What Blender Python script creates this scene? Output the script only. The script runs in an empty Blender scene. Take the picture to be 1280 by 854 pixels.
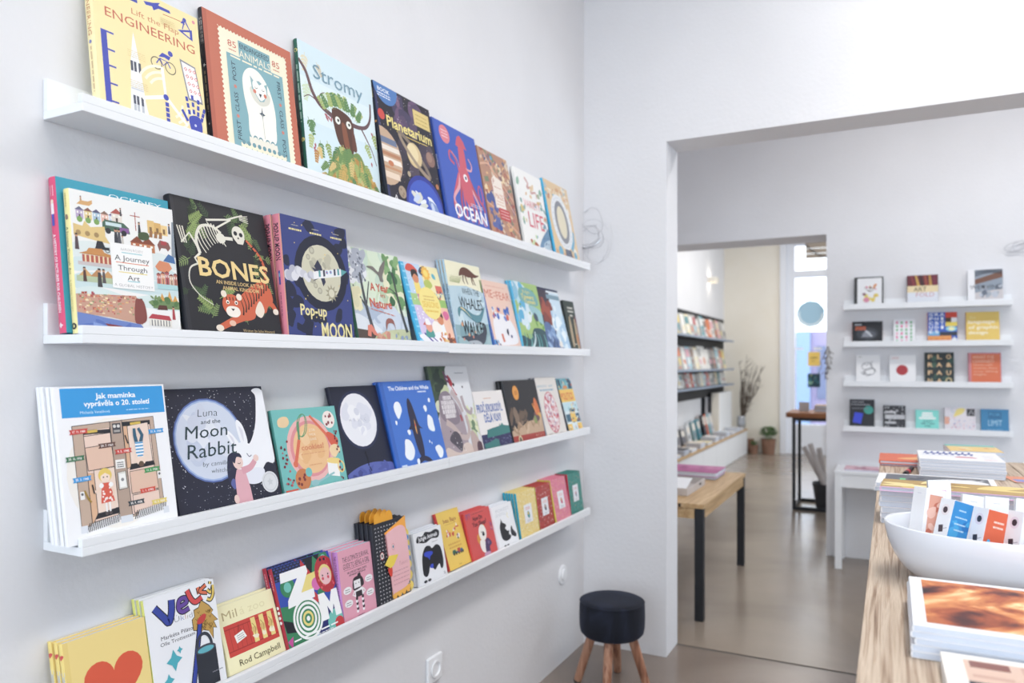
import bpy, bmesh, math, random
from mathutils import Vector, Matrix, Euler

SC = bpy.context.scene
COL = SC.collection
R = math.radians

# ------------------------------------------------------------------ camera
CAM_H = 1.3277
cd = bpy.data.cameras.new('camera')
cam = bpy.data.objects.new('camera', cd)
COL.objects.link(cam)
cam.location = (0, 0, CAM_H)
cam.rotation_euler = (R(90), 0, R(26.9845))
cd.sensor_width = 36
cd.lens = 26.147
cd.shift_y = 0.02182
cd.clip_start = 0.02
cd.clip_end = 200
cd.dof.use_dof = True
cd.dof.focus_distance = 1.6
cd.dof.aperture_fstop = 3.2
SC.camera = cam

# ------------------------------------------------------------------ exposure, sky, lights
SC.view_settings.view_transform = 'Standard'
SC.view_settings.look = 'None'
SC.view_settings.gamma = 1
SC.view_settings.use_curve_mapping = False
SC.view_settings.exposure = -0.07
SC.cycles.max_bounces = 10
SC.cycles.diffuse_bounces = 7
SC.cycles.transparent_max_bounces = 12
SC.cycles.sample_clamp_indirect = 6

world = bpy.data.worlds.new('sky')
world.use_nodes = True
SC.world = world
wb = world.node_tree.nodes['Background']
wb.inputs[0].default_value = (0.93, 0.97, 1.0, 1)
wb.inputs[1].default_value = 4.0


def area(name, loc, rot, sx, sy, power, color):
    l = bpy.data.lights.new(name, 'AREA')
    l.shape = 'RECTANGLE'
    l.size, l.size_y = sx, sy
    l.energy = power
    l.color = color
    o = bpy.data.objects.new(name, l)
    COL.objects.link(o)
    o.location = loc
    o.rotation_euler = [R(a) for a in rot]
    return o


DAY = (0.82, 0.91, 1.0)
WARM = (1.0, 0.975, 0.945)
# daylight through the shop windows of the front room (right wall, and behind the photographer)
area('window_daylight', (4.5, 1.3, 1.9), (0, 90, 0), 2.0, 3.6, 16, DAY)
area('window_daylight', (0.6, -2.9, 1.75), (-90, 0, 180), 2.8, 1.9, 140, (0.80, 0.905, 1.0))
# long ceiling lamps of the front room, one above the aisle and one above the counter side
area('ceiling_lamp', (0.45, 1.4, 3.3), (0, 0, 0), 0.4, 3.0, 58, WARM)
area('ceiling_lamp', (2.6, 0.8, 3.3), (0, 0, 0), 0.4, 3.6, 26, WARM)
# daylight through the window of the middle room, and its ceiling lamp
area('window_daylight', (4.5, 4.6, 1.1), (0, 90, 0), 2.0, 1.7, 62, (0.74, 0.87, 1.0))
area('ceiling_lamp', (0.9, 4.4, 3.3), (0, 0, 0), 2.4, 0.3, 33, WARM)
# the street room: shop front daylight and lamps
area('window_daylight', (2.5, 9.0, 1.7), (0, 90, 0), 2.2, 3.4, 100, DAY)
area('ceiling_lamp', (-0.8, 8.9, 3.32), (0, 0, 0), 0.8, 2.4, 60, (1.0, 0.95, 0.88))


# ------------------------------------------------------------------ materials
def lin(h):
    h = h.lstrip('#')
    out = []
    for i in (0, 2, 4):
        v = int(h[i:i + 2], 16) / 255
        out.append(v / 12.92 if v <= 0.04045 else ((v + 0.055) / 1.055) ** 2.4)
    return tuple(out)


def base_mat(name, col, rough=0.6, metal=0.0, spec=0.4):
    m = bpy.data.materials.new(name)
    m.use_nodes = True
    b = m.node_tree.nodes['Principled BSDF']
    c = lin(col) if isinstance(col, str) else col
    b.inputs['Base Color'].default_value = (*c, 1)
    b.inputs['Roughness'].default_value = rough
    b.inputs['Metallic'].default_value = metal
    b.inputs['Specular IOR Level'].default_value = spec
    return m


def noise_mat(name, cols, scale=(1, 1, 1), nscale=5.0, detail=4, rough=(0.5, 0.6), bump=0.0, bscale=None,
              lo=0.3, hi=0.7, spec=0.4, distort=0.0, metal=0.0):
    """Two or more colours mixed by stretched noise in object space, with optional relief."""
    m = base_mat(name, cols[0], rough[0], metal, spec)
    nt = m.node_tree
    N, L = nt.nodes, nt.links
    b = N['Principled BSDF']
    tc = N.new('ShaderNodeTexCoord')
    mp = N.new('ShaderNodeMapping')
    mp.inputs['Scale'].default_value = scale
    L.new(tc.outputs['Object'], mp.inputs['Vector'])
    nz = N.new('ShaderNodeTexNoise')
    nz.inputs['Scale'].default_value = nscale
    nz.inputs['Detail'].default_value = detail
    nz.inputs['Distortion'].default_value = distort
    L.new(mp.outputs[0], nz.inputs['Vector'])
    rp = N.new('ShaderNodeValToRGB')
    e = rp.color_ramp.elements
    e[0].position, e[1].position = lo, hi
    e[0].color = (*lin(cols[0]), 1)
    e[1].color = (*lin(cols[-1]), 1)
    for i, c in enumerate(cols[1:-1]):
        k = e.new(lo + (hi - lo) * (i + 1) / (len(cols) - 1))
        k.color = (*lin(c), 1)
    L.new(nz.outputs['Fac'], rp.inputs['Fac'])
    L.new(rp.outputs['Color'], b.inputs['Base Color'])
    mr = N.new('ShaderNodeMapRange')
    mr.inputs['To Min'].default_value, mr.inputs['To Max'].default_value = rough
    L.new(nz.outputs['Fac'], mr.inputs['Value'])
    L.new(mr.outputs[0], b.inputs['Roughness'])
    if bump:
        n2 = N.new('ShaderNodeTexNoise')
        n2.inputs['Scale'].default_value = bscale or nscale * 4
        n2.inputs['Detail'].default_value = 3
        L.new(mp.outputs[0], n2.inputs['Vector'])
        bp = N.new('ShaderNodeBump')
        bp.inputs['Strength'].default_value = bump
        bp.inputs['Distance'].default_value = 0.01
        L.new(n2.outputs['Fac'], bp.inputs['Height'])
        L.new(bp.outputs[0], b.inputs['Normal'])
    return m


M = {}
M['wall'] = noise_mat('white_plaster', ['DDDDE0', 'E1E1E4'], nscale=3, rough=(0.75, 0.85), bump=0.12, bscale=60, spec=0.2)
M['cream'] = noise_mat('cream_plaster', ['EBE5D8', 'EEE9DE'], nscale=3, rough=(0.75, 0.85), bump=0.12, bscale=60, spec=0.2)
M['rear'] = noise_mat('bounce_cutting_grey', ['8A8784', '96938F'], nscale=3, rough=(0.8, 0.9), spec=0.2)  # unseen walls made darker to cut the light they bounce back
M['ceiling'] = base_mat('ceiling_white', 'E9E9EC', 0.85, spec=0.2)
M['floor'] = noise_mat('polished_concrete', ['70655D', '80746B', '8C8077', '978A80'], nscale=1.3, detail=8, rough=(0.16, 0.30), bump=0.015,
                       bscale=30, lo=0.25, hi=0.75, spec=0.5, distort=0.6)
M['floor2'] = noise_mat('worn_concrete', ['7B6F64', '8B7F73', '9A8D80'], nscale=1.1, detail=8, rough=(0.15, 0.28), bump=0.015,
                        bscale=30, lo=0.25, hi=0.75, spec=0.5, distort=0.6)
M['joint'] = base_mat('joint_grey', '55504C', 0.7)
M['shelf'] = base_mat('white_lacquer', 'E9EBEE', 0.42, spec=0.45)
M['plastic'] = base_mat('white_plastic', 'EBECEF', 0.35)
M['hole'] = base_mat('dark_hole', '33343A', 0.7)
M['metal'] = base_mat('bare_metal', 'B9BCC2', 0.35, 1.0)
M['black_metal'] = noise_mat('black_powder_coat', ['1D1F24', '24262B'], nscale=40, rough=(0.45, 0.6), bump=0.05)
M['wire'] = base_mat('pale_wire', 'C3C4C9', 0.4, 0.6)
M['velvet'] = noise_mat('navy_black_velvet', ['16181F', '1A1D27', '262B3A'], scale=(6, 6, 2), nscale=2.2, detail=5, rough=(0.75, 0.95),
                        bump=0.25, bscale=120, lo=0.35, hi=0.7, spec=0.25, distort=1.2)
M['velvet'].node_tree.nodes['Principled BSDF'].inputs['Sheen Weight'].default_value = 0.1
M['velvet'].node_tree.nodes['Principled BSDF'].inputs['Sheen Tint'].default_value = (0.45, 0.52, 0.8, 1)
M['legwood'] = noise_mat('reddish_wood', ['6E4A3A', '9A6B54', 'B98D74', '8A5C48'], scale=(9, 9, 0.8), nscale=6, rough=(0.35, 0.5), bump=0.08)
M['counterwood'] = noise_mat('brushed_pine', ['846C59', 'AD9884', 'C9B8A5', 'B9A692'], scale=(62, 1.6, 62), nscale=2.6, detail=5,
                             rough=(0.5, 0.65), bump=0.35, bscale=7, lo=0.3, hi=0.72, distort=0.7)
M['oak'] = noise_mat('oiled_oak', ['A98860', 'BB9A70', 'CDB089'], scale=(24, 1.2, 24), nscale=2.5, detail=6, rough=(0.4, 0.55), bump=0.15,
                     bscale=8, distort=0.4)
M['darkwood'] = noise_mat('dark_stained_wood', ['6B3F22', '8A5530', 'A06A40'], scale=(1.2, 20, 20), nscale=2.5, detail=6, rough=(0.4, 0.55), bump=0.15)
M['ceramic'] = base_mat('white_ceramic', 'DCDFE6', 0.12, spec=0.6)
M['terracotta'] = noise_mat('brown_clay', ['7A5B4B', '8D6C5A'], nscale=12, rough=(0.7, 0.85), bump=0.2)
M['soil'] = noise_mat('potting_soil', ['2B211B', '3D3027'], nscale=60, rough=(0.9, 1.0), bump=0.6)
M['leaf'] = noise_mat('plant_green', ['3C5A3A', '5B7F4C', '7B9A63'], nscale=14, rough=(0.45, 0.6))
M['twig'] = noise_mat('dry_twig', ['51473F', '6E635A'], nscale=20, rough=(0.8, 0.9))
M['bucket'] = noise_mat('dark_bucket', ['2C2C30', '38383C'], nscale=10, rough=(0.5, 0.65))
M['tube'] = noise_mat('paper_roll', ['B8B1AE', 'C9C2BF'], nscale=8, rough=(0.7, 0.8))
M['frame'] = base_mat('white_gloss_paint', 'E6E9F0', 0.35)
M['blind'] = noise_mat('beige_slats', ['A79A8C', 'B6A99B'], nscale=4, rough=(0.7, 0.8))


def print_mat(name, rough, spec):
    m = base_mat(name, 'FFFFFF', rough, 0, spec)
    at = m.node_tree.nodes.new('ShaderNodeAttribute')
    at.attribute_name = 'Col'
    m.node_tree.links.new(at.outputs['Color'], m.node_tree.nodes['Principled BSDF'].inputs['Base Color'])
    return m


M['print'] = print_mat('printed_cover', 0.42, 0.35)
M['gloss_print'] = print_mat('glossy_print', 0.22, 0.5)


def page_mat():
    m = base_mat('page_edges', 'E2E2E2', 0.8, 0, 0.2)
    N, L = m.node_tree.nodes, m.node_tree.links
    tc = N.new('ShaderNodeTexCoord')
    wv = N.new('ShaderNodeTexWave')
    wv.bands_direction = 'X'
    wv.inputs['Scale'].default_value = 260
    wv.inputs['Distortion'].default_value = 2
    wv.inputs['Detail'].default_value = 2
    L.new(tc.outputs['Object'], wv.inputs['Vector'])
    rp = N.new('ShaderNodeValToRGB')
    rp.color_ramp.elements[0].color = (*lin('B7C1D3'), 1)  # cool cast of shaded paper is put into the page colours
    rp.color_ramp.elements[1].color = (*lin('DBE0E9'), 1)
    L.new(wv.outputs['Fac'], rp.inputs['Fac'])
    L.new(rp.outputs['Color'], N['Principled BSDF'].inputs['Base Color'])
    return m


M['pages'] = page_mat()


def glass_mat():
    m = bpy.data.materials.new('window_glass')
    m.use_nodes = True
    N, L = m.node_tree.nodes, m.node_tree.links
    N.remove(N['Principled BSDF'])
    t = N.new('ShaderNodeBsdfTransparent')
    t.inputs[0].default_value = (0.96, 0.98, 1, 1)
    g = N.new('ShaderNodeBsdfGlossy')
    g.inputs['Roughness'].default_value = 0.03
    fr = N.new('ShaderNodeFresnel')
    mx = N.new('ShaderNodeMixShader')
    L.new(fr.outputs[0], mx.inputs[0])
    L.new(t.outputs[0], mx.inputs[1])
    L.new(g.outputs[0], mx.inputs[2])
    L.new(mx.outputs[0], N['Material Output'].inputs[0])
    return m


M['glass'] = glass_mat()
M['lamp'] = base_mat('lamp_glow', 'FFF3DC', 0.6)
_b = M['lamp'].node_tree.nodes['Principled BSDF']
_b.inputs['Emission Color'].default_value = (1, 0.9, 0.72, 1)
_b.inputs['Emission Strength'].default_value = 1.2


# ------------------------------------------------------------------ object helpers
def obj(name, me, mat=None, parent=None, loc=None, smooth=False):
    if isinstance(me, bmesh.types.BMesh):
        m = bpy.data.meshes.new(name)
        me.to_mesh(m)
        me.free()
        me = m
    if mat is not None and not me.materials:
        me.materials.append(M[mat] if isinstance(mat, str) else mat)
    if smooth:
        me.polygons.foreach_set('use_smooth', [True] * len(me.polygons))
    o = bpy.data.objects.new(name, me)
    COL.objects.link(o)
    if parent is not None:
        o.parent = parent
    if loc is not None:
        o.location = loc
    return o


def tag(o, label, cat, group=None):
    o['label'] = label
    o['category'] = cat
    if group:
        o['group'] = group
    return o


def thing(name, label, cat, loc=(0, 0, 0), rot=(0, 0, 0), group=None):
    o = bpy.data.objects.new(name, None)
    o.empty_display_size = 0.05
    COL.objects.link(o)
    o.location = loc
    o.rotation_euler = rot
    return tag(o, label, cat, group)


def struct(name, me, mat, loc=None):
    o = obj(name, me, mat, None, loc)
    o['kind'] = 'structure'
    return o


def bx(bm, x0, y0, z0, x1, y1, z1, bev=0.0):
    r = bmesh.ops.create_cube(bm, size=1)
    vs = r['verts']
    bmesh.ops.scale(bm, vec=(abs(x1 - x0), abs(y1 - y0), abs(z1 - z0)), verts=vs)
    bmesh.ops.translate(bm, vec=((x0 + x1) / 2, (y0 + y1) / 2, (z0 + z1) / 2), verts=vs)
    if bev:
        es = set()
        for v in vs:
            es.update(v.link_edges)
        bmesh.ops.bevel(bm, geom=list(es), offset=bev, segments=2, affect='EDGES', profile=0.6)
    return bm


def box(x0, y0, z0, x1, y1, z1, bev=0.0):
    return bx(bmesh.new(), x0, y0, z0, x1, y1, z1, bev)


def boxes(lst, bev=0.0):
    bm = bmesh.new()
    for b in lst:
        bx(bm, *b, bev=bev)
    return bm


def lathe(profile, n=32, sx=1.0, sy=1.0):
    bm = bmesh.new()
    rings = []
    for r, z in profile:
        if r < 1e-6:
            rings.append([bm.verts.new((0, 0, z))])
        else:
            rings.append([bm.verts.new((r * math.cos(2 * math.pi * i / n) * sx, r * math.sin(2 * math.pi * i / n) * sy, z)) for i in range(n)])
    for a, b in zip(rings, rings[1:]):
        for i in range(n):
            j = (i + 1) % n
            if len(a) == 1 and len(b) == 1:
                continue
            if len(a) == 1:
                bm.faces.new((a[0], b[j], b[i]))
            elif len(b) == 1:
                bm.faces.new((a[i], a[j], b[0]))
            else:
                bm.faces.new((a[i], a[j], b[j], b[i]))
    bmesh.ops.recalc_face_normals(bm, faces=bm.faces)
    return bm


def tube(bm, pts, radii, n=8, cap=True):
    pts = [Vector(p) for p in pts]
    if not isinstance(radii, (list, tuple)):
        radii = [radii] * len(pts)
    rings = []
    up = Vector((0.13, 0.27, 1)).normalized()
    for i, p in enumerate(pts):
        d = (pts[min(i + 1, len(pts) - 1)] - pts[max(i - 1, 0)]).normalized()
        a = d.cross(up)
        if a.length < 1e-3:
            a = d.cross(Vector((1, 0, 0)))
        a.normalize()
        b = d.cross(a)
        rings.append([bm.verts.new(p + (a * math.cos(2 * math.pi * k / n) + b * math.sin(2 * math.pi * k / n)) * radii[i]) for k in range(n)])
    for r0, r1 in zip(rings, rings[1:]):
        for k in range(n):
            bm.faces.new((r0[k], r0[(k + 1) % n], r1[(k + 1) % n], r1[k]))
    if cap:
        bm.faces.new(rings[0])
        bm.faces.new(list(reversed(rings[-1])))
    return bm


def spl(pts, closed=True, n=5):
    """Catmull-Rom through the points."""
    out = []
    m = len(pts)
    rng = range(m) if closed else range(m - 1)
    for i in rng:
        if closed:
            p0, p1, p2, p3 = (pts[(i + k) % m] for k in (-1, 0, 1, 2))
        else:
            p0, p1, p2, p3 = pts[max(i - 1, 0)], pts[i], pts[i + 1], pts[min(i + 2, m - 1)]
        for s in range(n):
            t = s / n
            out.append(tuple(0.5 * (2 * b + (c - a) * t + (2 * a - 5 * b + 4 * c - d) * t * t + (3 * b - a - 3 * c + d) * t ** 3)
                             for a, b, c, d in zip(p0, p1, p2, p3)))
    if not closed:
        out.append(tuple(pts[-1]))
    return out


# ------------------------------------------------------------------ letters (outlines of the built-in font, laid out here)
CHARS = ("ABCDEFGHIJKLMNOPQRSTUVWXYZabcdefghijklmnopqrstuvwxyz0123456789.,:!?'&-+()/"
         "áčďéěíňóřšťúůýžÁČĚÍŘŠŽÝÚŮŇŤĎÉÓ")
GLYPH = {}


def make_glyphs():
    tmp = []
    for w, off in (('reg', 0.0), ('bold', 0.022), ('thin', -0.016)):
        for ch in CHARS + '§':
            for kind in ('g', 'a'):
                if kind == 'a' and w != 'reg':
                    continue
                body = ('HH' if ch == '§' else 'H' + ch + 'H') if kind == 'a' else ('H' if ch == '§' else ch)
                c = bpy.data.curves.new('glyph', 'FONT')
                c.body = body
                c.resolution_u = 2
                c.offset = off if kind == 'g' else 0
                o = bpy.data.objects.new('glyph', c)
                COL.objects.link(o)
                tmp.append((w, ch, kind, o))
    dg = bpy.context.evaluated_depsgraph_get()
    dg.update()
    adv = {}
    for w, ch, kind, o in tmp:
        oe = o.evaluated_get(dg)
        me = oe.to_mesh()
        vs = [(v.co.x, v.co.y) for v in me.vertices]
        if kind == 'g':
            GLYPH[(w, ch)] = (vs, [tuple(p.vertices) for p in me.polygons])
        else:
            adv[ch] = max(v[0] for v in vs)
        oe.to_mesh_clear()
    for ch in CHARS:
        GLYPH[('adv', ch)] = adv[ch] - adv['§']
    GLYPH[('adv', ' ')] = 0.28
    GLYPH['cap'] = max(v[1] for v in GLYPH[('reg', '§')][0])
    for _, _, _, o in tmp:
        c = o.data
        bpy.data.objects.remove(o)
        bpy.data.curves.remove(c)


make_glyphs()


# ------------------------------------------------------------------ flat print: coloured shapes laid out on a cover
class Art:
    """Shapes on a sheet of W x H metres. x, y run 0..1 over the sheet, radii and line widths are in sheet widths."""
    EPS = 1.2e-5

    def __init__(s, W, H):
        s.W, s.H, s.A = W, H, H / W
        s.v, s.f, s.c = [], [], []
        s.k = 1
        s.rnd = random.Random(7)
        s.hold = False
        s.base = s.cnt = 0

    def up(s):
        """each shape lies on its own level; inside a held group the levels go round, so that hundreds of bits stay thin"""
        if s.hold:
            s.cnt += 1
            s.k = s.base + s.cnt % 24
        else:
            s.k += 1

    def begin(s):
        if s.hold:
            return False
        s.hold, s.base, s.cnt = True, s.k + 1, -1
        return True

    def end(s, own):
        if own:
            s.hold = False
            s.k = s.base + 25

    def raw(s, pts, faces, col, lift=0.0):
        n = len(s.v)
        z = (s.k + lift) * s.EPS
        s.v += [(z, x * s.W, y * s.H) for x, y in pts]
        c = lin(col) if isinstance(col, str) else col
        g = 0.3 * c[0] + 0.6 * c[1] + 0.1 * c[2]
        col = (*((q + 0.10 * (g - q)) * 0.95 for q in c), 1)      # muted and darkened a little to offset the strong lighting
        for f in faces:
            s.f.append([n + i for i in f])
            s.c.append(col)

    def clip(s, pts):
        for ax, lim, sg in ((0, 0.002, 1), (0, 0.998, -1), (1, 0.002, 1), (1, 0.998, -1)):
            out = []
            for i, p in enumerate(pts):
                q = pts[i - 1]
                dp, dq = (p[ax] - lim) * sg, (q[ax] - lim) * sg
                if (dp >= 0) != (dq >= 0):
                    t = dq / (dq - dp)
                    out.append((q[0] + (p[0] - q[0]) * t, q[1] + (p[1] - q[1]) * t))
                if dp >= 0:
                    out.append(p)
            pts = out
            if not pts:
                break
        return pts

    def poly(s, pts, col, smooth=False):
        if smooth:
            pts = spl(pts)
        pts = s.clip([tuple(p) for p in pts])
        if len(pts) >= 3:
            a = sum(p[0] * q[1] - q[0] * p[1] for p, q in zip(pts, pts[1:] + pts[:1]))
            if a < 0:
                pts = pts[::-1]
            s.up()
            s.raw(pts, [range(len(pts))], col)

    def bg(s, col):
        s.rect(0, 0, 1, 1, col)

    def rect(s, x0, y0, x1, y1, col, rot=0):
        cx, cy = (x0 + x1) / 2, (y0 + y1) / 2
        s.poly(s.tf([(x0 - cx, (y0 - cy) * s.A), (x1 - cx, (y0 - cy) * s.A), (x1 - cx, (y1 - cy) * s.A), (x0 - cx, (y1 - cy) * s.A)], cx, cy, rot), col)

    def tf(s, pts, cx, cy, rot):
        """local points in sheet widths -> sheet coordinates, turned by rot degrees"""
        ca, sa = math.cos(R(rot)), math.sin(R(rot))
        return [(cx + x * ca - y * sa, cy + (x * sa + y * ca) / s.A) for x, y in pts]

    def circ(s, x, y, r, col, ry=None, rot=0, n=26):
        ry = ry or r
        s.poly(s.tf([(r * math.cos(2 * math.pi * i / n), ry * math.sin(2 * math.pi * i / n)) for i in range(n)], x, y, rot), col)

    def ring(s, x, y, r, w, col, n=32, ry=None, a0=0, a1=360, rot=0):
        ry = ry or r
        pts = [s.tf([(r * math.cos(R(a0 + (a1 - a0) * i / n)), ry * math.sin(R(a0 + (a1 - a0) * i / n)))], x, y, rot)[0] for i in range(n + 1)]
        s.line(pts, w, col)

    def line(s, pts, w, col, smooth=False, w1=None):
        """ribbon along the points, tapering from w to w1"""
        if smooth:
            pts = spl(pts, False, 5)
        m = len(pts)
        w1 = w if w1 is None else w1
        L, Rr = [], []
        for i, p in enumerate(pts):
            a, b = pts[max(i - 1, 0)], pts[min(i + 1, m - 1)]
            dx, dy = b[0] - a[0], (b[1] - a[1]) * s.A
            d = math.hypot(dx, dy) or 1
            ww = (w + (w1 - w) * i / max(m - 1, 1)) / 2
            nx, ny = -dy / d * ww, dx / d * ww / s.A
            L.append((p[0] + nx, p[1] + ny))
            Rr.append((p[0] - nx, p[1] - ny))
        s.up()
        for i in range(m - 1):
            q = s.clip([Rr[i], Rr[i + 1], L[i + 1], L[i]])
            if len(q) >= 3:
                s.raw(q, [range(len(q))], col, 0.5 * (i % 2))

    def text(s, t, cx, cy, w, h, col, font='reg', rot=0, shear=0, wob=0.0, track=0.0, cols=None):
        """one line whose box is centred on cx, cy: w of the sheet's width long, capitals h of its height tall"""
        adv = 0
        items = []
        for ch in t:
            items.append((ch, adv))
            adv += GLYPH[('adv', ch)] + track
        adv = max(adv - track, 1e-3)
        sx = w / adv
        sy = h * s.A / GLYPH['cap']
        s.up()
        for i, (ch, x0) in enumerate(items):
            if ch == ' ':
                continue
            vs, fs = GLYPH[(font, ch)]
            dy = s.rnd.uniform(-wob, wob) * h * s.A
            pts = [(((x0 + x) + shear * y) * sx - w / 2, y * sy - h * s.A / 2 + dy) for x, y in vs]
            pts = s.tf(pts, cx, cy, rot)
            if all(0 <= p[0] <= 1 and 0 <= p[1] <= 1 for p in pts):
                s.raw(pts, fs, cols[i % len(cols)] if cols else col)

    def script(s, x, y, w, h, col, n=5, lw=0.012, seed=1, rot=0):
        """an unreadable handwritten line: a run of small loops"""
        r = random.Random(seed)
        pts = []
        for i in range(n * 4 + 1):
            t = i / (n * 4)
            pts.append((w * (t - 0.5), h * s.A * (math.sin(i * math.pi / 2) * 0.5 * r.uniform(0.4, 1))))
        s.line(s.tf(pts, x, y, rot), lw, col, True)

    def dashes(s, x, y, w, rows, gap, col, lw=0.006, seed=1, rot=0):
        """lines of print too small to read"""
        r = random.Random(seed)
        own = s.begin()
        for k in range(rows):
            t = 0.0
            while t < 1:
                q = min(1, t + r.uniform(0.06, 0.2))
                a = s.tf([(w * (t - 0.5), -k * gap * s.A), (w * (q - 0.5), -k * gap * s.A)], x, y, rot)
                s.line(a, lw, col)
                t = q + 0.035
        s.end(own)

    def scatter(s, n, fn, x0=0.02, y0=0.02, x1=0.98, y1=0.98, seed=3):
        own = s.begin()
        r = random.Random(seed)
        for i in range(n):
            fn(r.uniform(x0, x1), r.uniform(y0, y1), r, i)
        s.end(own)

    def dots(s, n, rad, cols, x0=0.02, y0=0.02, x1=0.98, y1=0.98, seed=3, sides=6):
        s.scatter(n, lambda x, y, r, i: s.circ(x, y, r.uniform(*rad), r.choice(cols), n=sides), x0, y0, x1, y1, seed)

    def blobs(s, n, rad, cols, x0=0.0, y0=0.0, x1=1.0, y1=1.0, seed=3, stretch=(0.5, 1.0)):
        own = s.begin()
        r = random.Random(seed)
        for i in range(n):
            s.blob(r.uniform(x0, x1), r.uniform(y0, y1), r.uniform(*rad), r.choice(cols), r.randrange(9999), r.uniform(*stretch), r.uniform(0, 180))
        s.end(own)

    def blob(s, x, y, r, col, seed=1, st=0.8, rot=0, n=7, amp=0.3):
        q = random.Random(seed)
        p = []
        for i in range(n):
            a = 2 * math.pi * i / n
            rr = r * (1 + q.uniform(-amp, amp))
            p.append((rr * math.cos(a), rr * st * math.sin(a)))
        s.poly(s.tf(spl(p, True, 3), x, y, rot), col)

    def leaf(s, x, y, l, w, ang, col):
        s.poly(s.tf([(0, 0), (l * 0.3, w), (l * 0.7, w * 0.7), (l, 0), (l * 0.7, -w * 0.7), (l * 0.3, -w)], x, y, ang), col)

    def frond(s, x, y, l, ang, col, n=5, w=0.02, stem=None):
        """a stem with paired leaves"""
        own = s.begin()
        ca, sa = math.cos(R(ang)), math.sin(R(ang))
        s.line([(x, y), (x + l * ca, y + l * sa / s.A)], 0.006, stem or col)
        for i in range(n):
            t = 0.2 + 0.8 * i / max(n - 1, 1)
            for sg in (-1, 1):
                s.leaf(x + l * t * ca, y + l * t * sa / s.A, l * 0.38 * (1.15 - 0.6 * t), w, ang + sg * 52, col)
        s.end(own)
        if own:
            s.k = s.base + 12

    def star(s, x, y, r, col, n=4, inner=0.35, rot=0, st=1.0):
        p = []
        for i in range(2 * n):
            a = math.pi * i / n + math.pi / 2
            rr = r if i % 2 == 0 else r * inner
            p.append((rr * math.cos(a), rr * st * math.sin(a)))
        s.poly(s.tf(p, x, y, rot), col)

    def heart(s, x, y, r, col, rot=0):
        p = []
        for i in range(40):
            t = 2 * math.pi * i / 40
            p.append((r * math.sin(t) ** 3, r * (13 * math.cos(t) - 5 * math.cos(2 * t) - 2 * math.cos(3 * t) - math.cos(4 * t)) / 16))
        s.poly(s.tf(p, x, y, rot), col)

    def thin(s):
        """keep the whole print under a millimetre thick"""
        q = min(1.0, 0.0011 / (s.k * s.EPS))
        s.v = [(x * q, y, z) for x, y, z in s.v]

    def cyc(s, i, m=24):
        """levels of a long run of bits go round"""
        if i % m == m - 1:
            s.k -= m

    def mesh(s, name, xoff=0.0):
        me = bpy.data.meshes.new(name)
        s.thin()
        me.from_pydata([(x + xoff, y, z) for x, y, z in s.v], [], s.f)
        at = me.color_attributes.new('Col', 'FLOAT_COLOR', 'CORNER')
        buf = []
        for p, c in zip(me.polygons, s.c):
            buf += list(c) * p.loop_total
        at.data.foreach_set('color', buf)
        me.materials.append(M['print'])
        return me


def coloured(bm_or_me, name, fcol, mat='print'):
    """mesh whose faces take the colour fcol(face)"""
    me = bm_or_me
    if isinstance(bm_or_me, bmesh.types.BMesh):
        me = bpy.data.meshes.new(name)
        bm_or_me.to_mesh(me)
        bm_or_me.free()
    at = me.color_attributes.new('Col', 'FLOAT_COLOR', 'CORNER')
    buf = []
    for p in me.polygons:
        c = fcol(p)
        buf += [*(lin(c) if isinstance(c, str) else c), 1] * p.loop_total
    at.data.foreach_set('color', buf)
    me.materials.append(M[mat])
    return me


def cover_mesh(T, W, H, front, spine, edge, b, back=None, wrap=0.0):
    """case of a book: two boards joined by a gently rounded spine; x is thickness, y width, z height"""
    bul = min(T * 0.16, 0.003)
    n = 5
    outer = [(T, W)]
    for i in range(n + 1):
        a = i / n
        outer.append((T * (1 - a), 0.0015 - (bul * math.sin(math.pi * a))))
    outer.append((0, W))
    inner = [(b, W), (b, b + 0.002), (T - b, b + 0.002), (T - b, W)]
    prof = outer + inner
    bm = bmesh.new()
    lo = [bm.verts.new((x, y, 0)) for x, y in prof]
    hi = [bm.verts.new((x, y, H)) for x, y in prof]
    m = len(prof)
    for i in range(m):
        j = (i + 1) % m
        bm.faces.new((lo[i], lo[j], hi[j], hi[i]))
    bm.faces.new(hi)
    bm.faces.new(lo[::-1])
    bmesh.ops.recalc_face_normals(bm, faces=bm.faces)

    def fc(p):
        nx, ny, nz = p.normal
        if nx > 0.9 and p.center.x > T * 0.9:
            return front
        if nx < -0.9 and p.center.x < T * 0.1:
            return back or spine
        if ny < -0.3 and p.center.y < 0.0016:
            return spine
        return edge
    return coloured(bm, 'cover', fc)


BOOKMESH = {}


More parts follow.
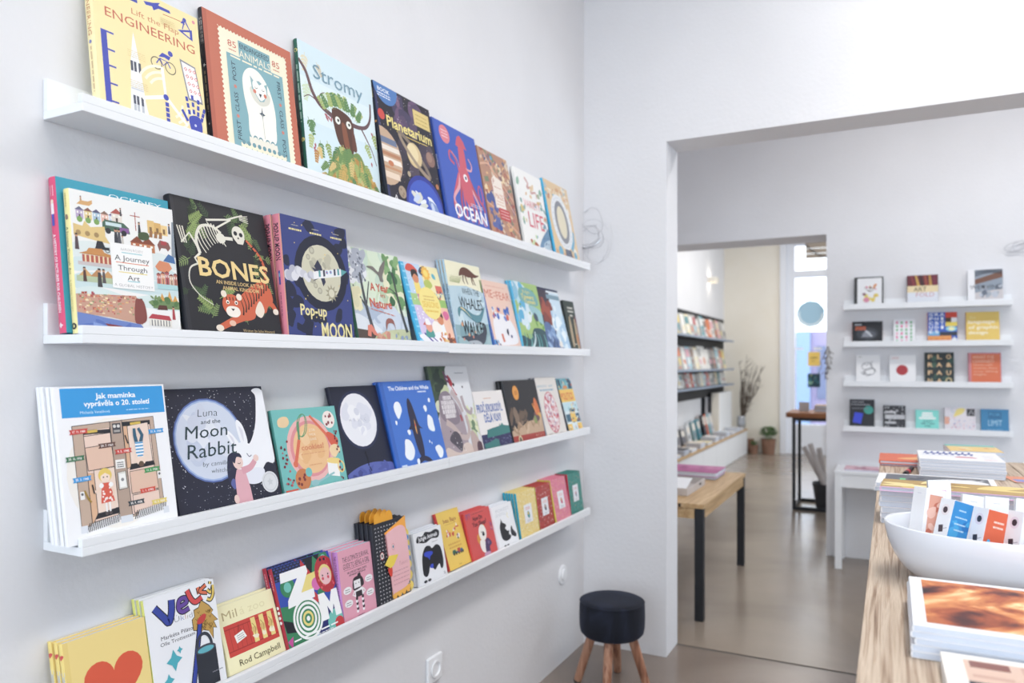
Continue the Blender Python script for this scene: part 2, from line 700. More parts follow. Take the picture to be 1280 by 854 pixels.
def build_book(root, key, T, W, H, front, spine, edge=None, art=None, spine_art=None, hard=True):
    """cover, page block and print under the empty root; meshes are shared between copies through key"""
    if key not in BOOKMESH:
        b = 0.0022 if hard else 0.0007
        b = min(b, T * 0.2)
        cm = cover_mesh(T, W, H, front, spine, edge or front, b)
        i = 0.0025 if hard else 0.0003
        pm = bpy.data.meshes.new('page_block')
        bm = box(b + 0.0001, b + 0.0022, i, T - b - 0.0001, W - i, H - i)
        bm.to_mesh(pm)
        bm.free()
        pm.materials.append(M['pages'])
        am = None
        if art or spine_art:
            a = Art(W, H)
            if art:
                art(a)
            a.thin()
            a.k = 1
            a.v = [(x + T, y, z) for x, y, z in a.v]
            if spine_art:
                q = Art(H, T)       # sheet: x runs down the spine, y across it
                spine_art(q)
                q.thin()
                n = len(a.v)
                bul = min(T * 0.16, 0.003)
                for z0, x, y in q.v:
                    tt = y / T
                    a.v.append((y, 0.0015 - bul * math.sin(math.pi * min(max(tt, 0), 1)) - 0.0004 - z0, H - x))
                for f, c in zip(q.f, q.c):
                    a.f.append([n + k for k in f])
                    a.c.append(c)
            am = a.mesh('cover_print')
        BOOKMESH[key] = (cm, pm, am)
    cm, pm, am = BOOKMESH[key]
    obj('cover', cm, None, root)
    obj('page_block', pm, None, root)
    if am:
        obj('cover_print', am, None, root)


LIE = Matrix(((0, 1, 0), (0, 0, 1), (1, 0, 0)))      # book axes (thickness, width, height) -> lying face up


def lie_rot(deg):
    return (Matrix.Rotation(R(deg), 3, 'Z') @ LIE).to_euler()
# ------------------------------------------------------------------ printed covers, top ledge
def art_engineering(a):
    a.bg('F2E0A2')
    B, O, G = '3A48B4', 'C4553A', 'E6CF8E'
    a.line([(0.16, 0.985), (0.36, 0.985), (0.4, 0.965), (0.36, 0.945), (0.2, 0.945), (0.17, 0.925), (0.2, 0.905), (0.4, 0.905)], 0.026, B, True)
    a.poly([(0.46, 0.935), (0.55, 0.955), (0.62, 0.98), (0.6, 0.955), (0.71, 0.955), (0.72, 0.935), (0.6, 0.93), (0.55, 0.9), (0.54, 0.925), (0.48, 0.915)], B)
    a.line([(0.64, 0.905), (0.75, 0.912), (0.86, 0.915)], 0.006, O)
    a.star(0.84, 0.915, 0.03, B, 3)
    a.text('Lift the Flap', 0.56, 0.82, 0.46, 0.04, 'CE7A4E')
    a.text('ENGINEERING', 0.52, 0.735, 0.86, 0.062, O)
    a.line([(0.86, 0.94), (0.83, 0.86)], 0.016, B, w1=0.008)
    a.line([(0.86, 0.94), (0.92, 0.86)], 0.016, B, w1=0.008)
    a.circ(0.86, 0.94, 0.018, B)
    a.circ(0.955, 0.955, 0.016, 'E58A9A')
    a.poly([(0.78, 0.84), (0.93, 0.885), (0.93, 0.8)], B)
    a.poly([(0.83, 0.84), (0.905, 0.862), (0.905, 0.818)], 'F2E0A2')
    a.rect(0.05, 0.04, 0.1, 0.6, B)
    for y in (0.6, 0.48, 0.37, 0.25, 0.13):
        a.rect(0.1, y - 0.012, 0.16, y, B)
    a.poly([(0.25, 0.02), (0.27, 0.2), (0.29, 0.44), (0.32, 0.6), (0.335, 0.67), (0.35, 0.6), (0.375, 0.44), (0.4, 0.2), (0.44, 0.02)], 'EEF0F2')
    for y, c in ((0.44, '4A4E60'), (0.2, '4A4E60'), (0.14, 'B8BCC6')):
        for x in (0.29, 0.32, 0.36):
            a.rect(x, y - 0.05, x + 0.022, y + 0.02, c)
    a.rect(0.28, 0.26, 0.39, 0.27, 'C9CCD4')
    for x in (0.535, 0.67):
        a.ring(x, 0.515, 0.05, 0.008, '5A5346')
    a.line([(0.535, 0.515), (0.57, 0.56), (0.64, 0.555), (0.6, 0.515), (0.57, 0.56)], 0.01, B)
    a.line([(0.64, 0.555), (0.67, 0.515)], 0.01, B)
    a.poly([(0.56, 0.57), (0.6, 0.61), (0.68, 0.6), (0.66, 0.57), (0.62, 0.58)], B)
    a.circ(0.68, 0.625, 0.024, B)
    for k in range(3):
        a.ring(0.6, 0.28, 0.16 + 0.05 * k, 0.022, 'F7F0D6', 14, a0=95, a1=150)
        a.ring(0.6, 0.28, 0.16 + 0.05 * k, 0.022, 'F7F0D6', 14, a0=-60, a1=-5)
    a.poly([(0.585, 0.3), (0.57, 0.5), (0.6, 0.5), (0.61, 0.3)], 'F6F4EC')
    a.poly([(0.59, 0.3), (0.36, 0.23), (0.38, 0.21), (0.59, 0.27)], 'F6F4EC')
    a.poly([(0.61, 0.3), (0.8, 0.14), (0.79, 0.12), (0.6, 0.27)], 'F6F4EC')
    a.circ(0.6, 0.285, 0.026, B)
    for k in range(6):
        a.rect(0.588, 0.03 + k * 0.038, 0.622, 0.06 + k * 0.038, B)
    a.poly([(0.77, 0.62), (0.93, 0.6), (0.98, 0.33), (0.83, 0.33)], '8A8C96')
    a.poly([(0.785, 0.605), (0.92, 0.59), (0.965, 0.345), (0.84, 0.345)], 'F4EDEF')
    for i in range(3):
        for j in range(4):
            x, y = 0.825 + i * 0.045 + j * 0.012, 0.56 - j * 0.052
            a.ring(x, y, 0.014, 0.007, 'DC6A62', 4)
    a.poly([(0.82, 0.2), (0.93, 0.22), (0.95, 0.12), (0.9, 0.07), (0.84, 0.09)], B, True)
    a.circ(0.88, 0.15, 0.012, 'C9CEE8')
    for (x, y, ln, an) in ((0.83, 0.215, 0.17, 98), (0.875, 0.225, 0.19, 92), (0.915, 0.22, 0.17, 84), (0.945, 0.19, 0.14, 70), (0.8, 0.17, 0.09, 120)):
        for k in range(3):
            q = ln * (k + 0.5) / 3
            a.rect(x + q * math.cos(R(an)) - 0.013, y + q * math.sin(R(an)) / a.A - 0.017, x + q * math.cos(R(an)) + 0.013, y + q * math.sin(R(an)) / a.A + 0.017, B, an - 90)
    a.poly([(0.78, 0.0), (0.8, 0.05), (0.91, 0.04), (0.9, -0.02)], B)
    for x, y, w in ((0.35, 0.53, 0.16), (0.35, 0.32, 0.16), (0.68, 0.87, 0.14), (0.75, 0.1, 0.14)):
        a.dashes(x, y, w, 4, 0.014, 'DCC68A', 0.004, 5)


def sp_engineering(s):
    s.bg('F4E6B4')
    s.text('ENGINEERING', 0.27, 0.5, 0.38, 0.42, 'D08A5C')
    s.dashes(0.68, 0.5, 0.3, 1, 0.1, 'D9B98A', 0.012)
    s.circ(0.5, 0.5, 0.012, '8088C4')


def art_endangered(a):
    CR, T, K = 'F1EBCF', '7FAFB9', '33414F'
    a.bg('C56A50')
    a.rect(0, 0, 0.045, 1, 'B75E47')
    a.rect(0.15, 0.06, 0.93, 0.93, CR)
    n = 26
    for i in range(n):
        t = (i + 0.5) / n
        for x, y in ((0.15, 0.06 + 0.87 * t), (0.93, 0.06 + 0.87 * t)):
            a.circ(x, y, 0.0125, 'C56A50', n=8)
    for i in range(22):
        t = (i + 0.5) / 22
        for x, y in ((0.15 + 0.78 * t, 0.93), (0.15 + 0.78 * t, 0.06)):
            a.circ(x, y, 0.0125, 'C56A50', n=8)
    a.rect(0.22, 0.1, 0.86, 0.76, T)
    a.rect(0.36, 0.76, 0.72, 0.885, T)
    for x in (0.29, 0.79):
        a.text('85', x, 0.835, 0.1, 0.045, 'D06A55')
        a.dashes(x, 0.79, 0.08, 1, 0.01, 'D06A55', 0.008)
    a.text('ENDANGERED', 0.54, 0.85, 0.34, 0.036, K)
    a.text('ANIMALS', 0.54, 0.79, 0.36, 0.052, CR)
    a.dashes(0.54, 0.745, 0.56, 1, 0.01, CR, 0.014, 2)
    for y, t in ((0.22, 'FIRST'), (0.42, 'CLASS'), (0.64, 'POST')):
        a.text(t, 0.285, y, 0.17, 0.034, K, rot=90)
    for y, t in ((0.64, 'FIRST'), (0.42, 'CLASS'), (0.2, 'POST')):
        a.text(t, 0.8, y, 0.17, 0.034, K, rot=-90)
    for y in (0.32, 0.53):
        a.star(0.285, y, 0.022, 'E0836F', 5, 0.5)
        a.star(0.8, y, 0.022, 'E0836F', 5, 0.5)
    a.poly([(0.42, 0.2), (0.4, 0.36), (0.37, 0.52), (0.38, 0.64), (0.46, 0.715), (0.57, 0.71), (0.67, 0.62), (0.72, 0.48), (0.72, 0.34), (0.68, 0.2)], 'F7F4E8', True)
    a.poly([(0.46, 0.58), (0.47, 0.5), (0.56, 0.46), (0.66, 0.5), (0.66, 0.57)], 'DAD9CC', True)
    a.poly([(0.46, 0.66), (0.5, 0.63), (0.56, 0.645), (0.61, 0.625), (0.655, 0.645), (0.65, 0.57), (0.6, 0.5), (0.55, 0.49), (0.47, 0.57)], '8FB4BB')
    a.poly([(0.485, 0.62), (0.52, 0.64), (0.56, 0.615), (0.6, 0.635), (0.635, 0.6), (0.63, 0.55), (0.56, 0.5), (0.49, 0.57)], 'F9F6EC', True)
    for x in (0.52, 0.6):
        a.ring(x, 0.59, 0.013, 0.005, K, 8, a0=180, a1=360)
    a.poly([(0.545, 0.55), (0.58, 0.55), (0.563, 0.52)], K)
    a.circ(0.5, 0.555, 0.018, 'D9765E')
    a.circ(0.62, 0.548, 0.018, 'D9765E')
    a.star(0.565, 0.4, 0.035, '4A5A68', 4, 0.3, st=1.9)
    a.line([(0.565, 0.4), (0.57, 0.22)], 0.006, 'B9BCB4')
    a.poly([(0.39, 0.2), (0.71, 0.2), (0.72, 0.13), (0.39, 0.13)], 'E9E6D8')
    for x in (0.46, 0.52, 0.6, 0.66):
        a.circ(x, 0.2, 0.025, '6E9BA6')
        a.circ(x, 0.188, 0.025, 'E9E6D8')
    for i in range(9):
        a.circ(0.32 + i * 0.058, 0.125 - 0.003 * (i % 2), 0.03, CR)
        a.circ(0.32 + i * 0.058, 0.145, 0.02, '6E9BA6')
    a.dashes(0.54, 0.085, 0.6, 1, 0.02, 'D8C48A', 0.014, 4)


def sp_endangered(s):
    s.bg('2B2428')
    s.dashes(0.16, 0.5, 0.18, 1, 0.1, 'C8C0B8', 0.02)
    s.star(0.4, 0.5, 0.016, 'E9E4D8', 5)
    s.dashes(0.58, 0.5, 0.28, 1, 0.1, '8C7A5C', 0.014)
    s.circ(0.8, 0.5, 0.006, 'C8C0B8')


def art_stromy(a):
    a.bg('D3E7EF')
    a.rect(0, 0.45, 1, 0.75, 'DDEDF2')
    GR, OC = ['8FA65A', '6F9455', 'A4B768', '5F8A55', 'B5C27A'], ['D3AE5C', 'C99748', 'BF8A42', 'DCC07A']
    r = random.Random(5)
    for i in range(34):
        x, y = r.uniform(0.03, 0.97), r.uniform(0.05, 0.95)
        if 0.28 < x < 0.88 and y > 0.62 or 0.28 < x < 0.75 and y < 0.55:
            continue
        pale = y > 0.7
        c = r.choice(['E3D9B8', 'CFE0C2', 'D9CDB4']) if pale else r.choice(GR + OC)
        a.frond(x, y, r.uniform(0.1, 0.16), r.uniform(-120, -60), c, 5, 0.012)
    BR = '6B4E52'
    a.line([(0.0, 0.86), (0.08, 0.79), (0.14, 0.67), (0.22, 0.6), (0.34, 0.56), (0.45, 0.54)], 0.03, BR, True, 0.05)
    a.line([(0.2, 0.61), (0.1, 0.63), (0.03, 0.6)], 0.012, BR, True, 0.006)
    a.line([(0.22, 0.61), (0.24, 0.67), (0.3, 0.7)], 0.012, BR, True, 0.006)
    a.line([(0.6, 0.55), (0.74, 0.55), (0.86, 0.58), (0.93, 0.66), (0.95, 0.78)], 0.045, BR, True, 0.02)
    a.line([(0.78, 0.55), (0.86, 0.47), (0.92, 0.4), (0.97, 0.3)], 0.02, BR, True, 0.008)
    for i in range(10):
        a.leaf(r.choice((0.12, 0.15, 0.3, 0.34, 0.9)) + r.uniform(-0.03, 0.03), r.choice((0.56, 0.3, 0.52)) + r.uniform(-0.04, 0.04), 0.05, 0.012, r.uniform(200, 320), 'B0606A')
    a.poly([(0.38, 0.6), (0.42, 0.4), (0.5, 0.33), (0.58, 0.3), (0.64, 0.34), (0.66, 0.56), (0.52, 0.62)], '5B3A30', True)
    a.poly([(0.5, 0.52), (0.52, 0.36), (0.59, 0.32), (0.58, 0.42), (0.55, 0.52)], '8B5239', True)
    a.poly([(0.64, 0.5), (0.63, 0.36), (0.69, 0.36), (0.67, 0.48)], '6A4336', True)
    for x in (0.45, 0.6):
        a.circ(x, 0.535, 0.035, 'EDEFE6')
        a.circ(x + 0.006, 0.537, 0.014, '2E2A2C')
    a.circ(0.585, 0.3, 0.03, '8A4B42', 0.015)
    for i in range(16):
        t = i / 15
        a.frond(0.32 + 0.4 * t, 0.575 + 0.05 * math.sin(t * 3.1), 0.13, r.uniform(50, 130) + (0.5 - t) * 60, r.choice(GR), 5, 0.014)
    a.poly([(0.44, 0.34), (0.58, 0.31), (0.72, 0.34), (0.84, 0.2), (1.0, 0.06), (1.0, 0), (0.16, 0), (0.3, 0.14)], '7F9450', True)
    for i in range(190):
        t = r.random() ** 0.8
        y = 0.38 - 0.38 * t
        x = 0.58 + r.uniform(-1, 1) * (0.1 + 0.42 * t)
        a.frond(x, y, r.uniform(0.1, 0.16), -90 + (x - 0.58) * 110 + r.uniform(-25, 25), r.choice(GR if r.random() > t * 0.8 else OC), 6, 0.009)
    a.text('Stromy', 0.5, 0.825, 0.68, 0.1, '7A9FB2', 'reg', wob=0.04)


def sp_stromy(s):
    s.bg('2F5F50')
    s.circ(0.08, 0.5, 0.014, 'D9C46A')
    s.dashes(0.38, 0.5, 0.4, 1, 0.1, '9FC0AE', 0.012)
    s.circ(0.7, 0.5, 0.014, 'D9C46A')


def art_planetarium(a):
    a.bg('2A2734')
    a.rect(0, 0, 0.04, 1, '343A66')
    a.blobs(16, (0.06, 0.14), ['5C4A68', '6E5476', '4A4260', '80607E'], 0.25, 0.72, 0.75, 0.98, 4)
    a.blobs(18, (0.05, 0.12), ['443B4E', '524556', '3A3444'], 0.2, 0.32, 0.9, 0.62, 6)
    a.dots(150, (0.002, 0.006), ['D8D6E0', 'A9A6B8', 'E9D9B0'], seed=9)
    a.circ(0.2, 1.0, 0.2, '4F7FC0')
    a.text('BOOK', 0.16, 0.955, 0.2, 0.03, 'E9EDF2', 'bold')
    a.dashes(0.16, 0.92, 0.22, 2, 0.02, 'E9EDF2', 0.012)
    a.rect(0.66, 0.79, 0.96, 0.93, 'DFC77C')
    a.dashes(0.81, 0.89, 0.22, 3, 0.035, 'B79A4C', 0.01)
    a.text('Planetarium', 0.55, 0.71, 0.82, 0.085, 'F0DD86', 'bold', wob=0.03)
    a.line([(0.3, 0.65), (0.55, 0.64), (0.86, 0.645)], 0.01, 'D9BE62', True)
    a.circ(0.07, 0.74, 0.055, 'D24A42')
    a.circ(0.02, 0.4, 0.3, 'C9A98C')
    for k, (y, c, h) in enumerate(((0.53, '6E7C9A', 0.05), (0.47, 'EADFD2', 0.04), (0.42, 'B9805C', 0.03), (0.37, 'F0E6DA', 0.04), (0.31, 'C68F66', 0.02), (0.25, 'E7D2BC', 0.05))):
        q = math.sqrt(max(0.0, 0.09 - ((y - 0.4) * a.A) ** 2))
        a.poly([(0, y - h / 2), (0.02 + q * 0.97, y - h / 2), (0.02 + q * 0.93, y + h / 2), (0, y + h / 2)], c)
    a.circ(0.12, 0.35, 0.045, 'C97A50', 0.03)
    a.ring(0.58, 0.5, 0.3, 0.05, '8A7A6C', 40, 0.06, rot=-38)
    a.circ(0.57, 0.505, 0.135, 'D9C08E')
    a.circ(0.545, 0.52, 0.1, 'E7D5A6')
    a.ring(0.58, 0.5, 0.3, 0.045, 'A08D78', 24, 0.06, a0=185, a1=355, rot=-38)
    a.circ(0.88, 0.53, 0.085, '8C6A60')
    a.circ(0.86, 0.545, 0.055, 'A07E70')
    a.circ(0.25, 0.14, 0.065, 'A8947E')
    for x, y in ((0.23, 0.16), (0.27, 0.13), (0.25, 0.11)):
        a.circ(x, y, 0.014, '8B775F')
    a.circ(0.42, 0.32, 0.03, 'B5A48A')
    a.circ(0.94, 0.3, 0.03, 'C07A4C')
    a.leaf(0.45, 0.2, 0.07, 0.012, 35, 'E3DED4')
    a.circ(0.66, 0.06, 0.36, '2F3A9A')
    a.circ(0.66, 0.05, 0.325, '3F5CC4')
    a.blobs(14, (0.05, 0.12), ['E6EBF4', 'C7D3EC', 'A9B88E', '7E95C8', 'D8D9D0'], 0.45, 0.0, 0.85, 0.17, 8, (0.3, 0.6))
    a.text('A', 0.13, 0.075, 0.08, 0.05, 'ECECEE')


def sp_planetarium(s):
    s.bg('20232F')
    s.dashes(0.1, 0.5, 0.08, 1, 0.1, 'D9C46A', 0.014)
    s.circ(0.33, 0.5, 0.01, 'C98A4A')
    s.rect(0.93, 0, 1, 1, 'E6E8EC')


def art_ocean(a):
    a.bg('3F5FBE')
    a.rect(0, 0, 0.03, 1, '3552A8')
    P, D = 'D0596C', 'E3A3AC'
    a.circ(0.24, 0.885, 0.115, 'E07F8C')
    a.dashes(0.24, 0.92, 0.14, 3, 0.03, 'F3C9CE', 0.016)
    a.line([(0.45, 0.5), (0.42, 0.66), (0.3, 0.74), (0.27, 0.66), (0.36, 0.62)], 0.02, P, True, 0.035)
    a.line([(0.47, 0.52), (0.46, 0.66), (0.34, 0.74)], 0.012, D, True)
    a.poly([(0.6, 0.95), (0.68, 0.9), (0.73, 0.82), (0.66, 0.83), (0.66, 0.6), (0.55, 0.52), (0.48, 0.6), (0.52, 0.82), (0.47, 0.83), (0.53, 0.92)], P)
    a.line([(0.63, 0.62), (0.75, 0.62), (0.79, 0.68), (0.73, 0.74)], 0.03, D, True, 0.02)
    r = random.Random(2)
    for k in range(9):
        x0 = 0.44 + 0.026 * k
        x1 = 0.12 + 0.09 * k
        a.line([(x0, 0.54), (x0 - 0.12 + 0.03 * k, 0.4), (x1 + r.uniform(0, 0.1), 0.27), (x1 + 0.08, 0.16), (x1 + r.uniform(0, 0.14), 0.08)], 0.06, [P, D, 'B9485E'][k % 3], True, 0.018)
    a.poly([(0.44, 0.56), (0.5, 0.62), (0.64, 0.62), (0.7, 0.5), (0.68, 0.3), (0.56, 0.24), (0.46, 0.34)], P, True)
    a.circ(0.58, 0.52, 0.05, 'F2EEF0')
    a.circ(0.585, 0.52, 0.022, '2E3A6A')
    a.ring(0.9, 0.4, 0.05, 0.022, P, 18, 0.12)
    a.text('OCEAN', 0.57, 0.16, 0.78, 0.12, 'F2F3F6', 'bold')
    a.dashes(0.75, 0.27, 0.3, 2, 0.02, 'D9DEF0', 0.01)


def sp_ocean(s):
    s.bg('3552A8')
    s.text('OCEAN', 0.42, 0.5, 0.14, 0.4, 'E6EAF4', 'bold')


def art_maze(a):
    a.bg('B98A72')
    pal = ['8C6A6E', 'C98A5A', 'E0B27E', '6A5C86', 'A8574C', 'D8C2A8', '57658C', 'B7736A', 'EAD3A8', '7C8A6E']
    r = random.Random(12)
    for i in range(190):
        x, y = r.random(), r.random()
        a.rect(x, y, x + r.uniform(0.03, 0.16), y + r.uniform(0.015, 0.06), r.choice(pal), r.choice((-34, 40, 12, -60)))
        a.cyc(i)
    a.k += 25
    for p in (((0.0, 0.8), (0.3, 0.84), (0.55, 0.72), (1.0, 0.5)), ((0.2, 0.95), (0.6, 0.6), (0.95, 0.35)), ((0.0, 0.4), (0.4, 0.3), (1, 0.12))):
        a.line(list(p), 0.035, 'D9A98E', True)
    a.blobs(10, (0.05, 0.1), ['4A5A9A', '5C6AAA'], 0.05, 0.1, 0.35, 0.5, 3)
    a.circ(0.42, 0.93, 0.035, '5BA3D0')
    a.poly([(0.3, 0.36), (0.3, 0.68), (0.42, 0.74), (0.47, 0.72), (0.64, 0.7), (0.64, 0.36)], 'F1E4D8')
    a.text('P', 0.36, 0.66, 0.07, 0.06, 'B0574E')
    a.dashes(0.47, 0.6, 0.26, 1, 0.03, 'C07A5C', 0.012)
    a.text('MAZE', 0.47, 0.5, 0.28, 0.06, 'D08C6E')
    a.dashes(0.47, 0.44, 0.26, 2, 0.035, 'D9A98E', 0.014)
    a.rect(0.38, 0.24, 0.74, 0.37, 'C8454A')
    a.dashes(0.56, 0.34, 0.28, 3, 0.035, 'EBC7C2', 0.016)


def art_variety(a):
    a.bg('F2F1EE')
    a.line([(0.35, 0.92), (0.45, 0.86), (0.4, 0.8), (0.55, 0.82), (0.52, 0.75), (0.7, 0.78), (0.72, 0.71)], 0.045, 'CFA09A', True, 0.03)
    a.blobs(12, (0.03, 0.07), ['8FB7A0', 'D9B27E', 'A9C4D4', 'C98A7A', '9DB08A', 'E3C59A'], 0.06, 0.6, 0.95, 0.92, 5)
    a.blobs(10, (0.03, 0.07), ['8AAFA8', 'B9CF9E', '7FA6C0', 'D8C07A'], 0.04, 0.3, 0.2, 0.62, 7)
    a.blobs(8, (0.03, 0.06), ['8AAFA8', 'CFDC9E', '7FA6C0', 'D89A7A'], 0.8, 0.32, 0.97, 0.66, 8)
    a.blobs(8, (0.03, 0.07), ['7FB0C4', 'B5653F', 'C9D9A8'], 0.1, 0.05, 0.5, 0.2, 9)
    a.text('VARIETY', 0.48, 0.59, 0.6, 0.09, 'E59AA2')
    a.text('LIFE', 0.55, 0.4, 0.6, 0.19, 'DF6478')
    a.poly([(0.5, 0.03), (0.62, 0.16), (0.86, 0.3), (1.0, 0.34), (1.0, 0.0), (0.86, 0.02), (0.72, 0.1)], '6E93B4', True)
    a.poly([(0.7, 0.12), (0.9, 0.2), (1.0, 0.2), (1.0, 0.03), (0.86, 0.04)], 'B9CBD8', True)
    a.dots(30, (0.008, 0.014), ['4F7496'], 0.72, 0.12, 0.98, 0.3, 4)


def art_letter_o(a):
    a.bg('E4C69A')
    a.blobs(40, (0.03, 0.07), ['F0E2C8', '6FB0CE', 'D9A77A', 'EFE8DA', 'B7C0C4', 'C98E6E'], 0.03, 0.03, 0.97, 0.97, 3)
    for k, t in enumerate('THIS'):
        a.text(t, 0.2 + 0.22 * k, 0.84, 0.15, 0.1, 'EFE6D6', 'bold')
    a.circ(0.5, 0.5, 0.4, 'E9EBEE', 0.48)
    for k in range(24):
        t = 2 * math.pi * k / 24
        a.circ(0.5 + 0.34 * math.cos(t), 0.5 + 0.42 * math.sin(t) / a.A, 0.012, 'AEB6C2')
    a.circ(0.5, 0.5, 0.27, '8E9098', 0.37)
    a.circ(0.5, 0.5, 0.18, 'E6DCC0', 0.28)
    a.line([(0.72, 0.16), (0.86, 0.28), (0.92, 0.42)], 0.09, '74B4D4', True, 0.05)
    a.rect(0.42, 0.04, 0.68, 0.15, '565C70')
    a.dashes(0.55, 0.125, 0.18, 3, 0.028, '9DA4B4', 0.012)
    a.circ(0.22, 0.1, 0.09, '6FB0CE')
    a.circ(0.84, 0.1, 0.06, '6FB0CE')


# ------------------------------------------------------------------ second ledge
def art_history(a):
    a.bg('2E9DB6')
    a.text('OCKNEY', 0.68, 0.945, 0.5, 0.028, 'E9F2F4')


def sp_history(s):
    s.bg('D9567A')
    s.dashes(0.09, 0.68, 0.07, 3, 0.24, 'F3C6D0', 0.006)
    s.circ(0.16, 0.5, 0.014, 'F1DCC8')
    s.rect(0.17, 0.3, 0.24, 0.7, 'EFE6EA')
    s.rect(0.24, 0.32, 0.315, 0.66, '4A55B8')
    s.text('A HISTORY OF PICTURES FOR CHILDREN', 0.62, 0.5, 0.5, 0.34, 'F6E9EE', 'bold')
    s.star(0.95, 0.5, 0.02, 'F3DCE4', 4, 0.6)


def art_journey(a):
    a.bg('EDECEA')
    r = random.Random(3)
    for y, c in ((0.52, 'CFE0E2'), (0.62, 'DCE5E4'), (0.4, 'C9DEE0'), (0.3, 'D5E4E2')):
        a.poly([(0, y), (0.2, y + 0.03), (0.5, y - 0.02), (0.8, y + 0.02), (1, y - 0.03), (1, y - 0.1), (0.6, y - 0.09), (0.25, y - 0.07), (0, y - 0.09)], c, True)

    def house(x, y, w, h, c, roof, door='5A4A44'):
        a.rect(x, y, x + w, y + h, c)
        a.poly([(x - 0.01, y + h), (x + w / 2, y + h + w * 0.4), (x + w + 0.01, y + h)], roof)
        a.rect(x + w * 0.4, y, x + w * 0.6, y + h * 0.5, door)
        a.rect(x + w * 0.15, y + h * 0.6, x + w * 0.35, y + h * 0.85, 'F3F0E6')
        a.rect(x + w * 0.65, y + h * 0.6, x + w * 0.85, y + h * 0.85, 'F3F0E6')

    def person(x, y, h, c, c2='3A3438'):
        a.poly([(x - h * 0.16, y), (x - h * 0.1, y + h * 0.8), (x + h * 0.1, y + h * 0.8), (x + h * 0.18, y)], c)
        a.circ(x, y + h * 0.9, h * 0.13, 'C99A78')
        a.rect(x - h * 0.1, y + h * 0.92, x + h * 0.1, y + h * 1.02, c2)

    for k, (c, q) in enumerate((('B9A6C8', '6A6A86'), ('E0C98A', '8A5A4A'), ('A9C4D8', '5A5A7A'), ('E6B4A4', '8A6A5A'), ('C9D0E6', '6A5A8A'))):
        house(0.05 + 0.075 * k, 0.8, 0.065, 0.06, c, q)
        a.circ(0.08 + 0.075 * k, 0.795, 0.025, '7FA65A')
    house(0.37, 0.82, 0.1, 0.06, 'E3D9D0', 'B0574E')
    a.poly([(0.28, 0.745), (0.28, 0.8), (0.31, 0.825), (0.48, 0.82), (0.53, 0.79), (0.54, 0.745)], '4A6A5A')
    a.rect(0.44, 0.75, 0.53, 0.785, '8A5A9A')
    a.rect(0.31, 0.785, 0.46, 0.81, 'C9DCE0')
    for x in (0.33, 0.48):
        a.circ(x, 0.745, 0.026, '33343A')
    person(0.1, 0.9, 0.06, 'B9906A')
    a.poly([(0.06, 0.9), (0.1, 0.93), (0.16, 0.93), (0.2, 0.945), (0.2, 0.92), (0.17, 0.9)], 'D9A86A')
    a.line([(0.6, 0.78), (0.6, 0.92)], 0.008, 'B35A4E')
    a.line([(0.55, 0.89), (0.65, 0.89)], 0.008, 'B35A4E')
    person(0.635, 0.76, 0.09, '3A3C44')
    person(0.46, 0.87, 0.06, '4A4A50')
    for k in range(3):
        a.rect(0.72 + 0.07 * k, 0.78, 0.79 + 0.07 * k, 0.88 - 0.01 * k, ['E2BC74', 'D8AC62', 'EACB8C'][k])
        a.rect(0.74 + 0.07 * k, 0.79, 0.765 + 0.07 * k, 0.83, '8A6A44')
    for k in range(3):
        a.poly([(0.73 + 0.05 * k, 0.75), (0.74 + 0.05 * k, 0.8), (0.77 + 0.05 * k, 0.8), (0.765 + 0.05 * k, 0.75)], 'A0724A')
    person(0.95, 0.8, 0.08, '4A5060')
    a.poly([(0.02, 0.68), (0.02, 0.76), (0.1, 0.75), (0.12, 0.79), (0.17, 0.75), (0.3, 0.77), (0.3, 0.7), (0.34, 0.65), (0.2, 0.66)], 'E0C27E')
    for x in (0.06, 0.14, 0.22):
        a.circ(x, 0.7, 0.022, 'A98A5A')
    person(0.4, 0.65, 0.12, '3E4048')
    person(0.43, 0.66, 0.11, '55565E')
    person(0.46, 0.65, 0.08, 'C9C4BC')
    house(0.54, 0.64, 0.13, 0.05, 'B86A44', '8A4A34')
    house(0.65, 0.63, 0.13, 0.06, 'C27A4E', '8A4A34')
    a.blob(0.68, 0.745, 0.06, '4A5A3E', 3)
    a.poly([(0.81, 0.7), (0.84, 0.74), (0.93, 0.73), (0.95, 0.69), (0.92, 0.66), (0.9, 0.68), (0.85, 0.68), (0.83, 0.65)], '8A5A54')
    a.rect(0.85, 0.705, 0.91, 0.735, 'B0444A')
    a.poly([(0.955, 0.62), (0.98, 0.9), (1.0, 0.9), (1.0, 0.62)], '8C96A0')
    person(0.04, 0.58, 0.11, '5A4A50')
    a.poly([(0.2, 0.6), (0.22, 0.66), (0.27, 0.66), (0.29, 0.62), (0.33, 0.62), (0.33, 0.6)], '33343C')
    for x in (0.22, 0.31):
        a.ring(x, 0.6, 0.02, 0.006, '33343C', 12)
    a.poly([(0.05, 0.555), (0.12, 0.575), (0.14, 0.6), (0.26, 0.605), (0.28, 0.58), (0.36, 0.565), (0.34, 0.55)], 'C98A4A')
    a.rect(0.08, 0.5, 0.34, 0.55, 'B85A4A')
    for k in range(6):
        a.rect(0.1 + 0.04 * k, 0.5, 0.115 + 0.04 * k, 0.55, 'EBD9B0')
    a.rect(0.04, 0.475, 0.38, 0.5, 'C9C0C0')
    for k in range(4):
        x = 0.04 + 0.1 * k
        a.poly([(x, 0.4), (x + 0.06, 0.45), (x + 0.12, 0.4)], ['D9A86A', 'C08A5A', 'C9985E', 'A8B06A'][k])
    a.rect(0.02, 0.36, 0.42, 0.4, 'B5C4A0')
    person(0.09, 0.36, 0.1, '5A3E3A')
    person(0.22, 0.33, 0.13, '4A4648')
    person(0.26, 0.36, 0.1, '5E5658')
